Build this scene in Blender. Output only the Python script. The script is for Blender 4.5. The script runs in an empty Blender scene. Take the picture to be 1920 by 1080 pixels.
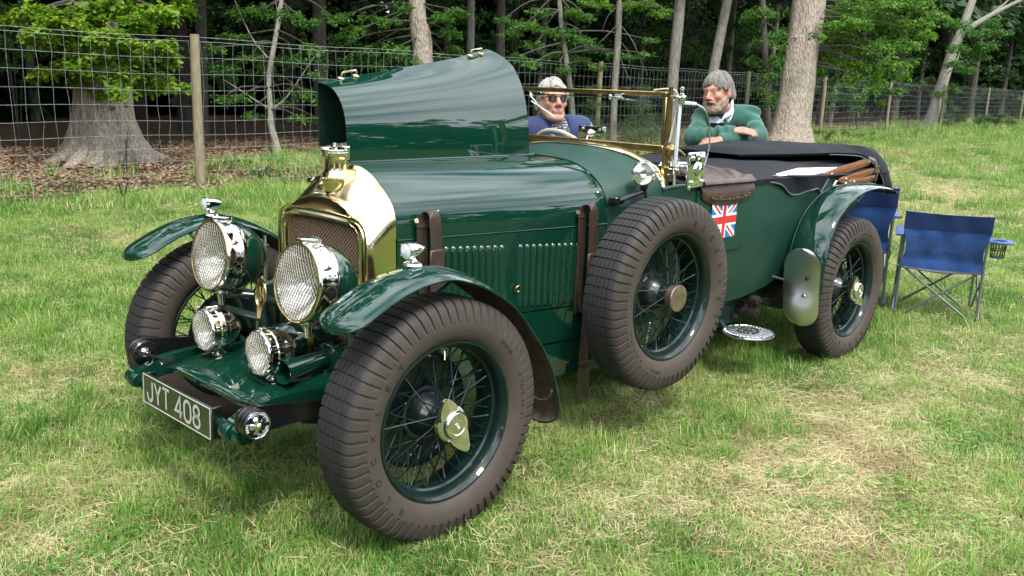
import bpy, bmesh, math, random
import numpy as np
from math import sin, cos, pi, radians, sqrt, atan2
from mathutils import Vector, Matrix, noise as mnoise

random.seed(7)
RNG = np.random.default_rng(7)
scene = bpy.context.scene
COL = scene.collection

# ------------------------------------------------------------------ camera
CAM_POS = Vector((-1.9585, -2.9253, 1.5516))
YAW, PITCH, ROLL, FPX = 0.81132, 0.22453, 0.03286, 1693.3      # focal length in pixels of a 1920 px wide frame
_f = Vector((sin(YAW)*cos(PITCH), cos(YAW)*cos(PITCH), -sin(PITCH)))
_r0 = Vector((cos(YAW), -sin(YAW), 0)); _u0 = _r0.cross(_f)
CAM_R = cos(ROLL)*_r0 + sin(ROLL)*_u0
CAM_U = -sin(ROLL)*_r0 + cos(ROLL)*_u0
CAM_F = _f
cam_data = bpy.data.cameras.new('camera')
cam_data.sensor_width = 36.0
cam_data.lens = FPX/1920*36.0
cam_data.clip_start = 0.05
cam_data.clip_end = 2000
cam = bpy.data.objects.new('camera', cam_data)
COL.objects.link(cam)
cam.matrix_world = Matrix(((CAM_R.x, CAM_U.x, -CAM_F.x, CAM_POS.x),
                           (CAM_R.y, CAM_U.y, -CAM_F.y, CAM_POS.y),
                           (CAM_R.z, CAM_U.z, -CAM_F.z, CAM_POS.z), (0, 0, 0, 1)))
scene.camera = cam

# ------------------------------------------------------------------ sky, sun, exposure
SUN_EL, SUN_AZ = radians(56), radians(205)      # azimuth clockwise from +y, sun stands behind the camera
SUN_DIR = Vector((sin(SUN_AZ)*cos(SUN_EL), cos(SUN_AZ)*cos(SUN_EL), sin(SUN_EL)))
world = bpy.data.worlds.new('World'); scene.world = world; world.use_nodes = True
wn, wl = world.node_tree.nodes, world.node_tree.links
wn.clear()
w_out = wn.new('ShaderNodeOutputWorld'); w_bg = wn.new('ShaderNodeBackground')
w_bg.inputs['Strength'].default_value = 0.11
w_sky = wn.new('ShaderNodeTexSky'); w_sky.sky_type = 'NISHITA'; w_sky.sun_disc = False
w_sky.sun_elevation = SUN_EL; w_sky.sun_rotation = SUN_AZ
w_sky.air_density = 1.0; w_sky.dust_density = 0.6
w_tc = wn.new('ShaderNodeTexCoord')
w_map = wn.new('ShaderNodeMapping'); w_map.inputs['Scale'].default_value = (1.0, 1.0, 2.6)
w_map.inputs['Location'].default_value = (0.35, 0.2, 0.1)
w_noi = wn.new('ShaderNodeTexNoise'); w_noi.inputs['Scale'].default_value = 1.5
w_noi.inputs['Detail'].default_value = 4; w_noi.inputs['Roughness'].default_value = 0.5
w_rmp = wn.new('ShaderNodeValToRGB')
w_rmp.color_ramp.elements[0].position = 0.36; w_rmp.color_ramp.elements[1].position = 0.54
w_noi2 = wn.new('ShaderNodeTexNoise'); w_noi2.inputs['Scale'].default_value = 2.4
w_noi2.inputs['Detail'].default_value = 3
w_cl = wn.new('ShaderNodeValToRGB')
w_cl.color_ramp.elements[0].position = 0.3; w_cl.color_ramp.elements[0].color = (9.5, 10.4, 11.5, 1)
w_cl.color_ramp.elements[1].position = 0.7; w_cl.color_ramp.elements[1].color = (16.5, 16.8, 17.2, 1)
w_mix = wn.new('ShaderNodeMix'); w_mix.data_type = 'RGBA'
wl.new(w_tc.outputs['Generated'], w_map.inputs['Vector'])
wl.new(w_map.outputs['Vector'], w_noi.inputs['Vector']); wl.new(w_map.outputs['Vector'], w_noi2.inputs['Vector'])
wl.new(w_noi.outputs['Fac'], w_rmp.inputs['Fac']); wl.new(w_noi2.outputs['Fac'], w_cl.inputs['Fac'])
wl.new(w_rmp.outputs['Color'], w_mix.inputs['Factor'])
wl.new(w_sky.outputs['Color'], w_mix.inputs['A']); wl.new(w_cl.outputs['Color'], w_mix.inputs['B'])
wl.new(w_mix.outputs['Result'], w_bg.inputs['Color']); wl.new(w_bg.outputs['Background'], w_out.inputs['Surface'])

sun_data = bpy.data.lights.new('sun', 'SUN')
sun_data.energy = 1.5; sun_data.angle = radians(10); sun_data.color = (1.0, 0.95, 0.86)
sun = bpy.data.objects.new('sun', sun_data); COL.objects.link(sun)
sun.rotation_euler = (-SUN_DIR).to_track_quat('-Z', 'Y').to_euler()
sun.location = SUN_DIR*60

scene.view_settings.view_transform = 'Standard'
scene.view_settings.look = 'None'
scene.view_settings.gamma = 1.0
scene.view_settings.use_curve_mapping = False
scene.view_settings.exposure = 1.3
scene.cycles.max_bounces = 8
scene.cycles.transparent_max_bounces = 12

# ------------------------------------------------------------------ helpers
def V(*a): return Vector(a)
def at(px, py, depth):
    """a point seen at a pixel of the 1920x1080 photograph, at a depth in metres"""
    return CAM_POS + (CAM_R*((px-960)/FPX) + CAM_U*((540-py)/FPX) + CAM_F)*depth
def on(px, py, axis, val):
    d = CAM_R*((px-960)/FPX) + CAM_U*((540-py)/FPX) + CAM_F
    i = 'xyz'.index(axis); t = (val-CAM_POS[i])/d[i]
    return CAM_POS + d*t

ORG = {}
def org(o): return ORG.get(o.name, Vector((0, 0, 0))) if o is not None else Vector((0, 0, 0))
def tag(o, label=None, cat=None, group=None, kind=None):
    if label: o['label'] = label
    if cat: o['category'] = cat
    if group: o['group'] = group
    if kind: o['kind'] = kind
    return o
def empty(name, loc, label=None, cat=None, group=None, parent=None):
    o = bpy.data.objects.new(name, None); COL.objects.link(o)
    o.empty_display_size = 0.1
    loc = Vector(loc); ORG[o.name] = loc.copy()
    if parent: o.parent = parent
    o.location = loc-org(parent)
    return tag(o, label, cat, group)
def dup(o, parent=None, off=None):
    """copy of an object and of everything under it, sharing mesh data"""
    c = o.copy(); COL.objects.link(c)
    if parent is not None: c.parent = parent
    ORG[c.name] = org(o)+(off if off is not None else Vector((0, 0, 0)))
    for ch in list(o.children): dup(ch, c, off)
    return c

class MB:
    def __init__(s): s.v = []; s.f = []; s.m = []; s.sm = []
    def add(s, verts, faces, mat=0, smooth=True):
        n = len(s.v)
        s.v += [Vector(p) for p in verts]
        for f in faces:
            s.f.append(tuple(i+n for i in f)); s.m.append(mat); s.sm.append(smooth)
        return s
    def xf(s, M):
        s.v = [M @ p for p in s.v]; return s
    def join(s, o, M=None, mat=None):
        n = len(s.v)
        s.v += [(M @ p) if M else p.copy() for p in o.v]
        s.f += [tuple(i+n for i in f) for f in o.f]
        s.m += (o.m if mat is None else [mat]*len(o.m)); s.sm += o.sm
        return s
    def box(s, c, size, bev=0.0, R=None, mat=0, seg=1):
        bm = bmesh.new(); bmesh.ops.create_cube(bm, size=1)
        for v in bm.verts: v.co = Vector((v.co.x*size[0], v.co.y*size[1], v.co.z*size[2]))
        if bev: bmesh.ops.bevel(bm, geom=bm.edges[:], offset=bev, segments=seg, affect='EDGES', profile=0.5)
        bm.verts.index_update()
        vs = [v.co.copy() for v in bm.verts]; fs = [[v.index for v in f.verts] for f in bm.faces]
        bm.free()
        M = Matrix.Translation(Vector(c)) @ (R.to_4x4() if R else Matrix())
        return s.add([M @ p for p in vs], fs, mat, smooth=bool(bev))
    def loft(s, rings, closed=True, cap0=False, cap1=False, mat=0, smooth=True):
        n = len(rings[0]); vs = [p for r in rings for p in r]; fs = []
        for i in range(len(rings)-1):
            for j in range(n if closed else n-1):
                k = (j+1) % n
                fs.append((i*n+j, i*n+k, (i+1)*n+k, (i+1)*n+j))
        s.add(vs, fs, mat, smooth)
        if cap0: s.add(rings[0], [tuple(range(n))[::-1]], mat, False)
        if cap1: s.add(rings[-1], [tuple(range(n))], mat, False)
        return s
    def tube(s, pts, r, n=8, cap=True, mat=0, ry=None):
        pts = [Vector(p) for p in pts]; rs = r if isinstance(r, (list, tuple)) else [r]*len(pts)
        rings = []; up = None
        for i, p in enumerate(pts):
            d = (pts[min(i+1, len(pts)-1)]-pts[max(i-1, 0)]).normalized()
            if up is None:
                up = Vector((0, 0, 1)) if abs(d.z) < 0.9 else Vector((1, 0, 0))
            a = d.cross(up).normalized(); up = a.cross(d).normalized()
            rings.append([p + a*(cos(2*pi*k/n)*rs[i]) + up*(sin(2*pi*k/n)*(rs[i] if ry is None else rs[i]*ry)) for k in range(n)])
        return s.loft(rings, True, cap, cap, mat)
    def lathe(s, prof, M=None, n=32, mat=0, cap0=False, cap1=False):
        """prof: (radius, height) pairs, turned about the local z axis of M"""
        M = M or Matrix(); rings = []
        for r, h in prof:
            r = max(r, 1e-5)
            rings.append([M @ Vector((r*cos(2*pi*k/n), r*sin(2*pi*k/n), h)) for k in range(n)])
        return s.loft(rings, True, cap0, cap1, mat)
    def sheet(s, grid, th, mat=0, mat_in=None):
        """grid[i][j] of points made into a sheet of thickness th (towards minus the normal)"""
        nu, nv = len(grid), len(grid[0]); g = [[Vector(p) for p in r] for r in grid]
        N = []
        for i in range(nu):
            row = []
            for j in range(nv):
                a = g[min(i+1, nu-1)][j]-g[max(i-1, 0)][j]; b = g[i][min(j+1, nv-1)]-g[i][max(j-1, 0)]
                c = a.cross(b)
                row.append(c.normalized() if c.length > 1e-12 else Vector((0, 0, 1)))
            N.append(row)
        inn = [[g[i][j]-N[i][j]*th for j in range(nv)] for i in range(nu)]
        idx = lambda i, j: i*nv+j
        fo = [(idx(i, j), idx(i+1, j), idx(i+1, j+1), idx(i, j+1)) for i in range(nu-1) for j in range(nv-1)]
        s.add([p for r in g for p in r], fo, mat)
        s.add([p for r in inn for p in r], [f[::-1] for f in fo], mat if mat_in is None else mat_in)
        per = [(i, 0) for i in range(nu)]+[(nu-1, j) for j in range(1, nv)]+[(i, nv-1) for i in range(nu-2, -1, -1)]+[(0, j) for j in range(nv-2, 0, -1)]
        vs = []
        for (i, j) in per: vs += [g[i][j], inn[i][j]]
        m = len(per)
        s.add(vs, [(2*k, 2*k+1, (2*k+3) % (2*m), (2*k+2) % (2*m)) for k in range(m)], mat, False)
        return s
    def prism(s, outline, M, th, mat=0):
        n = len(outline)
        a = [M @ Vector((x, y, 0)) for x, y in outline]; b = [M @ Vector((x, y, th)) for x, y in outline]
        s.add(a, [tuple(range(n))[::-1]], mat, False); s.add(b, [tuple(range(n))], mat, False)
        s.add(a+b, [(i, (i+1) % n, n+(i+1) % n, n+i) for i in range(n)], mat, False)
        return s
    def build(s, name, mats, parent=None, origin=None, sharp=40, label=None, cat=None, group=None, kind=None):
        if not isinstance(mats, (list, tuple)): mats = [mats]
        me = bpy.data.meshes.new(name)
        if origin is None:
            xs = [p.x for p in s.v]; ys = [p.y for p in s.v]; zs = [p.z for p in s.v]
            origin = Vector(((min(xs)+max(xs))/2, (min(ys)+max(ys))/2, (min(zs)+max(zs))/2 if parent else min(zs)))
        origin = Vector(origin)
        me.from_pydata([p-origin for p in s.v], [], s.f)
        for m in mats: me.materials.append(m)
        me.polygons.foreach_set('material_index', s.m)
        me.polygons.foreach_set('use_smooth', s.sm)
        me.validate(); me.update()
        if sharp is not None: me.set_sharp_from_angle(angle=radians(sharp))
        o = bpy.data.objects.new(name, me); COL.objects.link(o)
        if parent: o.parent = parent
        ORG[o.name] = origin.copy(); o.location = origin-org(parent)
        return tag(o, label, cat, group, kind)

def np_mesh(name, verts, faces_flat, nper, mats, parent=None, origin=(0, 0, 0), smooth=False, attrs=None, matidx=None,
            label=None, cat=None, group=None, kind=None):
    """fast mesh from numpy arrays: verts (n,3), faces (m,nper)"""
    me = bpy.data.meshes.new(name); o3 = np.array(origin, float)
    verts = np.asarray(verts, np.float32)-o3.astype(np.float32); faces = np.asarray(faces_flat, np.int32).reshape(-1, nper)
    me.vertices.add(len(verts)); me.vertices.foreach_set('co', verts.ravel())
    me.loops.add(faces.size); me.loops.foreach_set('vertex_index', faces.ravel())
    me.polygons.add(len(faces)); me.polygons.foreach_set('loop_start', np.arange(0, faces.size, nper, dtype=np.int32))
    me.polygons.foreach_set('use_smooth', np.full(len(faces), smooth))
    if not isinstance(mats, (list, tuple)): mats = [mats]
    for m in mats: me.materials.append(m)
    if matidx is not None: me.polygons.foreach_set('material_index', np.asarray(matidx, np.int32))
    for k, (dom, arr) in (attrs or {}).items():
        a = me.attributes.new(k, 'FLOAT', dom); a.data.foreach_set('value', np.asarray(arr, np.float32))
    me.update(calc_edges=True)
    o = bpy.data.objects.new(name, me); COL.objects.link(o)
    if parent: o.parent = parent
    ORG[o.name] = Vector(origin); o.location = Vector(origin)-org(parent)
    return tag(o, label, cat, group, kind)

def frame(o, z, x=None):
    """matrix with origin o, local z along z and local x near x"""
    z = Vector(z).normalized(); x = Vector(x) if x is not None else (Vector((0, 0, 1)) if abs(z.z) < 0.9 else Vector((1, 0, 0)))
    y = z.cross(x).normalized(); x = y.cross(z).normalized()
    return Matrix(((x.x, y.x, z.x, o[0]), (x.y, y.y, z.y, o[1]), (x.z, y.z, z.z, o[2]), (0, 0, 0, 1)))
def catmull(pts, n=8):
    P = [Vector(p) if not isinstance(p, Vector) else p for p in pts]; out = []
    for i in range(len(P)-1):
        p0, p1, p2, p3 = P[max(i-1, 0)], P[i], P[i+1], P[min(i+2, len(P)-1)]
        for k in range(n):
            t = k/n
            out.append(0.5*((2*p1)+(p2-p0)*t+(2*p0-5*p1+4*p2-p3)*t*t+(3*p1-p0-3*p2+p3)*t**3))
    out.append(P[-1].copy()); return out
def interp(x, xs, ys): return float(np.interp(x, xs, ys))

_txt_cache = {}
def text_mesh(txt, size, depth, res=2, bold=0.0):
    """flat lettering as MB in the xy plane, centred, extruded along +z"""
    key = (txt, size, depth, res, bold)
    if key in _txt_cache: return _txt_cache[key]
    cu = bpy.data.curves.new('lettering', 'FONT'); cu.body = txt; cu.size = size; cu.extrude = depth/2
    cu.align_x = 'CENTER'; cu.align_y = 'CENTER'; cu.resolution_u = res; cu.offset = bold
    ob = bpy.data.objects.new('lettering', cu); COL.objects.link(ob)
    dg = bpy.context.evaluated_depsgraph_get()
    me = bpy.data.meshes.new_from_object(ob.evaluated_get(dg))
    m = MB(); m.add([v.co+Vector((0, 0, depth/2)) for v in me.vertices], [tuple(p.vertices) for p in me.polygons], 0, False)
    bpy.data.objects.remove(ob); bpy.data.curves.remove(cu); bpy.data.meshes.remove(me)
    _txt_cache[key] = m
    return m

# ------------------------------------------------------------------ materials
M = {}
def mat(name, col, rough=0.5, metal=0.0, coat=0.0, var=0.0, scale=8.0, bump=0.0, bscale=60.0, col2=None, spec=0.5, sheen=0.0,
        trans=0.0, lo=0.35, hi=0.65, rvar=0.0, bdist=0.01, detail=5.0, stretch=None):
    m = bpy.data.materials.new(name); m.use_nodes = True
    nt = m.node_tree; b = nt.nodes['Principled BSDF']
    b.inputs['Roughness'].default_value = rough; b.inputs['Metallic'].default_value = metal
    b.inputs['Coat Weight'].default_value = coat; b.inputs['Coat Roughness'].default_value = 0.03; b.inputs['Coat IOR'].default_value = 1.66
    b.inputs['Specular IOR Level'].default_value = spec
    b.inputs['Sheen Weight'].default_value = sheen
    if trans: b.inputs['Transmission Weight'].default_value = trans
    b.inputs['Base Color'].default_value = (*col, 1)
    tc = nt.nodes.new('ShaderNodeTexCoord'); vec = tc.outputs['Object']
    if stretch:
        mp = nt.nodes.new('ShaderNodeMapping'); mp.inputs['Scale'].default_value = stretch
        nt.links.new(vec, mp.inputs['Vector']); vec = mp.outputs['Vector']
    if var or col2:
        n = nt.nodes.new('ShaderNodeTexNoise'); n.inputs['Scale'].default_value = scale; n.inputs['Detail'].default_value = detail
        nt.links.new(vec, n.inputs['Vector'])
        r = nt.nodes.new('ShaderNodeValToRGB')
        r.color_ramp.elements[0].position = lo; r.color_ramp.elements[1].position = hi
        c2 = col2 if col2 else tuple(min(1, c*(1+var)) for c in col); c1 = col if col2 else tuple(c*(1-var) for c in col)
        r.color_ramp.elements[0].color = (*c1, 1); r.color_ramp.elements[1].color = (*c2, 1)
        nt.links.new(n.outputs['Fac'], r.inputs['Fac']); nt.links.new(r.outputs['Color'], b.inputs['Base Color'])
        if rvar:
            mr = nt.nodes.new('ShaderNodeMapRange'); mr.inputs['To Min'].default_value = max(0, rough-rvar); mr.inputs['To Max'].default_value = rough+rvar
            nt.links.new(n.outputs['Fac'], mr.inputs['Value']); nt.links.new(mr.outputs['Result'], b.inputs['Roughness'])
    if bump:
        n2 = nt.nodes.new('ShaderNodeTexNoise'); n2.inputs['Scale'].default_value = bscale; n2.inputs['Detail'].default_value = 4
        nt.links.new(vec, n2.inputs['Vector'])
        bp = nt.nodes.new('ShaderNodeBump'); bp.inputs['Strength'].default_value = bump; bp.inputs['Distance'].default_value = bdist
        nt.links.new(n2.outputs['Fac'], bp.inputs['Height']); nt.links.new(bp.outputs['Normal'], b.inputs['Normal'])
    M[name] = m
    return m
mat('paint', (0.0028, 0.029, 0.0170), 0.5, 0, 1.0, var=0.06, scale=5, bump=0.003, bscale=5, bdist=0.02, spec=0.0)
mat('paint_dull', (0.003, 0.022, 0.014), 0.5, 0, 0.5, var=0.25, scale=14, rvar=0.12, bump=0.02, bscale=30)
mat('leathercloth', (0.0065, 0.042, 0.028), 0.44, 0, 0.0, var=0.12, scale=6, bump=0.25, bscale=420, bdist=0.0012, spec=0.45)
mat('brass', (0.86, 0.71, 0.42), 0.14, 1.0, 0, var=0.05, scale=7, rvar=0.05, bump=0.01, bscale=9)
mat('brass_dull', (0.36, 0.255, 0.11), 0.33, 1.0, 0, var=0.16, scale=30, rvar=0.1)
mat('nickel', (0.78, 0.75, 0.68), 0.09, 1.0, 0, var=0.05, scale=14, rvar=0.04)
mat('chrome', (0.86, 0.87, 0.87), 0.05, 1.0, 0, var=0.03, scale=14, rvar=0.03)
mat('aluminium', (0.70, 0.71, 0.71), 0.24, 1.0, 0, var=0.08, scale=40, rvar=0.1)
mat('reflector', (0.93, 0.93, 0.91), 0.16, 1.0)
mat('black_gloss', (0.006, 0.006, 0.007), 0.30, 0, 0.15, var=0.2)
mat('black_iron', (0.010, 0.011, 0.011), 0.48, 0.0, 0, var=0.5, scale=25, bump=0.1)
mat('greasy_iron', (0.028, 0.024, 0.020), 0.5, 0.3, 0, var=0.5, scale=30, bump=0.15)
mat('copper_mesh', (0.22, 0.15, 0.095), 0.40, 1.0, 0, var=0.2, scale=50)
mat('radiator_core', (0.006, 0.006, 0.006), 0.8)
mat('leather', (0.052, 0.026, 0.018), 0.46, 0, 0, var=0.35, scale=22, bump=0.2, bscale=180, bdist=0.003)
mat('leather_strap', (0.032, 0.019, 0.015), 0.45, 0, 0, var=0.3, scale=30, bump=0.12, bscale=150, bdist=0.002)
mat('leather_light', (0.046, 0.027, 0.021), 0.42, 0, 0, var=0.25, scale=30, bump=0.12, bscale=150, bdist=0.002)
mat('tonneau', (0.0095, 0.0102, 0.0135), 0.8, 0, 0, var=0.14, scale=9, bump=0.25, bscale=9, bdist=0.012, spec=0.25)
mat('tonneau_piping', (0.10, 0.115, 0.13), 0.6)
mat('wood', (0.24, 0.080, 0.022), 0.30, 0, 0.5, col2=(0.13, 0.040, 0.012), scale=18, stretch=(1.5, 12, 12))
mat('cord', (0.50, 0.45, 0.37), 0.8, var=0.15, scale=60, bump=0.3, bscale=200)
mat('white_print', (0.78, 0.80, 0.80), 0.5, var=0.03)
mat('red_print', (0.55, 0.03, 0.03), 0.5, var=0.05)
mat('blue_print', (0.030, 0.17, 0.46), 0.5, var=0.05)
mat('navy_print', (0.012, 0.03, 0.16), 0.5, var=0.05)
mat('plate_black', (0.020, 0.021, 0.014), 0.30, 0, 0.4, var=0.15)
mat('plate_silver', (0.46, 0.48, 0.42), 0.42, 0.0)
mat('mud', (0.060, 0.043, 0.030), 0.9, 0, 0, col2=(0.10, 0.074, 0.052), scale=18, bump=0.8, bscale=45, bdist=0.012)
mat('paper', (0.80, 0.80, 0.79), 0.7, var=0.02)
mat('post_wood', (0.27, 0.235, 0.14), 0.8, 0, 0, col2=(0.20, 0.165, 0.105), scale=6, stretch=(6, 6, 1.2), bump=0.5, bscale=30, bdist=0.01)
mat('galvanised', (0.36, 0.38, 0.39), 0.45, 0.55, 0, var=0.2, scale=12)
mat('chair_tube', (0.20, 0.215, 0.23), 0.34, 0.6, 0, var=0.1)
mat('chair_blue', (0.014, 0.060, 0.225), 0.62, 0, 0, var=0.25, scale=7, bump=0.35, bscale=14, bdist=0.02, sheen=0.15)
mat('chair_blue_band', (0.008, 0.026, 0.115), 0.6, 0, 0, var=0.2, scale=7, bump=0.3, bscale=16, bdist=0.015)
mat('chair_mesh_net', (0.02, 0.022, 0.02), 0.7)
mat('seat_grey', (0.05, 0.055, 0.05), 0.8, var=0.15)
mat('cream_print', (0.62, 0.52, 0.36), 0.7)

def glass_mat(name, tint=(1, 1, 1), alpha=0.04, rough=0.02):
    """thin pane: transparent with a mirror share that grows towards grazing, the same from both sides"""
    m = bpy.data.materials.new(name); m.use_nodes = True; nt = m.node_tree; nt.nodes.clear()
    o = nt.nodes.new('ShaderNodeOutputMaterial'); t = nt.nodes.new('ShaderNodeBsdfTransparent'); g = nt.nodes.new('ShaderNodeBsdfGlossy')
    x = nt.nodes.new('ShaderNodeMixShader'); lw = nt.nodes.new('ShaderNodeLayerWeight'); lw.inputs['Blend'].default_value = 0.5
    pw = nt.nodes.new('ShaderNodeMath'); pw.operation = 'POWER'; pw.inputs[1].default_value = 5.0
    mu = nt.nodes.new('ShaderNodeMath'); mu.operation = 'MULTIPLY_ADD'; mu.inputs[1].default_value = 0.9; mu.inputs[2].default_value = alpha
    t.inputs['Color'].default_value = (*tint, 1); g.inputs['Roughness'].default_value = rough
    nt.links.new(lw.outputs['Facing'], pw.inputs[0]); nt.links.new(pw.outputs[0], mu.inputs[0]); nt.links.new(mu.outputs[0], x.inputs[0])
    nt.links.new(t.outputs[0], x.inputs[1]); nt.links.new(g.outputs[0], x.inputs[2]); nt.links.new(x.outputs[0], o.inputs['Surface'])
    M[name] = m; return m
glass_mat('clear_glass', (0.97, 0.985, 0.97), 0.03)
glass_mat('lens_glass', (0.96, 0.96, 0.93), 0.08, 0.06)
glass_mat('perspex', (0.93, 0.95, 0.95), 0.03)

def rubber_mat():
    m = bpy.data.materials.new('tyre_rubber'); m.use_nodes = True; nt = m.node_tree; b = nt.nodes['Principled BSDF']
    b.inputs['Roughness'].default_value = 0.72
    a = nt.nodes.new('ShaderNodeAttribute'); a.attribute_name = 'dust'
    tc = nt.nodes.new('ShaderNodeTexCoord'); n = nt.nodes.new('ShaderNodeTexNoise'); n.inputs['Scale'].default_value = 14; n.inputs['Detail'].default_value = 6
    nt.links.new(tc.outputs['Object'], n.inputs['Vector'])
    ad = nt.nodes.new('ShaderNodeMath'); ad.operation = 'MULTIPLY_ADD'; ad.inputs[1].default_value = 0.5; ad.inputs[2].default_value = -0.30
    nt.links.new(n.outputs['Fac'], ad.inputs[0])
    su = nt.nodes.new('ShaderNodeMath'); su.operation = 'ADD'; su.use_clamp = True
    nt.links.new(a.outputs['Fac'], su.inputs[0]); nt.links.new(ad.outputs[0], su.inputs[1])
    x = nt.nodes.new('ShaderNodeMix'); x.data_type = 'RGBA'
    x.inputs['A'].default_value = (0.016, 0.016, 0.017, 1); x.inputs['B'].default_value = (0.072, 0.052, 0.038, 1)
    nt.links.new(su.outputs[0], x.inputs['Factor']); nt.links.new(x.outputs['Result'], b.inputs['Base Color'])
    n2 = nt.nodes.new('ShaderNodeTexNoise'); n2.inputs['Scale'].default_value = 160; nt.links.new(tc.outputs['Object'], n2.inputs['Vector'])
    bp = nt.nodes.new('ShaderNodeBump'); bp.inputs['Strength'].default_value = 0.2; bp.inputs['Distance'].default_value = 0.002
    nt.links.new(n2.outputs['Fac'], bp.inputs['Height']); nt.links.new(bp.outputs['Normal'], b.inputs['Normal'])
    M['tyre_rubber'] = m
rubber_mat()
mat('nickel_worn', (0.34, 0.25, 0.20), 0.34, 0.85, 0, var=0.2, scale=25, rvar=0.1)
mat('white_glass', (0.62, 0.66, 0.68), 0.12, 0, 0.5)
mat('aluminium_polished', (0.82, 0.83, 0.83), 0.27, 1.0, 0, var=0.02, scale=5)
mat('black_cloth', (0.008, 0.008, 0.009), 0.9)
mat('perspex_edge', (0.55, 0.60, 0.62), 0.25, 0.1)
mat('wheel_paint', (0.0022, 0.0125, 0.0105), 0.5, 0, 0.45, var=0.2, scale=14, spec=0.2)
mat('guard_wire', (0.34, 0.31, 0.25), 0.35, 1.0)
mat('hub_paint', (0.004, 0.010, 0.011), 0.4, 0, 0.9, var=0.1)
mat('nut_nickel', (0.80, 0.78, 0.73), 0.24, 1.0, 0, var=0.06, scale=20)
# ================================================================== THE CAR
CAR = empty('vintage_car', (1.6, 0, 0), 'dark green vintage open tourer with brass radiator, raised bonnet and side mounted spare wheel', 'vintage car')
R_TYRE, W_TYRE, R_RIM = 0.427, 0.1048, 0.285
HUB_Z, TRACK, WB = 0.417, 0.7115, 3.2077

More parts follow.
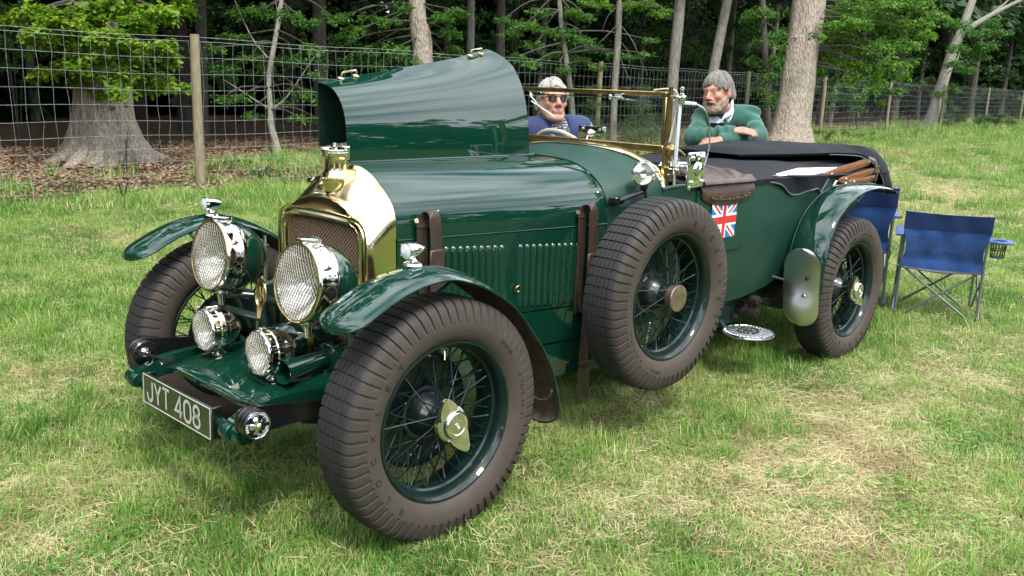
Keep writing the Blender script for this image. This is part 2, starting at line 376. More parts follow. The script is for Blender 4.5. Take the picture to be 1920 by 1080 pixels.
# tyre profile: (radius, offset outwards)
_half = [(R_TYRE, 0.0), (R_TYRE-0.001, 0.034), (R_TYRE-0.003, 0.064), (R_TYRE-0.010, 0.080), (R_TYRE-0.024, 0.0925), (R_TYRE-0.042, 0.0995),
         (R_TYRE-0.060, 0.1030), (R_TYRE-0.080, 0.1048), (R_TYRE-0.100, 0.1020), (R_TYRE-0.118, 0.0970), (R_TYRE-0.132, 0.0890), (R_RIM-0.004, 0.0740)]
def tyre_off(r): 
    rr = [p[0] for p in _half][::-1]; oo = [p[1] for p in _half][::-1]
    return float(np.interp(r, rr, oo))
def make_tyre(parent):
    # rows across the tread: (radius, offset, kind) kind 0 plain sidewall, 1 tread rib, 2 shoulder lug, 3 slit bottom
    def half(sgn):
        def tr(o): return R_TYRE-0.003*(o/0.064)**2
        out = []
        for c in (0.022, 0.044): out += [(tr(c-.0019), c-.0019, 1), (tr(c-.0015), c-.0015, 3), (tr(c+.0015), c+.0015, 3), (tr(c+.0019), c+.0019, 1)]
        out += [(R_TYRE-0.003, 0.064, 1), (R_TYRE-0.0075, 0.0755, 2), (R_TYRE-0.0145, 0.0845, 2), (R_TYRE-0.024, 0.0915, 2), (R_TYRE-0.035, 0.0965, 2), (R_TYRE-0.047, 0.0997, 2), (R_TYRE-0.060, 0.1028, 2), (R_TYRE-0.072, 0.1046, 2), (R_TYRE-0.0745, 0.1042, 0)]
        out += [(r, o, 0) for r, o in _half[7:]]
        return [(r, sgn*o, k) for r, o, k in out]
    a = half(-1)[::-1]; b = half(1)
    rows = a+[(R_TYRE, -0.0014, 1), (R_TYRE, -0.0011, 3), (R_TYRE, 0.0011, 3), (R_TYRE, 0.0014, 1)]+b
    NP = 66
    cols = []
    for p in range(NP):
        for f, g in ((0.0, 0), (0.02, 1), (0.15, 1), (0.17, 0), (0.36, 0), (0.60, 0), (0.80, 0)): cols.append((p, f, g))
    nr, nc = len(rows), len(cols); pit = 2*pi/NP
    vs = np.zeros((nc, nr, 3), np.float32); du = np.zeros((nc, nr), np.float32)
    for i, (p, f, g) in enumerate(cols):
        for j, (r, o, k) in enumerate(rows):
            sh = 0.0
            if k == 2: sh = min(1.0, (abs(o)-0.064)/0.030)
            # grooves widen on the shoulder and wave a little
            ff = f if f > .2 else f*(1+1.15*sh)
            if f > .2: ff = f+(1-f)*0.10*sh
            aa = (p+ff)*pit+0.006*sin(abs(o)*95)*(1 if k in (2, 0) and abs(o) > .06 else 0)*max(0, 1-max(0, (R_TYRE-r-.070)/.03))
            d = 0.0
            if k == 3: d = 0.0045
            if g and k in (1, 3): d = 0.0080
            if g and k == 2: d = 0.0095*(1-0.5*max(0, (R_TYRE-r-.03)/.045))
            n_r, n_o = (1, 0) if k in (1, 3) else (max(0.15, 1-sh), min(1, sh))
            q = d/sqrt(n_r*n_r+n_o*n_o); side = 1 if o >= 0 else -1
            vs[i, j] = ((r-q*n_r)*cos(aa), -(o-side*q*n_o), (r-q*n_r)*sin(aa))
            du[i, j] = 0.02 if k == 1 else (0.12+0.35*sh if k == 2 else (0.45 if k == 3 else 0.72))
            if g and k in (1, 2): du[i, j] = 0.50 if k == 1 else 0.98
    ii, jj = np.meshgrid(np.arange(nc), np.arange(nr-1), indexing='ij')
    n0 = ii*nr+jj; n1 = ((ii+1) % nc)*nr+jj
    faces = np.stack([n0, n0+1, n1+1, n1], -1).reshape(-1, 4)
    V_, F_ = vs.reshape(-1, 3), faces
    # raised lettering
    lv, lf = [], []
    def letters(txt, th0, size, r0, step=None, inner=False):
        nonlocal lv, lf
        n = len(txt)
        for i, ch in enumerate(txt):
            if ch == ' ': continue
            th = th0-(step*i if step else 0)
            t = text_mesh(ch, size, 0.004)
            base = len(V_)+len(lv)
            for p in t.v:
                r = r0+p.y; a_ = th-p.x/r0
                lv.append((r*cos(a_), -(tyre_off(r)-0.0012+p.z), r*sin(a_)))
            for f in t.f:
                for k in range(1, len(f)-1): lf.append((base+f[0], base+f[k], base+f[k+1], base+f[k+1]))
    letters('BLOCKLEY', radians(229), 0.034, 0.330, radians(13.9))
    letters('6.75/7.00-21', radians(20), 0.019, 0.334, radians(2.7))
    letters('SPECIAL', radians(49), 0.015, 0.334, radians(2.0))
    letters('INDIA', radians(-58), 0.013, 0.330, radians(2.0)) if False else None
    Vt = np.concatenate([V_, np.array(lv, np.float32)]) if lv else V_
    me = bpy.data.meshes.new('tyre')
    fl = [tuple(map(int, f)) for f in F_]+[(f[0], f[1], f[2]) for f in lf]
    me.from_pydata(Vt.tolist(), [], fl)
    me.materials.append(M['tyre_rubber'])
    at_ = me.attributes.new('dust', 'FLOAT', 'POINT')
    at_.data.foreach_set('value', np.concatenate([du.ravel(), np.full(len(lv), 0.22, np.float32)]).astype(np.float32))
    me.polygons.foreach_set('use_smooth', np.ones(len(fl), bool)); me.set_sharp_from_angle(angle=radians(32))
    o = bpy.data.objects.new('tyre', me); COL.objects.link(o); o.parent = parent
    return o

def axis_M(o=(0, 0, 0)):      # local z of the lathe points outwards (-y)
    return frame(o, (0, -1, 0), (1, 0, 0))
def make_wheel():
    A = axis_M()
    rim = MB()
    prof = [(0.268, 0.060), (0.276, 0.0665), (R_RIM-0.003, 0.0735), (R_RIM, 0.079), (R_RIM-0.003, 0.0835), (R_RIM-0.009, 0.0835), (0.270, 0.076), (0.262, 0.066), (0.2585, 0.050),
            (0.257, 0.036), (0.250, 0.030), (0.249, 0.004), (0.249, -0.02), (0.257, -0.036), (0.262, -0.066), (0.270, -0.078), (R_RIM-0.006, -0.083), (R_RIM, -0.077), (R_RIM-0.004, -0.072), (0.268, -0.062)]
    rim.lathe(prof, A, 96)
    wheel = rim.build('wheel', M['wheel_paint'], None, origin=(0, 0, 0), sharp=40)
    hub = MB()
    hub.lathe([(0.0, 0.088), (0.036, 0.086), (0.046, 0.078), (0.050, 0.066), (0.047, 0.055), (0.046, 0.035), (0.052, 0.022), (0.066, 0.004), (0.077, -0.014), (0.083, -0.032), (0.085, -0.045), (0.096, -0.048), (0.099, -0.056), (0.088, -0.064), (0.087, -0.09)], A, 48)
    h = hub.build('hub', M['hub_paint'], wheel, origin=(0, 0, 0), sharp=35)
    make_tyre(wheel)
    def spoke(r0, o0, r1, o1, da):
        m = MB(); p0 = Vector((r0, -o0, 0)); p1 = Vector((r1*cos(da), -o1, r1*sin(da)))
        m.tube([p0, p1], 0.0027, 6)
        d = (p1-p0).normalized(); m.tube([p1-d*0.016, p1-d*0.002], 0.0040, 6)      # nipple
        return m
    kinds = [(0.047, 0.066, 0.251, -0.012, radians(33)), (0.092, -0.050, 0.250, 0.026, radians(41)), (0.092, -0.053, 0.250, 0.000, -radians(41)),
             (0.047, 0.062, 0.251, -0.018, -radians(33)), (0.092, -0.050, 0.250, 0.020, radians(24)), (0.092, -0.053, 0.250, 0.006, -radians(24))]
    for ki, kd in enumerate(kinds):
        ms = spoke(*kd); n = 10
        first = ms.build('spoke', M['wheel_paint'], wheel, origin=(0, 0, 0))
        a0 = radians(ki*6)-kd[4]
        first.rotation_euler = (0, -a0, 0)
        for i in range(1, n):
            c = first.copy(); COL.objects.link(c); c.parent = wheel
            c.rotation_euler = (0, -a0-2*pi*i/n, 0)
    v = MB(); v.tube([(0.247*cos(1.45), -0.012, 0.247*sin(1.45)), (0.225*cos(1.45), -0.022, 0.225*sin(1.45)), (0.205*cos(1.47), -0.03, 0.205*sin(1.47))], [0.004, 0.004, 0.0035], 8)
    v.build('tyre_valve', M['brass'], wheel)
    return wheel
WHEEL = make_wheel()
def make_spinner():
    """two eared knock-off nut, local z outwards at offset 0.075"""
    m = MB(); A = axis_M()
    m.lathe([(0.050, 0.066), (0.056, 0.072), (0.056, 0.088), (0.050, 0.094), (0.044, 0.096), (0.044, 0.108), (0.040, 0.114), (0.028, 0.117), (0.026, 0.115), (0.0, 0.115)], A, 40)
    for s in (1, -1):
        rings = []
        for t, w, h0, h1 in ((0.040, 0.040, 0.078, 0.104), (0.058, 0.036, 0.080, 0.104), (0.076, 0.027, 0.085, 0.107), (0.092, 0.017, 0.092, 0.112), (0.101, 0.008, 0.098, 0.113)):
            ring = []
            for k in range(12):
                a = 2*pi*k/12; c, s_ = cos(a), sin(a)
                x = w*math.copysign(abs(c)**0.6, c); z = (h0+h1)/2+(h1-h0)/2*math.copysign(abs(s_)**0.6, s_)
                ring.append(A @ Vector((x, s*t, z)))
            rings.append(ring)
        m.loft(rings, True, True, True)
    t = text_mesh('B', 0.030, 0.002); m.join(t, A @ Matrix.Translation((0, 0, 0.1145)))
    return m
SPIN = make_spinner()
def make_cap():
    m = MB(); m.lathe([(0.052, 0.070), (0.050, 0.098), (0.058, 0.100), (0.060, 0.104), (0.058, 0.109), (0.052, 0.1105), (0.040, 0.113), (0.020, 0.1145), (0.0, 0.115)], axis_M(), 48)
    return m
def make_drum():
    m = MB(); prof = [(0.09, -0.060), (0.175, -0.062), (0.196, -0.066), (0.200, -0.074)]
    for k in range(7):
        z = -0.076-k*0.009
        prof += [(0.210, z), (0.210, z-0.0045), (0.200, z-0.0046), (0.200, z-0.009)]
    prof += [(0.200, -0.142), (0.06, -0.146), (0.03, -0.146)]
    m.lathe(prof, axis_M(), 64)
    return m
DRUM = make_drum()
def place_wheel(loc, yaw=0.0, camber=0.0, spin=0.0, far=False, label=None, kind='spinner', src=None, ear=0.0, drum=True):
    w = WHEEL if src else dup(WHEEL)
    w.parent = CAR; w.location = Vector(loc)-org(CAR); ORG[w.name] = Vector(loc)
    w.rotation_mode = 'XYZ'
    R = Matrix.Rotation(yaw+(pi if far else 0), 4, 'Z') @ Matrix.Rotation(camber, 4, 'X') @ Matrix.Rotation(-spin, 4, 'Y')
    w.rotation_euler = R.to_euler('XYZ')
    if label: w['label'] = label
    a = Matrix.Rotation(spin, 4, 'Y') @ Matrix.Scale(1.12, 4)
    if kind == 'spinner':
        k = MB().join(SPIN, a @ Matrix.Rotation(ear, 4, 'Y')).build('knock_off_nut', M['nut_nickel'], w, origin=(0, 0, 0), sharp=35)
    else:
        k = make_cap().build('hub_cap', M['aluminium'] if False else M['nickel_worn'], w, origin=(0, 0, 0), sharp=35)
    k.location = (0, 0, 0)
    if drum:
        d = MB().join(DRUM).build('brake_drum', M['wheel_paint'], w, origin=(0, 0, 0), sharp=30); d.location = (0, 0, 0)
    return w
place_wheel((1.3123, -0.7144, 0.6584), -0.0281, 0.0101, radians(-154), label='spare wheel carried upright beside the scuttle', kind='cap', drum=False)
place_wheel((0, -TRACK, HUB_Z), -0.0248, 0, 0.0, label='front wheel beside the exposed suspension nearest the camera', ear=radians(-27))
place_wheel((WB, -TRACK, HUB_Z), 0, 0, radians(70), ear=radians(-35), label='rear wheel under the curved rear wing')
place_wheel((0, TRACK, HUB_Z), -0.0248, 0, radians(40), far=True, label='front wheel on the far side behind the lamps', ear=0.6)
place_wheel((WB, TRACK, HUB_Z), 0, 0, radians(200), far=True, ear=0.2, src=True)

# ------------------------------------------------------------------ sections of the bonnet, scuttle and tub
SEC_F = catmull([V(0, 1.221, 0), V(-.085, 1.209, 0), V(-.161, 1.178, 0), V(-.228, 1.129, 0), V(-.272, 1.084, 0), V(-.293, 1.030, 0), V(-.296, .953, 0)], 4)
SEC_R = catmull([V(0, 1.216, 0), V(-.13, 1.2125, 0), V(-.25, 1.198, 0), V(-.352, 1.155, 0), V(-.425, 1.09, 0), V(-.454, 1.01, 0), V(-.459, .944, 0)], 4)
SEC_S = catmull([V(0, 1.257, 0), V(-.14, 1.254, 0), V(-.28, 1.240, 0), V(-.41, 1.207, 0), V(-.500, 1.165, 0), V(-.548, 1.09, 0), V(-.560, .99, 0)], 4)
X0, X1, X2 = 0.172, 1.240, 1.522
def bon(x, side=-1):
    t = (x-X0)/(X1-X0); t2 = t+0.10*sin(pi*t)*0.4
    return [V(x, (a.x*(1-t2)+b.x*t2)*(-side), a.y*(1-t)+b.y*t) for a, b in zip(SEC_F, SEC_R)]
def grid_or(rows, flip=False): return [r[::-1] for r in rows] if flip else rows
xs = [X0+(X1-X0)*i/12 for i in range(13)]
# near top panel (closed)
MB().sheet(grid_or([bon(x) for x in xs], True), 0.003).build('bonnet_top_panel', M['paint'], CAR, sharp=50, label='closed curved top panel of the bonnet')
# raised panel of the far side: cross sections measured in the (y, z) plane
RF = catmull([V(.002, 1.224, 0), V(.004, 1.30, 0), V(.017, 1.395, 0), V(.047, 1.458, 0), V(.098, 1.503, 0), V(.165, 1.522, 0), V(.20, 1.523, 0)], 5)
RR = catmull([V(.002, 1.219, 0), V(.008, 1.32, 0), V(.030, 1.435, 0), V(.058, 1.520, 0), V(.10, 1.590, 0), V(.155, 1.652, 0), V(.205, 1.697, 0)], 5)
rows = []
nx = 24
for i in range(nx+1):
    t = i/nx; row = []
    for j, (a, b) in enumerate(zip(RF, RR)):
        x0, x1 = 0.166, 1.212
        x = x0+(x1-x0)*t; s = j/(len(RF)-1)
        x -= 0.10*max(0, (s-0.72)/0.28)**2*max(0, (t-0.7)/0.3)       # the rear top corner is cut back
        row.append(V(x, a.x*(1-t)+b.x*t, a.y*(1-t)+b.y*t))
    rows.append(row)
RAISED = rows
MB().sheet(rows, 0.003, 0, 1).build('raised_bonnet_panel', [M['paint'], M['paint_dull']], CAR, sharp=50, label='raised top panel of the bonnet with two brass handles on its edge')
# its folded side panel hanging down on the far side
rows2 = []
for i in range(9):
    t = i/8; top = RAISED[int(t*nx)][-1]
    rows2.append([top+V(0.004*k, 0.004+0.012*k/3, -(0.255+0.06*t)*k/6) for k in range(7)])
MB().sheet(rows2, 0.003).build('folded_side_panel', M['paint_dull'], CAR, sharp=50, label='side panel of the raised bonnet folded down behind it')
for xa, xb in ((0.270, 0.345), (0.992, 1.062)):
    def topz(x): 
        t = (x-0.166)/(1.212-0.166); return V(x, RF[-1].x*(1-t)+RR[-1].x*t-0.012, RF[-1].y*(1-t)+RR[-1].y*t)
    a, b = topz(xa), topz(xb); n = V(0, -0.35, 0.93)
    h = MB(); h.tube([a-n*0.004, a+n*0.020, a*0.93+b*0.07+n*0.027, a*0.07+b*0.93+n*0.027, b+n*0.020, b-n*0.004], 0.0042, 8)
    for p in (a, b): h.lathe([(0.013, -0.004), (0.013, 0.004), (0.008, 0.008)], frame(p, n), 14, cap1=True)
    h.build('bonnet_handle', M['brass'], CAR)
# hinge along the centre line
MB().tube([(0.175, 0, 1.2225), (1.24, 0, 1.2175)], 0.0045, 8).build('bonnet_hinge', M['paint'], CAR)
# side panel with louvres
def side_y(x): t = (x-X0)/(X1-X0); t2 = t+0.10*sin(pi*t)*0.4; return -(0.298*(1-t2)+0.4605*t2)
def zseam(x): return interp(x, [X0, X1], [0.951, 0.941])
def zlow(x): return interp(x, [X0, X1], [0.612, 0.588])
rows = [[V(x, side_y(x)-0.0015, zlow(x)+(zseam(x)-zlow(x))*k/8) for k in range(9)] for x in xs]
SIDE = MB().sheet(rows, 0.003).build('bonnet_side_panel', M['paint'], CAR, sharp=50, label='louvred side panel of the bonnet')
rows = [[V(x, -side_y(x)+0.0015, zlow(x)+0.10*k/3) for k in range(4)][::-1] for x in xs]
MB().tube([(x, side_y(x)-0.003, zseam(x)+0.004) for x in xs], 0.0028, 6).build('bonnet_seam_bead', M['paint'], CAR)
def louvre(x):
    m = MB(); zt = 0.917-0.047*(x-0.338)/0.782; zb = zt-0.272; y0 = side_y(x)-0.0016
    w = 0.020; rings = []
    for t in (0, .02, .05, .10, .5, .9, .95, .98, 1):
        z = zt+(zb-zt)*t
        e = min(1, sqrt(max(0, 1-(1-min(t, 1-t)/0.07)**2))) if min(t, 1-t) < 0.07 else 1
        d = 0.011*e+0.0004
        rings.append([V(x-w*0.5*(0.3+0.7*e), y0+0.0008, z), V(x-w*0.2, y0-d*0.55, z), V(x+w*0.1, y0-d*0.92, z), V(x+w*0.36, y0-d, z), V(x+w*0.44, y0-d*0.85, z), V(x+w*0.40, y0+0.0008, z)])
    m.loft(rings, True, True, True)
    return m
for k in range(9): louvre(0.384+k*0.0335).build('louvre', M['paint'], SIDE, sharp=50)
for k in range(10): louvre(0.748+k*0.0355).build('louvre', M['paint'], SIDE, sharp=50)
# plain panels under it, along the frame
def plain_panel(z0, z1, xa, xb, off, name, mt):
    n = 14; rows = []
    for i in range(n+1):
        x = xa+(xb-xa)*i/n; y = (min(side_y(x), -.372) if x < X1 else -0.4605+0.012*min(1, (x-X1)/0.5))-off
        rows.append([V(x, y, (z0(x) if callable(z0) else z0)*(1-k/4)+(z1(x) if callable(z1) else z1)*k/4) for k in range(5)])
    return MB().sheet(rows, 0.004).build(name, mt, CAR, sharp=50)
plain_panel(lambda x: 0.452-0.02*(x-X0), lambda x: zlow(x)-0.007, 0.17, 1.26, 0.000, 'frame_panel', M['paint'])
plain_panel(lambda x: 0.30-0.03*min(1, (x-X0)), lambda x: 0.444-0.02*(x-X0), 0.19, 1.62, 0.002, 'undertray_side', M['paint'])
for x_, z_ in ((0.735, 0.705),):
    rg = MB(); c = V(x_, side_y(x_)-0.012, z_)
    rg.tube([c+V(0.017*cos(a), -0.006*sin(a), 0.015*sin(a)) for a in [2*pi*k/14 for k in range(15)]], 0.0035, 8, cap=False)
    rg.build('bonnet_ring_catch', M['brass_dull'], CAR)

# ------------------------------------------------------------------ scuttle (matt leathercloth)
def scut(x, side=-1):
    t = (x-X1)/(X2-X1); e = t*(1.25-0.25*t)
    R = [V(a.x, a.y+0.004, 0) for a in SEC_R]
    out = [V(x, (a.x*(1-e)+b.x*e)*(-side), a.y*(1-t)+b.y*t) for a, b in zip(R, SEC_S)]
    y1 = out[-1].y; z1 = out[-1].z
    for k in range(1, 6): 
        f = k/5; out.append(V(x, y1*(1-0.06*f*f), z1*(1-f)+0.44*f))
    return out
sm = MB()
sx = [X1+0.004+(X2-X1-0.004)*i/6 for i in range(7)]
sm.sheet([ (scut(x, 1)[::-1][:-1]+scut(x, -1))[::-1] if False else (scut(x)[::-1]+[V(p.x, -p.y, p.z) for p in scut(x)[1:]]) for x in sx], 0.006)
sm.build('scuttle', M['leathercloth'], CAR, sharp=50, label='scuttle covered in matt green leathercloth')
# brass cowl strip on the rear edge of the scuttle
arc = scut(X2)[:22][::-1]+[V(p.x, -p.y, p.z) for p in scut(X2)[1:22]]
rows = [[p+V(0.002, 0, 0.0045) for p in arc], [p+V(0.018, 0, 0.014) for p in arc], [p+V(0.034, 0, 0.0165) for p in arc], [p+V(0.042, 0, 0.006) for p in arc]]
MB().sheet(rows, 0.003).build('cowl_strip', M['brass'], CAR, sharp=60, label='brass strip edging the scuttle')
pad = MB(); pad.tube([V(X2+0.055, p.y*0.94, p.z-0.004) for p in arc[3:-3]], 0.020, 10); pad.build('dashboard_roll', M['cord'], CAR, label='pale padded roll behind the cowl strip')

# ------------------------------------------------------------------ tub
def tw(x): return interp(x, [1.52, 1.8, 2.3, 2.9, 3.3, 3.7, 4.05], [0.562, 0.580, 0.590, 0.586, 0.572, 0.55, 0.50])
def tzt(x): return interp(x, [1.52, 1.65, 1.8, 2.3, 2.9, 3.4, 4.05], [1.085, 1.095, 1.085, 1.078, 1.066, 1.05, 1.03])
def tzb(x): return interp(x, [1.5, 2.4, 2.65, 2.82, 2.95, 3.1, 3.6, 4.05], [0.44, 0.44, 0.465, 0.505, 0.585, 0.66, 0.68, 0.72])
def ty(x, z):
    u = max(0, min(1, (z-tzb(x))/(tzt(x)-tzb(x))))
    return -tw(x)*(1-0.12*(1-u)**2.4-0.012*u**8)
def xend(z): return interp(z, [.66, .78, .90, .985], [3.46, 3.58, 3.80, 4.06])
def tub_side(s):
    rows = []
    for i in range(41):
        x = X2+0.002+(4.05-X2)*i/40; row = []; xo = x
        for k in range(13):
            z = tzb(xo)+(tzt(xo)-tzb(xo))*k/12; x = min(xo, xend(z)); row.append(V(x, ty(x, z)*(-s), z))
        rows.append(row)
    return grid_or(rows, s > 0)
tm = MB(); tm.sheet(tub_side(-1), 0.012); tm.sheet(tub_side(1), 0.012)
back = [[V(xend(0.72+0.31*k/6)+0.05*(1-(y/0.5)**2), y, 0.72+0.31*k/6) for k in range(7)] for y in np.linspace(-0.498, 0.498, 15)]
tm.sheet(back, 0.012)
for s in (-1, 1): tm.tube([V(X2+0.002+(4.05-X2)*i/40, (ty(X2+(4.05-X2)*i/40, 9)+0.006)*(-s), tzt(X2+0.002+(4.05-X2)*i/40)+0.004) for i in range(41)], 0.011, 8)
tm.build('body_tub', M['leathercloth'], CAR, sharp=50, label='touring body covered in matt green leathercloth')
# near door: slightly proud panel with rounded lower corner
rows = []
for i in range(21):
    x = 1.775+0.51*i/20; zl = 0.748
    e = max(0, (x-2.165)/0.12); zl += 0.10*(1-sqrt(max(0, 1-e*e)))
    rows.append([V(x, ty(x, z)-0.011, z) for z in [zl+(1.070-zl)*k/10 for k in range(11)]])
DOOR = MB().sheet(rows, 0.009).build('passenger_door', M['leathercloth'], CAR, sharp=50)
fl = MB()
for z in (0.99,): fl.box((1.772, ty(1.772, z)-0.008, z), (0.02, 0.012, 0.022), 0.003)
fl.build('door_hinge', M['brass_dull'], DOOR)
# floor, firewall and the dark insides
ins = MB(); ins.box((2.75, 0, 0.50), (2.4, 0.98, 0.02)); ins.box((1.30, 0, 0.76), (0.02, 0.80, 0.60)); ins.box((2.55, 0, 0.78), (0.04, 1.04, 0.52))
ins.build('floor_boards', M['black_iron'], CAR)
for s in (-1, 1):
    st = MB(); st.box((2.08, s*0.27, 0.66), (0.50, 0.46, 0.14), 0.05, seg=3); st.box((2.40, s*0.27, 0.86), (0.14, 0.46, 0.42), 0.05, R=Matrix.Rotation(0.16, 3, 'Y'), seg=3)
    st.build('front_seat', M['leather'], CAR)
# engine block in the bonnet bay, seen only past the raised panel
en = MB(); en.box((0.70, 0.02, 0.82), (0.80, 0.20, 0.56), 0.02); en.box((0.72, 0.20, 0.95), (0.5, 0.12, 0.14), 0.03); en.tube([(0.36, 0.16, 1.06), (1.05, 0.16, 1.06)], 0.03, 10)
en.build('engine', M['greasy_iron'], CAR)

# ------------------------------------------------------------------ union flag stickers
def union_flag(w, h, Mx, name, blue, parent, label=None):
    f = MB(); e = 0.0005
    def quad(pts, lvl, mt): f.add([Mx @ Vector((x*w/2, y*h/2, lvl*e)) for x, y in pts], [tuple(range(len(pts)))], mt, False)
    quad([(-1, -1), (1, -1), (1, 1), (-1, 1)], 0, 0)
    def diag(x0, y0, x1, y1, wd, lvl, mt):
        a = V(x0*w/2, y0*h/2, 0); b = V(x1*w/2, y1*h/2, 0); d = (b-a).normalized(); n = V(-d.y, d.x, 0)*wd*h/2
        P = [a-n, b-n, b+n, a+n]; 
        # clip against the flag
        poly = [(p.x/(w/2), p.y/(h/2)) for p in P]
        for ax in (0, 1):
            for sg in (1, -1):
                out = []
                for i in range(len(poly)):
                    p, q = poly[i], poly[(i+1) % len(poly)]; fp, fq = 1-sg*p[ax], 1-sg*q[ax]
                    if fp >= 0: out.append(p)
                    if fp*fq < 0:
                        t = fp/(fp-fq); out.append((p[0]+(q[0]-p[0])*t, p[1]+(q[1]-p[1])*t))
                poly = out
        if len(poly) > 2: quad(poly, lvl, mt)
    diag(-1.2, -1.2, 1.2, 1.2, 0.20, 1, 1); diag(-1.2, 1.2, 1.2, -1.2, 0.20, 2, 1)
    for sx_, sy_ in ((1, 1), (-1, -1), (1, -1), (-1, 1)): diag(0.12*sx_, 0.02*sy_+0.12*sy_-0.04*sx_*1, 1.2*sx_, 1.2*sy_-0.06*sx_, 0.065, 3, 2)
    quad([(-1, -.33), (1, -.33), (1, .33), (-1, .33)], 4, 1); quad([(-.20, -1), (.20, -1), (.20, 1), (-.20, 1)], 5, 1)
    quad([(-1, -.20), (1, -.20), (1, .20), (-1, .20)], 6, 2); quad([(-.12, -1), (.12, -1), (.12, 1), (-.12, 1)], 7, 2)
    return f.build(name, [blue, M['white_print'], M['red_print']], parent, label=label)
fx, fz = 2.015, 0.912
nrm = V(ty(2.1, fz)-ty(1.9, fz), -0.2, 0).normalized(); nrm = (nrm+V(0, 0, -0.0)).normalized()
dz = V(0, ty(fx, fz+0.08)-ty(fx, fz-0.08), 0.16).normalized()
Mf = frame((fx, ty(fx, fz)-0.0135, fz), V(1, 0, 0).cross(dz), (1, 0, 0))
union_flag(0.236, 0.186, Mf, 'union_flag_sticker', M['blue_print'], DOOR, 'large union flag sticker on the door')
Mf2 = frame((0.222, side_y(0.222)-0.0035, 0.918), V(side_y(.3)-side_y(.2), -0.1, 0), (1, 0, 0))
union_flag(0.075, 0.048, Mf2, 'union_flag_badge', M['navy_print'], SIDE, 'small union flag badge behind the radiator')

# ------------------------------------------------------------------ radiator
def shell_ring(x, hw, zt, rc, zb=0.54, peak=0.0, n=10):
    """half outline from the near bottom over the top to the far bottom at a given x"""
    near = []
    near.append(V(x, -hw, zb)); near.append(V(x, -hw, (zb+zt-rc)/2)); near.append(V(x, -hw, zt-rc*1.05-peak))
    for k in range(1, n+1):
        a = pi/2*k/n; e = 0.80
        near.append(V(x, -hw+rc*1.35*(1-cos(a)**e if cos(a) > 1e-6 else 1), zt-peak-rc+rc*sin(a)**e))
    m = 5
    y1 = near[-1].y
    for k in range(1, m): near.append(V(x, y1*(1-k/m), zt-peak+peak*(1-(1-k/m)**2)))
    return near+[V(x, 0, zt)]+[V(p.x, -p.y, p.z) for p in near[::-1]]
def rear_ring(x):
    h = [V(x, -.297, .54), V(x, -.297, .75)]+[V(x, a.x+0.001, a.y+0.001) for a in SEC_F[::-1]]
    return h+[V(x, -p.y, p.z) for p in h[::-1][1:]]
def resample(ring, n):
    d = [0]
    for a, b in zip(ring, ring[1:]): d.append(d[-1]+(b-a).length)
    out = []
    for k in range(n):
        t = d[-1]*k/(n-1); i = max(0, min(len(ring)-2, int(np.searchsorted(d, t)-1)))
        f = (t-d[i])/max(1e-9, d[i+1]-d[i]); out.append(ring[i].lerp(ring[i+1], max(0, min(1, f))))
    return out
NR = 61
OP = lambda x, g: resample(shell_ring(x, 0.244+g, 1.012+g*0.72, 0.062+g*0.45, 0.54, 0.004), NR)
def RIDGE(x, g):
    h = [V(x, -.299-g, .54), V(x, -.299-g, .75), V(x, -.299-g, .925)]+catmull([V(x, -.298-g, .945), V(x, -.285-g, .985), V(x, -.236, 1.033+g), V(x, -.16, 1.072+g), V(x, -.09, 1.093+g), V(x, -.04, 1.101+g), V(x, 0, 1.103+g)], 4)
    return resample(h+[V(p.x, -p.y, p.z) for p in h[::-1][1:]], NR)
rings = [OP(0.052, -0.003), OP(0.036, -0.001), OP(0.027, 0.007), OP(0.025, 0.020), OP(0.030, 0.032), OP(0.034, 0.034), OP(0.031, 0.042), OP(0.030, 0.052),
         RIDGE(0.037, -.006), RIDGE(0.045, -.002), RIDGE(0.052, 0.0), RIDGE(0.058, 0.002)]
ra, rb = RIDGE(0.058, 0.002), resample(rear_ring(0.170), NR)
for t in (0.05, 0.12, 0.22, 0.36, 0.52, 0.7, 0.86, 1.0):
    e = t
    e2 = 0.72*e+0.28*sin(pi/2*e); rr = [V(a.x+(b.x-a.x)*e, a.y+(b.y-a.y)*e2, a.z+(b.z-a.z)*e2) for a, b in zip(ra, rb)]
    for i, p in enumerate(rr):                      # bulge the shoulders outwards
        s = sin(pi*t); nrm_ = V(-0.35, p.y*0.9, max(0, p.z-0.95)*2.2); nrm_ = nrm_.normalized() if nrm_.length > 0 else nrm_
        rr[i] = p+nrm_*0.002*s
    rings.append(rr)
rm = MB(); rm.loft(rings, False)
RAD = rm.build('radiator_shell', M['brass'], CAR, sharp=38, label='polished brass radiator shell')
# core and stone guard
co = MB(); cr = OP(0.085, -0.006); co.add(cr, [tuple(range(len(cr)))[::-1]], 0, False); co.loft([OP(0.052, -0.003), cr], False)
co.build('radiator_core', M['radiator_core'], CAR)
gm = MB(); half_w, z0g, z1g = 0.256, 0.545, 1.03
def inside(y, z): 
    top = 1.010 if abs(y) < 0.18 else 1.010-0.062+sqrt(max(0, 0.062**2-(max(0, abs(y)-0.181))**2))
    return abs(y) < 0.243 and z > 0.545 and z < top-0.002
step = 0.0195; 
def clip_line(p, d, L):
    pts = [p+d*(L*k/160) for k in range(161)]; ins_ = [q for q in pts if inside(q.y, q.z)]
    return (ins_[0], ins_[-1]) if len(ins_) > 3 else None
for fam, sl in ((0, .86), (1, -.86)):
    d = V(0, 1, sl).normalized()
    c = -1.2
    while c < 1.2:
        zb = 0.54 if sl > 0 else 1.04
        seg = clip_line(V(0.044+0.002*fam, c, zb), d if sl > 0 else V(0, 1, sl).normalized(), 0.84)
        if seg: gm.tube(seg, 0.0012, 4, cap=False)
        c += step*1.0
gm.build('radiator_grille', M['copper_mesh'], CAR, kind='stuff', label='diamond wire mesh over the radiator core')
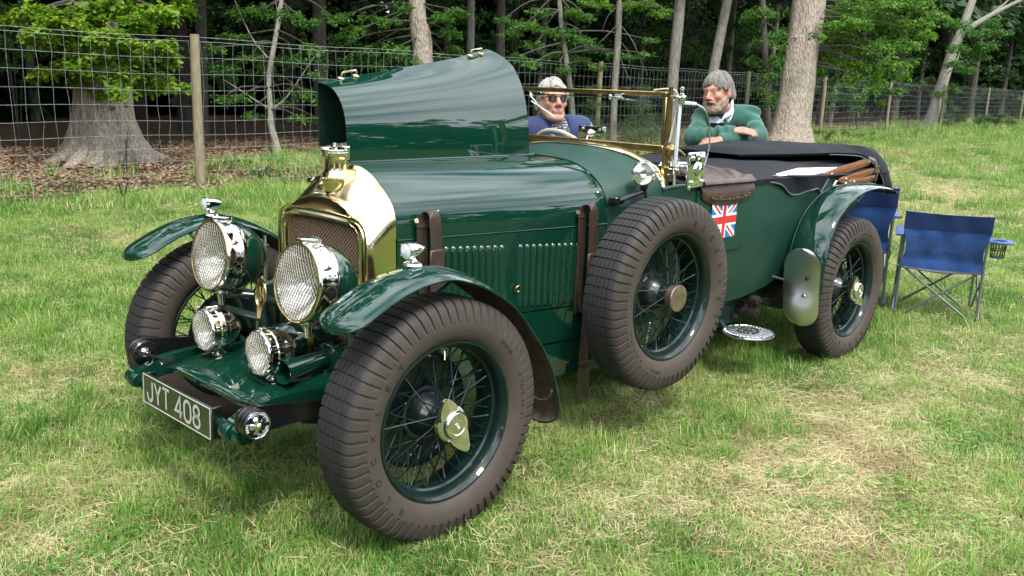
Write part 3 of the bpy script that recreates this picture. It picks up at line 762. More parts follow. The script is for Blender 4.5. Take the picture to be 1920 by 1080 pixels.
# filler neck and hinged cap
fc = V(0.108, 0, 1.166)
nk = MB(); nk.lathe([(0.050, -0.050), (0.052, -0.012), (0.060, -0.008), (0.060, 0.000), (0.053, 0.004), (0.050, 0.012), (0.047, 0.020), (0.044, 0.030), (0.042, 0.045), (0.042, 0.075), (0.046, 0.079), (0.047, 0.085)], Matrix.Translation(fc), 40)
nk.build('filler_neck', M['brass'], CAR, sharp=30)
cp = MB(); cp.lathe([(0.044, 0.078), (0.049, 0.083), (0.049, 0.098), (0.045, 0.100), (0.046, 0.106), (0.041, 0.110), (0.030, 0.114), (0.012, 0.118), (0.0, 0.119)], Matrix.Translation(fc), 40)
cp.box(fc+V(0.046, -0.004, 0.095), (0.022, 0.032, 0.052), 0.004); cp.box(fc+V(-0.030, 0.018, 0.108), (0.040, 0.022, 0.020), 0.005); cp.box(fc+V(-0.045, 0.0, 0.10), (0.02, 0.03, 0.03), 0.005)
cp.lathe([(0.012, 0), (0.012, 0.028), (0.0, 0.030)], frame(fc+V(-0.010, -0.006, 0.106), (0.1, 0.1, 1)), 14)
cp.tube([fc+V(-0.03, -0.03, 0.118), fc+V(0.03, 0.035, 0.124)], 0.006, 8)
cp.build('filler_cap', M['nickel'], CAR, sharp=35, label='nickel hinged radiator filler cap')
# winged emblem on the front of the shell
bx = frame((0.076, 0.105, 1.150), (-0.72, 0.22, 0.66), (0.10, -1, 0))
bg = MB()
bg.lathe([(0.0, 0.0035), (0.0145, 0.003), (0.0155, 0)], bx @ Matrix.Scale(1.25, 4, (1, 0, 0)), 20, mat=0)
for s in (1, -1):
    for k in range(7):
        bg.prism([(s*0.015, 0.010-k*0.0026)] + ([(s*(0.060-k*0.004), 0.013-k*0.0034), (s*(0.058-k*0.004), 0.0105-k*0.0034)] if s > 0 else [(s*(0.058-k*0.004), 0.0105-k*0.0034), (s*(0.060-k*0.004), 0.013-k*0.0034)][::1])+[(s*0.015, 0.0082-k*0.0026)], bx, 0.003, 1)
bg.join(text_mesh('B', 0.026, 0.0016), bx @ Matrix.Translation((0, 0, 0.003)), 2)
bg.build('winged_emblem', [M['black_gloss'], M['nickel'], M['white_print']], RAD)

# ------------------------------------------------------------------ wings
def wing(pts, y_out, y_in, crown, name, label, n=5, r0=0.085, r1=0.03, lip=0.008):
    P = catmull([V(x, 0, z) for x, z in pts], n); N = len(P)
    d = [0]
    for a, b in zip(P, P[1:]): d.append(d[-1]+(b-a).length)
    L = d[-1]; yc = (y_out+y_in)/2; hw = (y_in-y_out)/2; rows = []
    ts = [-1, -.97, -.88, -.7, -.45, -.2, 0, .2, .45, .7, .88, .97, 1]
    for i, p in enumerate(P):
        t = P[min(i+1, N-1)]-P[max(i-1, 0)]; nn = V(-t.z, 0, t.x).normalized()
        f = 1.0
        if d[i] < r0: f = min(f, sqrt(max(0.0, 1-(1-d[i]/r0)**2)))
        if L-d[i] < r1: f = min(f, sqrt(max(0.0, 1-(1-(L-d[i])/r1)**2)))
        f = max(f, 0.06)
        rows.append([V(p.x, yc+q*hw*f, p.z)+nn*(crown*(1-abs(q)**2.3)*min(1, 0.25+f)-lip*max(0, abs(q)-0.88)/0.12*0.6) for q in ts])
    m = MB(); m.sheet(rows, 0.0025, 0, 1)
    w = m.build(name, [M['paint'], M['mud']], CAR, sharp=50, label=label)
    bd = MB(); bd.tube([r[6]+V(0, 0, 0.0005) for r in rows[2:-2]], 0.0022, 6); bd.build('wing_bead', M['paint'], w)
    edge = MB()
    for q in (0, 12): edge.tube([r[q] for r in rows], 0.0042, 6)
    edge.build('wing_edge_wire', M['paint'], w)
    rv = MB()
    for i in range(3, N-6, 4):
        for q in (4, 8): 
            p = rows[i][q]; nn = (p-V(0 if p.x < 1.5 else WB, p.y, HUB_Z)).normalized(); rv.lathe([(0.0042, -0.001), (0.004, 0.0012), (0.0, 0.0024)], frame(p, nn), 8)
    rv.build('wing_rivets', M['paint'], w, kind='stuff')
    return w, rows
FW = [(-.425, .796), (-.395, .815), (-.345, .842), (-.275, .876), (-.20, .904), (-.125, .920), (-.044, .925), (.028, .914), (.155, .866), (.293, .776), (.399, .657), (.48, .548), (.534, .429), (.556, .33), (.548, .255)]
wn_, wn_rows = wing(FW, -.815, -.600, 0.022, 'front_wing', 'near front wing with muddy underside', r1=0.07)
wf_, wf_rows = wing(FW, .600, .815, 0.022, 'front_wing', 'far front wing', r1=0.07)
RW = [(2.742, .45), (2.735, .56), (2.745, .668), (2.785, .775), (2.865, .876), (2.995, .955), (3.15, 1.002), (3.30, 1.014), (3.45, 1.006), (3.60, .985), (3.72, .955)]
wing(RW, -.815, -.605, 0.022, 'rear_wing', 'near rear wing', r0=0.02, r1=0.06)
wing(RW, .605, .815, 0.022, 'rear_wing', 'far rear wing', r0=0.02, r1=0.06)
# mud flap stitching loop on the near front wing, wing stays
lp = MB(); a = V(0.500, -0.76, 0.405); lp.tube(catmull([a+V(0.0, 0.13, 0.035), a+V(0.012, 0.08, -0.02), a+V(0.018, 0.03, -0.045), a+V(0.02, -0.02, -0.03), a+V(0.018, -0.04, 0.01)], 5), 0.004, 6)
lp.build('wing_cable', M['mud'], CAR)
for s in (-1, 1):
    sy = MB()
    for x, z in ((-.20, .905), (.16, .86)): sy.tube([V(x, s*0.62, z), V(x*0.55, s*0.50, 0.74), V(x*0.2, s*0.42, 0.50)], 0.009, 8)
    sy.build('wing_stay', M['paint_dull'], CAR)
# aluminium stone guard in front of the near rear wing
rows = []
for i in range(41):
    t = .5-.5*cos(pi*i/40); z = 0.262+(0.706-0.262)*t; hw = 0.106
    e = min(t, 1-t)*0.444/0.10
    f = sqrt(max(0.0004, 1-(1-min(1, e))**2)); bow = 0.008*cos((t-0.5)*pi)
    rows.append([V(2.752-0.052*t-bow-0.010*(1-q*q), -0.706+q*hw*f, z) for q in np.linspace(-1, 1, 9)])
SG = MB().sheet(grid_or(rows, True), 0.003).build('stone_guard', M['aluminium_polished'] if 'aluminium_polished' in M else M['aluminium'], CAR, sharp=50, label='polished aluminium stone guard plate')
for y, z in ((-0.745, 0.545), (-0.73, 0.44)):
    MB().lathe([(0.012, 0.0), (0.012, 0.003), (0.006, 0.006), (0, 0.006)], frame((2.752-0.052*(z-.262)/.444-0.022, y, z), (-1, 0, 0.1)), 14).build('guard_bolt', M['black_iron'] if z > .5 else M['nickel'], SG)
# ------------------------------------------------------------------ lamps
def guard_mesh(M4, R, dome, step, wire):
    """wire lens guard: two crossed families following the domed lens"""
    m = MB()
    for fam in (0, 1):
        a0 = radians(58) if fam == 0 else radians(-58)
        u = V(cos(a0), sin(a0), 0); w = V(-sin(a0), cos(a0), 0)
        c = -R+step*0.5
        while c < R:
            h = sqrt(R*R-c*c); n = 7
            pts = []
            for k in range(n+1):
                q = u*c+w*(h*(2*k/n-1)); zz = dome*(1-(q.length/R)**2)+(0.0012 if (k+fam) % 2 else 0)
                pts.append(M4 @ V(q.x, q.y, zz))
            m.tube(pts, wire, 4, cap=False)
            c += step
    return m
def big_lamp(s):
    c = V(-.267, .303*s, .854); ax = V(-0.985, 0.0, 0.130)         # axis points forwards
    L = frame(c, ax, (0, 0, 1)); R = 0.143
    rm_ = MB()
    rm_.lathe([(R-0.012, 0.004), (R-0.004, 0.008), (R, 0.003), (R+0.001, -0.004), (R-0.001, -0.012), (R-0.003, -0.040), (R-0.001, -0.046), (R-0.001, -0.062), (R-0.004, -0.066), (R-0.006, -0.082)], L, 64)
    body = rm_.build('headlamp', M['nickel'], CAR, sharp=35, label='large %s headlamp with wire guard' % ('far' if s > 0 else 'near'))
    bw = MB(); bw.lathe([(R-0.005, -0.078), (R-0.006, -0.090), (R-0.012, -0.115), (R-0.026, -0.146), (R-0.047, -0.176), (R-0.072, -0.203), (R-0.100, -0.225), (R-0.122, -0.236), (0.0, -0.241)], L, 56)
    bw.build('headlamp_bowl', M['paint'], body, sharp=30)
    rf = MB(); rf.lathe([(R-0.010, -0.002)]+[( (R-0.012)*sqrt(1-k/10), -0.004-0.095*k/10) for k in range(11)], L, 48); rf.build('reflector', M['reflector'], body)
    bl = MB(); bl.lathe([(0.0, -0.030), (0.011, -0.036), (0.014, -0.05), (0.009, -0.07), (0.009, -0.098)], L, 16); bl.build('bulb', M['white_print'], body)
    ln = MB(); ln.lathe([(0.0001, 0.014)]+[((R-0.012)*k/8, 0.014*(1-(k/8)**2)) for k in range(1, 9)], L, 48); ln.build('lens', M['lens_glass'], body)
    guard_mesh(L @ Matrix.Translation((0, 0, 0.006)), R-0.010, 0.014, 0.0125, 0.00165).build('lens_guard', M['guard_wire'], body, kind='stuff')
    rg = MB(); rg.tube([L @ V((R-0.009)*cos(2*pi*k/48), (R-0.009)*sin(2*pi*k/48), 0.008) for k in range(49)], 0.0042, 6, cap=False); rg.build('guard_ring', M['brass_dull'], body)
    cl = MB()
    cl.box(L @ V(R+0.004, 0, -0.030), (0.014, 0.030, 0.085), 0.004, R=L.to_3x3()); cl.tube([L @ V(R+0.012, 0.024, -0.055), L @ V(R+0.012, -0.024, -0.055)], 0.006, 8)
    for a in (-1.05, 1.05):
        q = V(R*cos(a), R*sin(a), -0.030); cl.lathe([(0.009, 0), (0.009, 0.010), (0.005, 0.016), (0, 0.017)], frame(L @ q, L.to_3x3() @ V(cos(a), sin(a), 0)), 12)
        cl.tube([L @ V(R*cos(a+.0)*1.012, R*sin(a)*1.012, -0.01), L @ V(R*cos(a+.25)*1.012, R*sin(a+.25)*1.012, 0.002)], 0.0035, 6)
    cl.build('rim_clip', M['nickel'], body, sharp=35)
    st = MB(); b0 = L @ V(-R+0.006, 0, -0.055)
    st.lathe([(0.030, 0.004), (0.030, -0.008), (0.018, -0.016), (0.014, -0.03), (0.013, -0.06)], frame(b0, (0, 0, 1)), 16)
    st.tube([b0-V(0, 0, 0.02), V(-.13, .30*s, .675), V(-.055, .30*s, .657)], 0.013, 10); st.lathe([(0.022, -0.03), (0.024, 0), (0.022, 0.03)], frame(V(-.055, .30*s, .655), (0, 1, 0)), 14, cap0=True, cap1=True)
    st.build('headlamp_stem', M['nickel'], body, sharp=35)
big_lamp(1); big_lamp(-1)
def fog_lamp(s):
    c = V(-.365, .196*s, .593); ax = V(-1, 0, 0.03); L = frame(c, ax, (0, 0, 1)); R = 0.084
    b = MB(); b.lathe([(R-0.010, 0.002), (R-0.003, 0.006), (R, 0.0), (R-0.001, -0.010), (R-0.003, -0.030), (R+0.0005, -0.034), (R+0.0005, -0.050), (R-0.003, -0.054), (R-0.006, -0.070), (R-0.014, -0.092), (R-0.030, -0.118), (R-0.052, -0.140), (R-0.070, -0.151), (0.0, -0.156)], L, 48)
    body = b.build('fog_lamp', M['nickel'], CAR, sharp=35, label='small %s fog lamp on the front apron' % ('far' if s > 0 else 'near'))
    rf = MB(); rf.lathe([((R-0.009)*sqrt(1-k/10), -0.004-0.055*k/10) for k in range(11)], L, 36); rf.build('reflector', M['reflector'], body)
    ln = MB(); ln.lathe([(0.0001, 0.006)]+[((R-0.008)*k/6, 0.006*(1-(k/6)**2)) for k in range(1, 7)], L, 36); ln.build('lens', M['lens_glass'], body)
    guard_mesh(L @ Matrix.Translation((0, 0, 0.004)), R-0.008, 0.008, 0.0115, 0.00150).build('lens_guard', M['guard_wire'], body, kind='stuff')
    k = MB(); k.box(L @ V(R+0.002, 0, -0.03), (0.010, 0.022, 0.05), 0.003, R=L.to_3x3())
    k.lathe([(0.030, 0), (0.030, 0.006), (0.018, 0.012), (0.012, 0.02), (0.012, 0.04)], frame((-.305, .196*s, .487), (0, 0, 1)), 16)
    k.build('fog_lamp_stem', M['nickel'], body, sharp=35)
fog_lamp(1); fog_lamp(-1)
def wing_lamp(s):
    c = V(-.095, .672*s, 1.000); L = frame(c, (-1, 0.0, 0.0), (0, 0, 1)); R = 0.028
    b = MB(); b.lathe([(R-0.004, 0.001), (R, 0.0), (R, -0.012), (R-0.002, -0.014), (R-0.003, -0.03), (R-0.009, -0.055), (R-0.018, -0.076), (R-0.028, -0.088), (0, -0.09)], L, 28)
    b.lathe([(0.034, -0.004), (0.030, 0.004), (0.016, 0.010), (0.010, 0.02), (0.010, 0.032)], frame(c+V(0.030, 0, -0.046), (0.05, 0, 1)), 16)
    body = b.build('side_lamp', M['chrome'], CAR, sharp=35, label='%s bullet side lamp on top of its wing' % ('far' if s > 0 else 'near'))
    ln = MB(); ln.lathe([(0.0, 0.006), (R*0.5, 0.0045), (R-0.003, 0.001)], L, 24); ln.build('lens', M['white_glass'], body)
wing_lamp(1); wing_lamp(-1)

# ------------------------------------------------------------------ front apron, frame horns, plate
rows = []
for i in range(15):
    t = i/14; x = -0.462+0.50*t; hw = 0.304+0.03*t; z = 0.455+0.030*min(1, t*3)
    row = []
    for q in np.linspace(-1, 1, 15):
        dr = 0.012*max(0, abs(q)-0.86)/0.14
        row.append(V(x-(0.0 if t > 0 else 0), q*hw, z-dr+0.006*(1-q*q)))
    rows.append(row)
lipr = [V(p.x-0.008, p.y, p.z-0.006) for p in rows[0]]; lip2 = [V(p.x-0.006, p.y, p.z-0.022) for p in rows[0]]
MB().sheet([lip2, lipr]+rows, 0.003).build('front_apron', M['paint'], CAR, sharp=45, label='green sheet apron between the frame horns')
for s in (-1, 1):
    pth = catmull([V(-.575, .345*s, .412), V(-.52, .345*s, .445), V(-.42, .345*s, .470), V(-.25, .348*s, .468), V(-.05, .35*s, .44), V(.25, .355*s, .37), V(.6, .36*s, .34)], 5)
    rings = []
    for i, p in enumerate(pth):
        h = 0.018+0.028*min(1, i/12); w = 0.020
        d = (pth[min(i+1, len(pth)-1)]-pth[max(0, i-1)]).normalized(); up = V(-d.z, 0, d.x)
        rings.append([p+V(0, -w, 0)+up*0.012, p+V(0, -w, 0)-up*h*1.6, p+V(0, w, 0)-up*h*1.6, p+V(0, w, 0)+up*0.012])
    fr_ = MB(); fr_.loft(rings, True, True, True, smooth=False)
    fr_.lathe([(0.010, -0.026), (0.024, -0.026), (0.027, -0.020), (0.027, 0.020), (0.024, 0.026), (0.010, 0.026)], frame(V(-.572, .345*s, .403), (0, 1, 0)), 20, cap0=True, cap1=True)
    FH = fr_.build('frame_horn', M['paint'], CAR, sharp=35)
    sp = MB()
    for k in range(5):
        l = 0.56-0.085*k; c = V(0.0, .345*s, .345-.010*k)
        sp.loft([[c+V(u, -.022, .012+0.16*(u/0.56)**2-0.0), c+V(u, .022, .012+0.16*(u/0.56)**2), c+V(u, .022, .004+0.16*(u/0.56)**2), c+V(u, -.022, .004+0.16*(u/0.56)**2)] for u in np.linspace(-l, l, 15)], True, True, True, smooth=False)
    sp.build('front_leaf_spring', M['black_iron'], CAR)
ct = MB(); ct.tube([(-.550, -.44, .400), (-.550, .44, .400)], 0.019, 14)
for s in (-1, 1): ct.lathe([(0.030, -0.02), (0.030, 0.02)], frame(V(-.555, .395*s, .400), (0, 1, 0)), 18, cap0=True, cap1=True)
ct.build('cross_tube', M['paint'], CAR, sharp=35)
def damper(s):
    x, z = (-.538, .452) if s < 0 else (-.505, .480)
    L = frame(V(x, .470*s, z), (0, s, 0), (0, 0, 1))
    if s > 0: L = frame(V(x, .400, z), (0, -1, 0), (0, 0, 1))
    d = MB(); d.lathe([(0.030, -0.062), (0.048, -0.060), (0.0505, -0.055), (0.0505, -0.044), (0.046, -0.041), (0.046, -0.034), (0.0505, -0.031), (0.0505, -0.018), (0.046, -0.015), (0.0505, -0.012), (0.0505, 0.000), (0.046, 0.004), (0.0435, 0.002), (0.0, 0.002)], L, 40)
    rings = []
    for k in range(9):
        t = k/8; p = V(x+0.02+0.40*t, .435*s, z+0.004-0.03*t); h = 0.030*(1-t)+0.016
        rings.append([p+V(0, -.007, h), p+V(0, -.007, -h), p+V(0, .007, -h), p+V(0, .007, h)])
    d.loft(rings, True, True, True, smooth=False)
    o = d.build('friction_damper', M['black_gloss'], CAR, sharp=35, label='%s round friction damper' % ('far' if s > 0 else 'near'))
    f = MB(); f.lathe([(0.0455, 0.003), (0.0440, 0.006), (0.0425, 0.004)], L, 40) if s < 0 else f.lathe([(0.026, 0.002), (0.024, 0.008), (0.012, 0.013)], L, 32)
    for k in range(5 if s < 0 else 0):
        a0 = 2*pi*k/5+0.3
        f.loft([[L @ V(r*cos(a0+u*w), r*sin(a0+u*w), zz+0.002*(1-u*u)) for u in (-1, -.5, 0, .5, 1)] for r, w, zz in ((0.012, 0.62, 0.013), (0.020, 0.50, 0.012), (0.027, 0.42, 0.009), (0.031, 0.30, 0.005))], False)
    f.lathe([(0.016, 0.003), (0.015, 0.014), (0.0105, 0.015)], L, 24)
    f.lathe([(0.0105, 0.013), (0.0105, 0.024), (0.0, 0.025)], L, 6)
    f.build('damper_star', M['chrome'], o, sharp=35)
    tx = MB()
    for word, a0 in ((('ANDRE', 205), ('HARTFORD', 122), ('SHOCK', 45), ('ABSORBER', -20)) if s < 0 else ()):
        for i, ch in enumerate(word):
            a = radians(a0-(i)*9.5); t = text_mesh(ch, 0.0105, 0.001)
            side = -1 if s < 0 else 1
            # letters stand with their tops outwards, read clockwise from outside
            rad = V(cos(a), 0, sin(a)); tan = V(sin(a), 0, -cos(a))
            
            c = (V(x, -.470, z)+V(0, -0.0022, 0) if s < 0 else V(x, .400, z)+V(0, -0.0022, 0))+rad*0.037
            Mx = Matrix(((tan.x, rad.x, 0, c.x), (0, 0, -1.0, c.y), (tan.z, rad.z, 0, c.z), (0, 0, 0, 1)))
            tx.join(t, Mx)
    if s < 0: tx.build('damper_lettering', M['white_print'], o)
damper(-1); damper(1)
# number plate
P0 = V(-.580, 0, .401); PM = frame(P0, (-0.995, 0, 0.02), (0, -1, 0))
pl = MB(); pl.box((0, 0, 0), (0.512, 0.118, 0.010), 0.003); pl.xf(PM)
NP_ = pl.build('number_plate', M['plate_black'], CAR, label='black number plate with silver characters')
def stroke_text(m, txt, x0, wd, ht, gap, sw, Mx):
    """stroked characters of even line width on the plate"""
    arc = lambda cx, cy, rx, ry, a, b, n=9: [(cx+rx*cos(radians(a+(b-a)*k/n)), cy+ry*sin(radians(a+(b-a)*k/n))) for k in range(n+1)]
    G = {'J': [[(.92, 1), (.92, .28)]+arc(.52, .28, .40, .28, 0, -180)[1:]+[(.12, .38)]], 'Y': [[(0, 1), (.5, .48)], [(1, 1), (.5, .48)], [(.5, .48), (.5, 0)]], 'T': [[(0, 1), (1, 1)], [(.5, 1), (.5, 0)]],
         '4': [[(.72, 0), (.72, 1), (0, .27), (1, .27)]], '0': [arc(.5, .72, .46, .28, 0, 180)+arc(.5, .28, .46, .28, 180, 360)+[(.96, .72)]],
         '8': [arc(.5, .76, .40, .24, 0, 360, 16), arc(.5, .27, .46, .27, 0, 360, 16)]}
    x = x0
    for ch in txt:
        if ch == ' ': x += wd*.62; continue
        for path in G[ch]:
            P = [V(x+px_*wd, (py_-.5)*ht, 0) for px_, py_ in path]; L_, R_ = [], []
            for i, p in enumerate(P):
                d0 = (p-P[i-1]).normalized() if i else None; d1 = (P[i+1]-p).normalized() if i < len(P)-1 else None
                d = ((d0 or d1)+(d1 or d0)).normalized(); n = V(-d.y, d.x, 0); k = sw/2/max(.45, n.dot(V(-(d1 or d0).y, (d1 or d0).x, 0)))
                if d0 is None: p = p-d*sw*.0
                L_.append(Mx @ (p+n*k)); R_.append(Mx @ (p-n*k))
            N_ = len(P); m.add(L_+R_, [(N_+i, N_+i+1, i+1, i) for i in range(N_-1)], 0, False)
        x += wd+gap
tx = MB(); stroke_text(tx, 'JYT 408', -.222, .050, .076, .0145, .0115, PM @ Matrix.Translation((0, 0, .0062)))
tx.build('plate_lettering', M['plate_silver'], NP_)
bd = MB()
for a, b in (((-.25, -.054), (.25, -.054)), ((.25, -.054), (.25, .054)), ((.25, .054), (-.25, .054)), ((-.25, .054), (-.25, -.054))):
    bd.tube([PM @ V(*a, 0.0055), PM @ V(*b, 0.0055)], 0.0017, 6)
bd.build('plate_border', M['plate_silver'], NP_)
sb = MB(); sb.box(V(-.558, -.246, .400), (0.036, 0.012, 0.112), 0.002); sb.box(V(-.558, .246, .400), (0.036, 0.012, 0.112), 0.002); sb.tube([(-.572, -.15, .40), (-.560, -.15, .40)], .012, 8)
sb.build('plate_bracket', M['black_gloss'], NP_)
bt = MB()
for y in (-.10, .20): bt.lathe([(0.006, 0.005), (0.005, 0.008), (0, 0.009)], PM @ Matrix.Translation((y*-1.0, -0.002, 0)), 10)
bt.build('plate_bolt', M['black_iron'], NP_)
# cross bar with badge, posts, dynamo, horn
cb = MB(); cb.tube([(-.055, -.42, .655), (-.055, .42, .655)], 0.016, 12)
for s in (-1, 1):
    cb.tube([(-.06, .31*s, .66), (-.05, .345*s, .46)], 0.020, 10); cb.box((-.03, .30*s, .60), (0.06, 0.045, 0.24), 0.01); cb.tube([(-.06, .30*s, .69), (.06, .30*s, .73)], 0.014, 10)
    cb.tube([(-.055, .42*s, .655), (-.05, .56*s, .68), (-.02, .62*s, .80)], 0.012, 8)
cb.tube([(-.232, 0.003, .665), (-.20, 0.003, .56), (-.17, 0.003, .50)], 0.010, 8); cb.tube([(-.215, .40, .63), (-.225, .0, .655)], .014, 10)
cb.build('lamp_crossbar', M['paint_dull'], CAR, sharp=40)
bg = MB(); BM = frame(V(-.232, 0.003, .745), (-1, 0, 0.12), (0, -1, 0))
for r_, th in ((1.0, .0045), (0.80, .002)): bg.tube([BM @ V(.034*r_*cos(2*pi*k/32), .048*r_*sin(2*pi*k/32)+0.004, 0) for k in range(33)], th, 6, cap=False)
for cx in (-.010, .010):
    for sg in (-1, 1): bg.tube([BM @ V(cx+sg*.0135, -.022, 0), BM @ V(cx, .034, 0)], .0024, 6)
    bg.tube([BM @ V(cx-.009, -.004, 0), BM @ V(cx+.009, -.004, 0)], .002, 6)
bg.prism([(-.020, -.040), (-.010, -.085), (.010, -.085), (.020, -.040), (.0, -.050)], BM @ Matrix.Translation((0, 0, -.002)), .004)
bg.prism([(-.028, .058), (0, .050), (.028, .058), (.014, .066), (.006, .064), (0, .074), (-.006, .064), (-.014, .066)], BM @ Matrix.Translation((0, 0, -.002)), .006)
bg.build('brass_badge', M['brass_dull'], CAR, label='oval brass badge with two interlaced letters on the crossbar')
cbl = MB(); cbl.tube(catmull([V(-.19, .09, .79), V(-.20, .075, .70), V(-.21, .07, .60), V(-.20, .072, .50)], 6), .005, 8); cbl.build('flexible_conduit', M['nickel'], CAR)
dy = MB(); dy.lathe([(0.0, 0.135), (0.03, 0.133), (0.060, 0.12), (0.080, 0.09), (0.086, 0.06), (0.086, -0.12), (0.07, -0.14), (0.03, -0.15)], frame(V(-.115, -.06, .556), (-1, 0, 0), (0, 0, 1)), 36)
DY = dy.build('dynamo', M['paint'], CAR, sharp=40)
b2 = MB(); b2.lathe([(0.0865, -0.012), (0.0885, -0.011), (0.0885, 0.013), (0.0865, 0.014)], frame(V(-.115, -.06, .556), (-1, 0, 0), (0, 0, 1)), 36); b2.build('dynamo_band', M['brass_dull'], DY)
hn = MB(); L = frame(on(529, 698, 'y', -.285), (-.985, -.17, -.02), (0, 0, 1))
hn.lathe([(0.034, -0.03), (0.040, -0.006), (0.0425, 0.001), (0.0445, 0.002), (0.0450, -0.002), (0.0425, -0.02), (0.036, -0.08), (0.032, -0.18), (0.033, -0.205), (0.052, -0.207), (0.054, -0.213), (0.054, -0.228), (0.050, -0.233), (0.050, -0.245), (0.034, -0.25), (0.034, -0.36)], L, 32)
hn.lathe([(0.0, -0.12), (0.028, -0.11), (0.034, -0.03)], L, 24); hn.box(L @ V(-.055, 0, -.222), (0.06, 0.03, 0.03), 0.005)
hn.build('horn_trumpet', M['paint'], CAR, sharp=35)
# front axle, steering, chassis
axl = MB()
axl.loft([[V(x_+0.018*cos(2*pi*k/10), y, z_+0.032*sin(2*pi*k/10)) for k in range(10)] for x_, y, z_ in [(0, -.60, .41), (0, -.52, .37), (0, -.40, .325), (0, .40, .325), (0, .52, .37), (0, .60, .41)]], True, True, True)
axl.tube([(.14, -.55, .36), (.14, .55, .36)], 0.014, 8)
axl.build('front_axle', M['paint_dull'], CAR)
ch = MB()
for s in (-1, 1): ch.box((1.75, .34*s, .36), (2.9, .05, .12), 0.005)
for x in (0.55, 1.6, 2.6, 3.3): ch.box((x, 0, .36), (0.06, .66, .08), 0.005)
ch.box((0.6, 0, .40), (0.9, .34, .26), 0.03); ch.box((1.55, 0, .42), (.6, .28, .26), .03); ch.tube([(1.8, 0, .42), (3.0, 0, .42)], .035, 10)
ch.build('chassis_frame', M['black_iron'], CAR)
rx = MB(); rx.tube([(WB, -.58, HUB_Z), (WB, .58, HUB_Z)], .045, 12); rx.lathe([(0.05, -.14), (.14, -.09), (.16, 0), (.14, .09), (.05, .14)], frame(V(WB, 0, HUB_Z), (0, 1, 0)), 24)
rx.build('rear_axle', M['black_iron'], CAR)
tk = MB(); tk.box((3.66, 0, .60), (.34, .70, .26), .08, seg=3); tk.build('fuel_tank', M['paint_dull'], CAR)
for s in (-1, 1):
    ls = MB()
    for k in range(6):
        xa, xb = 2.56+0.07*k, 3.95-0.07*k
        pts_ = [(xa+(xb-xa)*u) for u in np.linspace(0, 1, 13)]
        zz = lambda x: .405-.012*k-0.055*(1-((x-3.2)/0.68)**2)*1.0
        ls.loft([[V(x, s*.47-.024, zz(x)), V(x, s*.47+.024, zz(x)), V(x, s*.47+.024, zz(x)-.010), V(x, s*.47-.024, zz(x)-.010)] for x in pts_], True, True, True, smooth=False)
    ls.box((3.2, s*.47, .33), (.10, .06, .10), .005); ls.box((2.9, s*.47, .352), (.03, .056, .07), .003); 
    ls.build('rear_leaf_spring', M['greasy_iron'], CAR)
    sh = MB()
    for z in (.405, .335): sh.lathe([(.012, -.075), (.026, -.073), (.026, .073), (.012, .075)], frame(V(2.55, s*.47, z), (0, 1, 0)), 16, cap0=True, cap1=True)
    sh.box((2.55, s*.47, .37), (.035, .024, .11), .006); sh.box((2.54, s*.402, .37), (.07, .012, .15), .004)
    for z in (.435, .30): sh.lathe([(.016, 0), (.016, .02), (.009, .022), (.009, .034), (0, .035)], frame(V(2.49, s*.42, z), (0, s, .1)), 8)
    for z in (.405, .335): sh.lathe([(.012, .07), (.012, .085), (.0, .086)], frame(V(2.55, s*.47, z), (0, s, 0)), 6)
    sh.build('spring_shackle', M['greasy_iron'], CAR, sharp=35)
    vp = MB()
    rows = [[V(x, s*(.425-.006*k), interp(x, [1.5, 2.4, 2.62, 2.8], [.262, .262, .275, .33])*(1-k/4)+(tzb(x)+.01)*k/4) for k in range(5)] for x in np.linspace(1.25, 2.80, 14)]
    vp.sheet(grid_or(rows, s > 0), .004); vp.build('valance', M['paint_dull'], CAR, sharp=50)
    sy2 = MB(); sy2.tube([(2.70, s*.46, .53), (2.76, s*.60, .50), (2.77, s*.66, .50)], .010, 8); sy2.tube([(2.66, s*.44, .62), (2.84, s*.50, .80)], .02, 8); sy2.build('rear_wing_stay', M['paint_dull'], CAR)
# round step plate
sp_ = MB(); SM = frame(V(2.402, -.580, .250), (0, 0, 1), (1, 0, 0))
sp_.lathe([(0.0, -0.006), (.128, -0.006), (.142, -0.002), (.144, .004), (.142, .010), (.134, .012), (.131, .008), (.0, .008)], SM, 48)
for k in range(-6, 7):
    y = k*.0195; h = sqrt(max(0, .128**2-y*y))
    if h > .02: sp_.box((2.402, -.580+y, .2605), (2*h, .009, .007), .002)
STEP = sp_.build('step_plate', M['aluminium'], CAR, sharp=35, label='round ribbed aluminium step plate')
em = MB(); em.tube([SM @ V(.062*cos(2*pi*k/30), .05*sin(2*pi*k/30), .0145) for k in range(31)], .004, 6, cap=False); em.join(text_mesh('B', .08, .004), SM @ Matrix.Translation((0, 0, .012)) @ Matrix.Rotation(0.4, 4, 'Z'))
em.build('step_emblem', M['greasy_iron'], STEP)
sa = MB(); sa.box((2.402, -.50, .232), (.08, .22, .02), .004); sa.tube([(2.36, -.42, .30), (2.38, -.46, .24)], .012, 8); sa.build('step_bracket', M['paint_dull'], STEP)

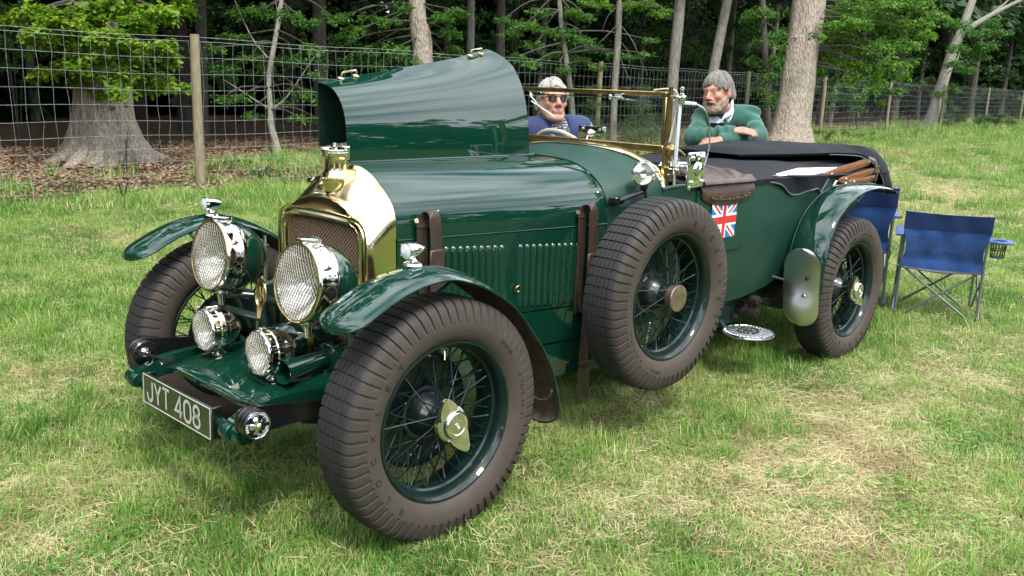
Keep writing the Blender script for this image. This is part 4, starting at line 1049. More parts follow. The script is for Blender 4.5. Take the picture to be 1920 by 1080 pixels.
# ------------------------------------------------------------------ leather bonnet straps
def strap(pts, w, th, mt, name, hint=V(1, 0, 0), lab=None, n=6):
    P = catmull([Vector(p) for p in pts], n); rings = []
    for i, p in enumerate(P):
        d = (P[min(i+1, len(P)-1)]-P[max(0, i-1)]).normalized(); a = (hint-d*hint.dot(d)).normalized(); b = d.cross(a)
        rings.append([p+a*w/2*sx_+b*th/2*sy_ for sx_, sy_ in ((-1, -.6), (-.94, -1), (.94, -1), (1, -.6), (1, .6), (.94, 1), (-.94, 1), (-1, .6))])
    m = MB(); m.loft(rings, True, True, True); return m
def yb(x): return side_y(x)
x1 = .298
s1 = strap([(x1-.03, yb(x1)-.012, 1.000), (x1-.026, yb(x1)-.010, 1.030), (x1-.012, yb(x1)-.020, 1.052), (x1+.006, yb(x1)-.034, 1.040), (x1+.016, yb(x1)-.036, .99), (x1+.022, yb(x1)-.034, .88), (x1+.026, yb(x1)-.030, .74), (x1+.03, yb(x1)-.028, .60)], .058, .0045, None, '')
S1 = s1.build('bonnet_strap', M['leather_light'], CAR, sharp=40, label='brown leather bonnet strap behind the radiator')
s1b = strap([(x1-.03, yb(x1)-.008, 1.03), (x1-.028, yb(x1)-.008, .92), (x1-.018, yb(x1)-.008, .76), (x1-.01, yb(x1)-.008, .60)], .05, .004, None, ''); s1b.build('strap_inner_length', M['leather_strap'], S1, sharp=40)
k_ = MB(); k_.box((x1+.022, yb(x1)-.040, .862), (.074, .012, .100), .004); k_.build('strap_keeper', M['leather_light'], S1)
k_ = MB(); k_.box((x1+.027, yb(x1)-.036, .715), (.068, .014, .035), .004); k_.build('strap_loop', M['leather_light'], S1)
x2 = 1.100
s2 = strap([(x2-.022, yb(x2)-.012, .985), (x2-.020, yb(x2)-.010, 1.015), (x2-.004, yb(x2)-.022, 1.034), (x2+.014, yb(x2)-.036, 1.022), (x2+.022, yb(x2)-.038, .97), (x2+.028, yb(x2)-.036, .80), (x2+.022, yb(x2)-.032, .60), (x2+.012, yb(x2)-.030, .42), (x2+.005, yb(x2)-.032, .285)], .062, .0045, None, '')
S2 = s2.build('bonnet_strap', M['leather_light'], CAR, sharp=40, label='long brown leather bonnet strap hanging loose in front of the spare wheel')
tail = strap([(x2+.006, yb(x2)-.037, .305), (x2+.004, yb(x2)-.039, .26), (x2+.000, yb(x2)-.040, .205), (x2-.004, yb(x2)-.040, .168)], .084, .005, None, ''); tail.build('strap_end', M['leather_light'], S2, sharp=40)
s2b = strap([(x2-.022, yb(x2)-.008, 1.01), (x2-.020, yb(x2)-.008, .88), (x2-.022, yb(x2)-.008, .70), (x2-.028, yb(x2)-.010, .56)], .05, .004, None, ''); s2b.build('strap_inner_length', M['leather_strap'], S2, sharp=40)
lo = strap([(x2-.018, yb(x2)-.012, .70), (x2-.024, yb(x2)-.018, .62), (x2-.006, yb(x2)-.022, .565), (x2+.012, yb(x2)-.03, .60), (x2+.018, yb(x2)-.036, .70)], .03, .004, None, ''); lo.build('strap_loose_loop', M['leather_strap'], S2, sharp=40)
k_ = MB(); k_.box((x2+.027, yb(x2)-.042, .775), (.078, .012, .105), .004); k_.build('strap_keeper', M['leather_light'], S2)
for z in (.635, .325):
    k_ = MB(); k_.box((x2+.020 if z > .5 else x2+.008, yb(x2)-.036, z), (.070, .016, .016), .003); k_.build('strap_loop', M['leather_light'], S2)
for x, z in ((x1-.055, 1.028), (x1+.02, 1.052), (x2-.055, 1.012), (x2-.05, .565)):
    pn = MB(); pn.tube([(x+.03, yb(x)-.006, z+.004), (x, yb(x)-.020, z), (x-.006, yb(x)-.023, z)], [.005, .005, .009], 10); pn.build('strap_pin', M['brass'], CAR)

# ------------------------------------------------------------------ windscreen
WX = 1.585
wf = MB()
def bar(a, b, w, d, m=None, bev=.003):
    a, b = Vector(a), Vector(b); L_ = (b-a).length; z = (b-a).normalized(); y = V(1, 0, 0); x = y.cross(z).normalized()
    R3 = Matrix((x, y, z)).transposed(); (m or wf).box((a+b)/2, (w, d, L_), bev, R=R3)
bar((WX, -.505, 1.2675), (WX, .505, 1.2675), .036, .026)
bar((WX, -.505, 1.518), (WX, .505, 1.518), .022, .024)
for s in (-1, 1): bar((WX, s*.497, 1.286), (WX, s*.497, 1.506), .018, .020)
WS = wf.build('windscreen_frame', M['brass_dull'], CAR, label='brass windscreen frame')
gl = MB(); gl.box((WX, 0, 1.396), (.005, .99, .225)); gl.build('windscreen_glass', M['clear_glass'], WS)
for s in (-1, 1):
    ps = MB(); 
    outl = [(-.022, 0), (.022, 0), (.020, .10), (.030, .16), (.030, .225), (.018, .245), (.011, .26), (.010, .50), (-.010, .50), (-.010, .26), (-.016, .24), (-.030, .17), (-.022, .10)]
    ps.prism(outl, frame(V(WX+.005, s*.515-.006, 1.055), (0, 1, 0), (1, 0, 0)) @ Matrix.Rotation(pi, 4, 'X') if False else Matrix(((1, 0, 0, WX+.005), (0, 0, 1, s*.518-.007), (0, 1, 0, 1.050), (0, 0, 0, 1))), .014)
    ps.lathe([(0.0, .036), (.010, .036), (.018, .024), (.026, .020), (.027, .010), (.020, .006), (.020, 0)], frame(V(WX+.004, s*.526, 1.268), (0, s, 0)), 20)
    ps.tube([V(WX+.004, s*.555, 1.270), V(WX+.030, s*.572, 1.262), V(WX+.058, s*.582, 1.242)], [.012, .009, .006], 10)
    P_ = ps.build('windscreen_post', M['brass'] if False else M['brass_dull'], CAR, sharp=35)
    st = MB()
    for z in (1.09, 1.15, 1.21, 1.335, 1.49): st.lathe([(.007, 0), (.007, .005), (.004, .007), (0, .008)], frame(V(WX+.012, s*.526, z), (.3, s, 0)), 10)
    st.build('post_screws', M['nickel'], P_)
    # wiring up the post
    wr = MB(); wr.tube(catmull([V(WX-.02, s*.44, 1.534), V(WX, s*.50, 1.542), V(WX+.025, s*.535, 1.53), V(WX+.03, s*.54, 1.47), V(WX+.012, s*.535, 1.37), V(WX-.0, s*.53, 1.30)], 6), .0042, 8)
    wr.tube(catmull([V(WX+.018, s*.535, 1.24), V(WX+.03, s*.545, 1.18), V(WX+.035, s*.55, 1.10), V(WX+.015, s*.55, 1.05)], 6), .0055, 8)
    wr.build('post_cable', M['white_print'] if False else M['cord'], CAR)
# wipers
for (px_, y0, z0, y1, z1, y2, z2) in ((0, .330, 1.487, .255, 1.43, .150, 1.385), (1, -.19, 1.497, -.30, 1.487, -.43, 1.484)):
    w = MB(); x = WX-.018
    w.lathe([(.012, -.004), (.012, .010), (.007, .016), (0, .017)], frame(V(x+.004, y0, z0), (-1, 0, 0)), 14)
    w.tube([(x-.012, y0, z0), (x-.014, y1, z1)], .0045, 8); 
    d = V(0, y2-y1, z2-z1); w.tube([V(x-.010, y1, z1)-d*0.6, V(x-.010, y2, z2)], .0032, 6)
    w.box((x+.004, y0-.03, z0+.008), (.02, .09, .02), .004)
    w.build('windscreen_wiper', M['chrome'], CAR, sharp=35)
wr = MB(); wr.tube([(WX+.02, .33, 1.492), (WX+.02, -.19, 1.497)], .003, 6); wr.box((WX+.03, -.26, 1.503), (.04, .13, .035), .012, seg=2); wr.tube([(WX+.03, -.20, 1.52), (WX+.03, -.23, 1.535), (WX+.03, -.27, 1.53)], .012, 10)
wr.build('wiper_motor', M['black_gloss'], CAR)
# interior mirror
mi = MB(); mi.box((1.615, -.046, 1.318), (.014, .168, .066), .006, seg=2)
MI = mi.build('rear_view_mirror', M['chrome'], CAR)
mb_ = MB(); mb_.lathe([(.022, 0), (.022, .006), (.010, .016), (.008, .03), (0, .032)], frame(V(1.607, -.046, 1.312), (-1, 0, 0)), 20); mb_.tube([(1.590, -.046, 1.312), (1.580, -.046, 1.275)], .007, 8)
for dy_ in (-.055, .055): mb_.lathe([(.008, 0), (.007, .004), (0, .006)], frame(V(1.607, -.046+dy_, 1.335), (-1, 0, 0)), 12)
mb_.build('mirror_mount', M['chrome'], MI, sharp=35)
# wind deflector beside the near post
ds = MB(); D = lambda x, z: V(x, -.575, z)
ds.box((1.583, -.575, 1.335), (.018, .012, .285), .003, R=Matrix.Rotation(.03, 3, 'Y')); ds.box((1.648, -.575, 1.481), (.135, .012, .016), .003, R=Matrix.Rotation(.04, 3, 'Y'))
ds.build('deflector_frame', M['perspex_edge'] if 'perspex_edge' in M else M['aluminium'], CAR)
cu_ = catmull([D(1.712, 1.480), D(1.785, 1.455), D(1.835, 1.400), D(1.858, 1.33), D(1.856, 1.26), D(1.83, 1.19)], 6)
pp = MB(); poly = [D(1.592, 1.472)]+cu_+[D(1.592, 1.18)]
pp.add(poly, [tuple(range(len(poly)))[::-1]], 0, False)
pp.build('wind_deflector', M['perspex'], CAR, label='clear wind deflector beside the windscreen post')
ed = MB(); ed.tube(cu_, .0038, 6); ed.build('deflector_edge', M['chair_mesh_net'] if False else M['aluminium'], CAR)
for z in (1.505, 1.185):
    c = MB(); c.tube([(WX+.005, -.525, z), (WX+.005, -.60, z)], .009, 10); c.lathe([(.015, -.026), (.017, -.018), (.017, .0), (.012, .006), (.012, .016), (.007, .02), (.007, .034), (.011, .038), (.011, .044), (0, .05)], frame(V(WX+.004, -.578, z), (0, 0, 1)), 14)
    c.lathe([(.012, .0), (.012, .014), (0, .016)], frame(V(WX-.006, -.59, z), (-.4, -1, .1)), 12)
    c.build('deflector_clamp', M['chrome'], CAR, sharp=35)
# door mirror
dm = MB(); dm.box((1.572, -.690, 1.190), (.150, .018, .160), .008, R=Matrix.Rotation(.10, 3, 'Z'), seg=3)
DMI = dm.build('door_mirror', M['chrome'], CAR, label='rectangular chrome door mirror seen from its back')
da = MB(); da.tube([(1.585, -.60, 1.195), (1.50, -.665, 1.205), (1.572, -.708, 1.197)], .007, 8); da.lathe([(.034, 0), (.034, .004), (.028, .012), (.012, .016), (.010, .022), (0, .024)], frame(V(1.575, -.700, 1.192), (-.1, -1, 0)), 24)
for dx, dz in ((-.05, .055), (.05, .055), (-.05, -.055), (.05, -.055), (0, .064)): da.lathe([(.011, 0), (.011, .004), (.005, .007), (0, .008)], frame(V(1.572+dx, -.700+dx*.1, 1.19+dz), (-.1, -1, 0)), 14)
da.lathe([(.008, -.01), (.011, 0), (.008, .01), (0, .011)], frame(V(1.51, -.70, 1.112), (0, 0, 1)), 12)
da.build('mirror_arm', M['chrome'], DMI, sharp=35)
# spot lamp
L = frame(V(1.345, -.565, 1.172), (-.92, -.30, .10), (0, 0, 1)); R = .054
sl = MB(); sl.lathe([(R-.006, .002), (R, .0), (R+.002, -.006), (R, -.014), (R-.001, -.024), (R-.006, -.045), (R-.018, -.068), (R-.036, -.082), (0, -.088)], L, 32)
SL = sl.build('spot_lamp', M['nickel'], CAR, sharp=35, label='small nickel spot lamp above the spare wheel')
q = MB(); q.lathe([((R-.006)*sqrt(1-k/8), -.003-.045*k/8) for k in range(9)], L, 28); q.build('reflector', M['reflector'], SL)
q = MB(); q.lathe([(.0001, .008)]+[((R-.005)*k/5, .008*(1-(k/5)**2)) for k in range(1, 6)], L, 28); q.build('lens', M['lens_glass'], SL)
q = MB(); b = L @ V(-R-.002, 0, -.035)
q.lathe([(.018, .012), (.018, -.008), (.012, -.014), (.015, -.016), (.015, -.034), (.010, -.036)], frame(b, (0, 0, 1)), 16)
q.tube([b-V(0, 0, .02), V(1.27, -.52, 1.058), V(1.255, -.50, 1.052)], .010, 8); q.box((1.262, -.49, 1.052), (.06, .05, .035), .006); q.tube([b+V(.02, 0, -.03), b+V(.03, 0.01, -.12)], .005, 6)
q.build('spot_lamp_arm', M['black_gloss'], SL, sharp=35)
# steering wheel
sw = MB(); SWc = V(1.80, .265, 1.142); SWM = frame(SWc, (-.62, 0, -.78) if False else (.80, 0, .60), (0, 1, 0))
n = 72
rings = []
for k in range(n):
    a = 2*pi*k/n; rr = .0135*(1+.05*(k % 2)); c = SWM @ V(.205*cos(a), .205*sin(a), 0); u = (SWM.to_3x3() @ V(cos(a), sin(a), 0)); w_ = SWM.to_3x3() @ V(0, 0, 1)
    rings.append([c+u*rr*cos(2*pi*j/10)+w_*rr*sin(2*pi*j/10) for j in range(10)])
rings.append(rings[0]); sw.loft(rings, True)
SW = sw.build('steering_wheel', M['cord'], CAR, label='steering wheel bound in pale cord')
sq = MB()
for k in range(4): a = pi/4+pi/2*k; sq.tube([SWM @ V(.02*cos(a), .02*sin(a), -.02), SWM @ V(.20*cos(a), .20*sin(a), 0)], .007, 8)
sq.lathe([(.0, .01), (.03, .008), (.035, -.02), (.02, -.04), (.018, -.5)], SWM, 16); sq.build('steering_spokes', M['black_gloss'], SW)

# ------------------------------------------------------------------ tonneau cover, hood, hood sticks
def tz(x, y):
    """height of the tonneau cloth"""
    e = tzt(x)+0.018
    c = interp(x, [1.75, 2.0, 2.4, 3.0, 3.6, 4.05], [1.105, 1.112, 1.125, 1.125, 1.115, 1.10])
    q = min(1, (0.600-abs(y))/0.34) if y < 0 else min(1, (0.600-abs(y))/0.16)
    q = max(0, q); z = e+(c-e)*sin(q*pi/2)
    z += 0.006*sin(9*x+3*y)*q+0.004*sin(17*y-6*x)*q+0.010*mnoise.noise(V(x*3.1, y*3.1, 0))*q
    return z
rows = []
for i in range(57):
    x = 1.70+(4.06-1.70)*i/56; row = []
    y1 = 0.02 if x < 2.42 else 0.602
    drop = interp(x, [2.44, 2.50, 2.60, 2.70, 2.78, 3.04, 3.10, 3.16], [0, .0, .02, .075, .078, .05, .085, .0])
    if i: 
        for k in (2, 1): row.append(V(x, ty(x, tzt(x)-drop*k/2)-.012-.004*sin(x*30)*k*.5, tzt(x)-drop*k/2-.002))
    else: row += [V(x, -.605, tzt(x)-.006), V(x, -.604, tzt(x)-.003)]
    for k in range(27):
        y = -.598+(y1+.598)*k/26; row.append(V(x, y, tz(x, y)))
    if y1 > .5: row.append(V(x, .612, tzt(x)-.06))
    else: row.append(V(x, y1+.01, tz(x, y1)-.10))
    rows.append(row)
TN = MB().sheet(rows, .004).build('tonneau_cover', M['tonneau'], CAR, sharp=60, label='black cloth tonneau cover over the seats')
pe = MB(); pe.tube([r[0]+V(0, -.002, 0) for r in rows if 2.44 < r[0].x < 3.18], .0042, 6); pe.build('tonneau_piping', M['tonneau_piping'], TN)
# folded hood cover lying over the rear
rows = []
for i in range(45):
    x = 2.96+(4.115-2.96)*i/44
    yn = interp(x, [2.96, 3.05, 3.27, 3.50, 3.66, 3.80, 3.90, 3.97, 4.115], [-.12, -.17, -.27, -.36, -.39, -.47, -.57, -.612, -.600])
    top = interp(x, [2.96, 3.02, 3.15, 3.4, 3.9, 4.0, 4.07, 4.115], [1.165, 1.192, 1.205, 1.215, 1.218, 1.205, 1.185, 1.150])
    zn = interp(x, [2.96, 3.3, 3.66, 3.82, 3.90, 3.95, 3.98, 4.115], [1.168, 1.172, 1.178, 1.172, 1.12, 1.04, .97, .95])
    row = []
    for k in range(5): row.append(V(x, yn+.012*(4-k)/4+(0 if zn > 1.15 else .0), zn-.016*(4-k)/4))
    nk_ = 22
    for k in range(1, nk_+1):
        t = k/nk_; y = yn+(.585-yn)*t
        rise = (1-(1-min(1, t/0.22))**2.2)
        if zn < 1.15: rise = (1-(1-min(1, t/0.13))**3)
        z = zn+(top-zn)*rise; z -= (top-1.115)*max(0, (t-.55)/.45)**1.6
        z += .005*sin(11*x+4*y)*sin(pi*t)+.012*mnoise.noise(V(x*4, y*2.5, 3))*sin(pi*t)
        row.append(V(x, y, z))
    row += [V(x, .615, 1.07), V(x, .612, 1.00)]
    rows.append(row)
# close the rear end downwards
for d, zz in ((.010, .975), (.012, .945), (.004, .930)):
    rows.append([V(p.x+d, p.y*.985, min(p.z, zz)) for p in rows[44]])
HC = MB().sheet(rows, .006).build('folded_hood_cover', M['tonneau'], CAR, sharp=60, label='black cloth envelope over the folded hood')
pe = MB(); pe.tube([r[1]+V(0, -.002, -.002) for r in rows[:45] if r[0].x > 3.60], .0042, 6); pe.tube([rows[44][k]+V(.004, 0, .004) for k in range(2, 26)], .004, 6); pe.build('hood_piping', M['tonneau_piping'], HC)
dk = MB(); dk.box((3.56, .06, 1.05), (.90, .84, .14), .03); dk.build('folded_hood', M['black_cloth'] if 'black_cloth' in M else M['tonneau'], CAR)
def stick(a, b, w, h, name='hood_stick'):
    a, b = Vector(a), Vector(b); z = (b-a).normalized(); y = V(0, 1, 0); y = (y-z*y.dot(z)).normalized(); x = y.cross(z)
    rings = []
    for t, f in ((0, .25), (.02, .62), (.06, .9), (.10, 1), (.5, 1), (.96, 1), (1, .8)):
        p = a.lerp(b, t); rings.append([p+y*w/2*cx*f+x*h/2*cz*f for cx, cz in ((-1, -.6), (-.7, -1), (.7, -1), (1, -.6), (1, .6), (.7, 1), (-.7, 1), (-1, .6))])
    m = MB(); m.loft(rings, True, True, True)
    s = m.build(name, M['wood'], CAR, sharp=45)
    f = MB(); f.lathe([(.007, 0), (.007, .004), (0, .006)], frame(a.lerp(b, .17)+V(0, -w/2, 0), (0, -1, 0)), 10)
    f.tube([a.lerp(b, .04), a+V(-.045, -.004, .0), a+V(-.075, -.004, -.035), a+V(-.07, -.004, -.055)], [.006, .007, .008, .009], 8); f.lathe([(.012, -.012), (.012, .016), (0, .018)], frame(a+V(-.073, -.006, -.05), (0, -1, 0)), 12)
    f.build('stick_hinge', M['nickel'], s, sharp=35)
stick((3.13, -.562, 1.068), (3.80, -.552, 1.126), .030, .044)
stick((3.31, -.588, 1.036), (3.80, -.585, 1.074), .026, .036)
stick((3.42, -.600, 1.020), (3.82, -.595, 1.030), .026, .034)
stick((3.02, -.610, .930), (3.26, -.605, 1.005), .026, .032)
sb_ = strap([(3.745, -.575, 1.155), (3.765, -.605, 1.14), (3.775, -.618, 1.10), (3.785, -.622, 1.05), (3.79, -.615, 1.01)], .040, .005, None, '', hint=V(1, 0, .2)); SBK = sb_.build('hood_strap', M['leather_light'], CAR, sharp=40)
bk = MB()
for p, q in (((3.745, 1.105), (3.80, 1.108)), ((3.80, 1.108), (3.805, 1.075)), ((3.805, 1.075), (3.75, 1.072)), ((3.75, 1.072), (3.745, 1.105))): bk.tube([(p[0], -.626, p[1]), (q[0], -.626, q[1])], .0032, 6)
bk.build('strap_buckle', M['brass'], SBK)
# quilted leather pad over the door top
rows = []
for i in range(33):
    x = 1.79+.48*i/32; e = sqrt(max(0, 1-(2*i/32-1)**2*0.86)); row = []
    wz = .100*max(.25, e)**.75 ; c = tzt(x)
    up = .15*(max(0, 1-((2*i/32-1)*1.02)**2))**.42
    for k in range(7): row.append(V(x, ty(x, c-wz*(6-k)/6)-.020-.010*sin(pi*k/6), c-wz*(6-k)/6+.004))
    row += [V(x, -.617, c+.016), V(x, -.612, c+.028), V(x, -.598, c+.034)]
    uu = 2*i/32-1; D = .045+.235*sqrt(max(0, 1-(uu*.985)**2))
    for k in range(1, 19):
        t = k/18; yy = D*t; ph = atan2(yy+.05, x-2.03); rr_ = sqrt((yy+.05)**2+(x-2.03)**2)
        rib = .016*abs(sin(7*ph))*min(1, rr_/.10) if t < .84 else .010
        if .84 <= t < .88: rib = .0
        row.append(V(x, -.595+yy, c+.030+.26*yy*(1-.35*t)+rib-(.012 if t == 1 else 0)))
    rows.append(row)
PD = MB().sheet(rows, .008).build('door_top_pad', M['leather'], CAR, sharp=60, label='quilted brown leather pad over the passenger door top')
stt = MB()
for i in range(4, 29, 2): 
    p = rows[i][2]; q = rows[i+2 if i < 28 else i][2]; stt.tube([p+V(0, -.004, 0), (p+q)/2+V(0, -.005, -.004), q+V(0, -.004, 0)], .0022, 5)
stt.build('pad_lacing', M['black_gloss'], PD)
for i in (5, 10, 15, 20, 25, 28):
    b_ = MB(); p = rows[i][2]; b_.lathe([(.006, 0), (.005, .004), (0, .005)], frame(p+V(0, -.003, .006), (0, -1, 0)), 10); b_.build('pad_stud', M['brass'], PD)
# ================================================================== GROUND AND GRASS
def fence_y(x): return 8.8+(x-4)*0.075
def litter_edge(x): return fence_y(x)+interp(x, [-5, 2, 6, 12, 18, 26, 60], [-0.1, -0.2, -0.55, -0.35, 0.2, 0.6, 1.2])
def litter_np(x, y):
    e = (8.8+(x-4)*0.075)+np.interp(x, [-5, 2, 6, 12, 18, 26, 60], [-0.1, -0.2, -0.55, -0.35, 0.2, 0.6, 1.2])
    w = 0.22*np.sin(2.3*x+0.7)+0.16*np.sin(5.1*x+1.1)+0.10*np.sin(11.3*x)
    return y-e-w
def gnoise(x, y):
    """smooth patch field in about -1..1"""
    return (np.sin(1.31*x+0.7*np.sin(0.9*y+1.0))*np.sin(1.13*y+1.7+0.6*np.sin(1.2*x))*0.6+np.sin(2.9*x+1.3*y+0.4)*np.sin(2.3*y-1.7*x+2.0)*0.4
            +0.35*np.sin(5.7*x-2.0*y)*np.sin(5.1*y+2.4*x+1.0))
DRY = [(1.25, -1.70, 0.6, 0.4), (1.75, -1.45, 0.6, 0.35), (2.3, -1.2, 0.55, 0.35), (-0.05, -1.75, .3, .2), (-1.0, -0.55, 0.35, 0.6), (-1.3, 0.3, .5, .5), (-0.8, 1.6, 0.9, 0.5), (0.9, -1.15, .6, .25), (3.4, -1.3, .9, .4),
       (9, 1.5, 3, 1.1), (15, 4.5, 5, 1.6), (13, 2.0, 3, 1.2), (22, 6.6, 6, 1.0)]
def dryness(x, y):
    d = 0.36*gnoise(x*0.9, y*0.9)-0.22
    for cx, cy, rx, ry in DRY: d = d+0.50*np.exp(-(((x-cx)/rx)**2+((y-cy)/ry)**2))
    return d
def ground_mat():
    m = bpy.data.materials.new('ground'); m.use_nodes = True; nt = m.node_tree; N, L = nt.nodes, nt.links; b = N['Principled BSDF']
    b.inputs['Roughness'].default_value = 0.95; b.inputs['Specular IOR Level'].default_value = 0.1
    tc = N.new('ShaderNodeTexCoord')
    def noise(sc, det=5): 
        n = N.new('ShaderNodeTexNoise'); n.inputs['Scale'].default_value = sc; n.inputs['Detail'].default_value = det; L.new(tc.outputs['Object'], n.inputs['Vector']); return n.outputs['Fac']
    def ramp(f, stops):
        r = N.new('ShaderNodeValToRGB'); e = r.color_ramp.elements
        while len(e) < len(stops): e.new(0.5)
        for k, (p, c) in enumerate(stops): e[k].position = p; e[k].color = (*c, 1)
        L.new(f, r.inputs['Fac']); return r.outputs['Color']
    def mix(f, a, b_):
        x = N.new('ShaderNodeMix'); x.data_type = 'RGBA'; L.new(f, x.inputs['Factor']); L.new(a, x.inputs['A']); L.new(b_, x.inputs['B']); return x.outputs['Result']
    def attr(n): a = N.new('ShaderNodeAttribute'); a.attribute_name = n; return a.outputs['Fac']
    green = ramp(noise(40, 6), [(0.35, (0.030, 0.052, 0.012)), (0.5, (0.060, 0.100, 0.022)), (0.68, (0.11, 0.135, 0.045))])
    straw = ramp(noise(55, 6), [(0.34, (0.10, 0.075, 0.035)), (0.5, (0.24, 0.19, 0.095)), (0.66, (0.36, 0.30, 0.16))])
    litter = ramp(noise(16, 8), [(0.33, (0.030, 0.020, 0.013)), (0.5, (0.095, 0.062, 0.038)), (0.66, (0.19, 0.13, 0.085))])
    c = mix(attr('dry'), green, straw); c = mix(attr('litter'), c, litter)
    L.new(c, b.inputs['Base Color'])
    bp = N.new('ShaderNodeBump'); bp.inputs['Strength'].default_value = 0.9; bp.inputs['Distance'].default_value = 0.03
    L.new(noise(45, 6), bp.inputs['Height']); L.new(bp.outputs['Normal'], b.inputs['Normal'])
    M['ground'] = m
ground_mat()
def axis_pts(lo, hi, c, fine):
    out = [c]; s = fine
    x = c
    while x < hi: x += s; out.append(min(x, hi)); s = fine if abs(x-c) < 9 else s*1.06
    x = c; s = fine
    while x > lo: x -= s; out.insert(0, max(x, lo)); s = fine if abs(x-c) < 9 else s*1.06
    return np.array(out)
gx, gy = axis_pts(-400, 600, 3.0, 0.16), axis_pts(-500, 500, 3.0, 0.16)
GX, GY = np.meshgrid(gx, gy, indexing='ij')
def gheight(x, y): return 0.010*gnoise(x*1.7, y*1.7)*np.clip(np.hypot(x-60, y-10)/60, 0, 1)-0.006+0.06*np.clip(litter_np(x, y), 0, 1)*np.clip(0.6+0.4*np.sin(1.7*x+y), 0, 1)
GZ = np.where((np.abs(GX) < 120) & (np.abs(GY) < 60), gheight(GX, GY), 0)
nx_, ny_ = len(gx), len(gy)
ii, jj = np.meshgrid(np.arange(nx_-1), np.arange(ny_-1), indexing='ij'); n0 = ii*ny_+jj
F_ = np.stack([n0, n0+ny_, n0+ny_+1, n0+1], -1).reshape(-1, 4)
lit = np.clip(litter_np(GX, GY)*2.2+0.5, 0, 1)
lit *= 1-0.8*np.exp(-(((GX-7.3)/1.6)**2+((GY-11.0)/0.9)**2))
far = GX > 26
np_mesh('meadow_ground', np.stack([GX, GY, GZ], -1).reshape(-1, 3), F_, 4, M['ground'], smooth=True, kind='structure',
        attrs={'dry': ('POINT', np.clip(dryness(GX, GY)*1.3+0.25, 0, 1).ravel()), 'litter': ('POINT', lit.ravel())})

# ---- blades: small tuft meshes scattered as instances by geometry nodes
def blade_mat(name, stops, nscale, transl=0.35, dark=0.0):
    m = bpy.data.materials.new(name); m.use_nodes = True; nt = m.node_tree; N, L = nt.nodes, nt.links; b = N['Principled BSDF']
    b.inputs['Roughness'].default_value = 0.55; b.inputs['Specular IOR Level'].default_value = 0.25
    g = N.new('ShaderNodeNewGeometry'); n = N.new('ShaderNodeTexNoise'); n.inputs['Scale'].default_value = nscale; n.inputs['Detail'].default_value = 4
    L.new(g.outputs['Position'], n.inputs['Vector'])
    oi = N.new('ShaderNodeObjectInfo'); a = N.new('ShaderNodeAttribute'); a.attribute_name = 'tone'
    s1 = N.new('ShaderNodeMath'); s1.operation = 'MULTIPLY_ADD'; s1.inputs[1].default_value = 0.45; L.new(oi.outputs['Random'], s1.inputs[0])
    s2 = N.new('ShaderNodeMath'); s2.operation = 'MULTIPLY_ADD'; s2.inputs[1].default_value = 0.60; L.new(a.outputs['Fac'], s2.inputs[0])
    am = N.new('ShaderNodeMath'); am.operation = 'MULTIPLY_ADD'; am.inputs[1].default_value = 2.0; am.inputs[2].default_value = -0.52; L.new(n.outputs['Fac'], am.inputs[0]); L.new(am.outputs[0], s2.inputs[2])
    L.new(s2.outputs[0], s1.inputs[2])
    s3 = N.new('ShaderNodeMath'); s3.operation = 'MULTIPLY'; s3.inputs[1].default_value = 0.62; L.new(s1.outputs[0], s3.inputs[0])
    r = N.new('ShaderNodeValToRGB'); e = r.color_ramp.elements
    while len(e) < len(stops): e.new(0.5)
    for k, (p, c) in enumerate(stops): e[k].position = p; e[k].color = (*c, 1)
    L.new(s3.outputs[0], r.inputs['Fac']); L.new(r.outputs['Color'], b.inputs['Base Color'])
    t = N.new('ShaderNodeBsdfTranslucent'); L.new(r.outputs['Color'], t.inputs['Color'])
    x = N.new('ShaderNodeMixShader'); x.inputs[0].default_value = transl; L.new(b.outputs[0], x.inputs[1]); L.new(t.outputs[0], x.inputs[2])
    L.new(x.outputs[0], N['Material Output'].inputs['Surface']); M[name] = m
blade_mat('grass_green', [(0.18, (0.030, 0.105, 0.014)), (0.40, (0.080, 0.225, 0.028)), (0.62, (0.175, 0.345, 0.055)), (0.85, (0.38, 0.47, 0.14))], 1.3)
blade_mat('grass_straw', [(0.28, (0.21, 0.16, 0.075)), (0.48, (0.38, 0.31, 0.145)), (0.70, (0.56, 0.49, 0.27))], 2.5, 0.2)
blade_mat('leaf_litter', [(0.28, (0.055, 0.032, 0.018)), (0.48, (0.17, 0.100, 0.058)), (0.70, (0.32, 0.215, 0.14))], 3.0, 0.05)
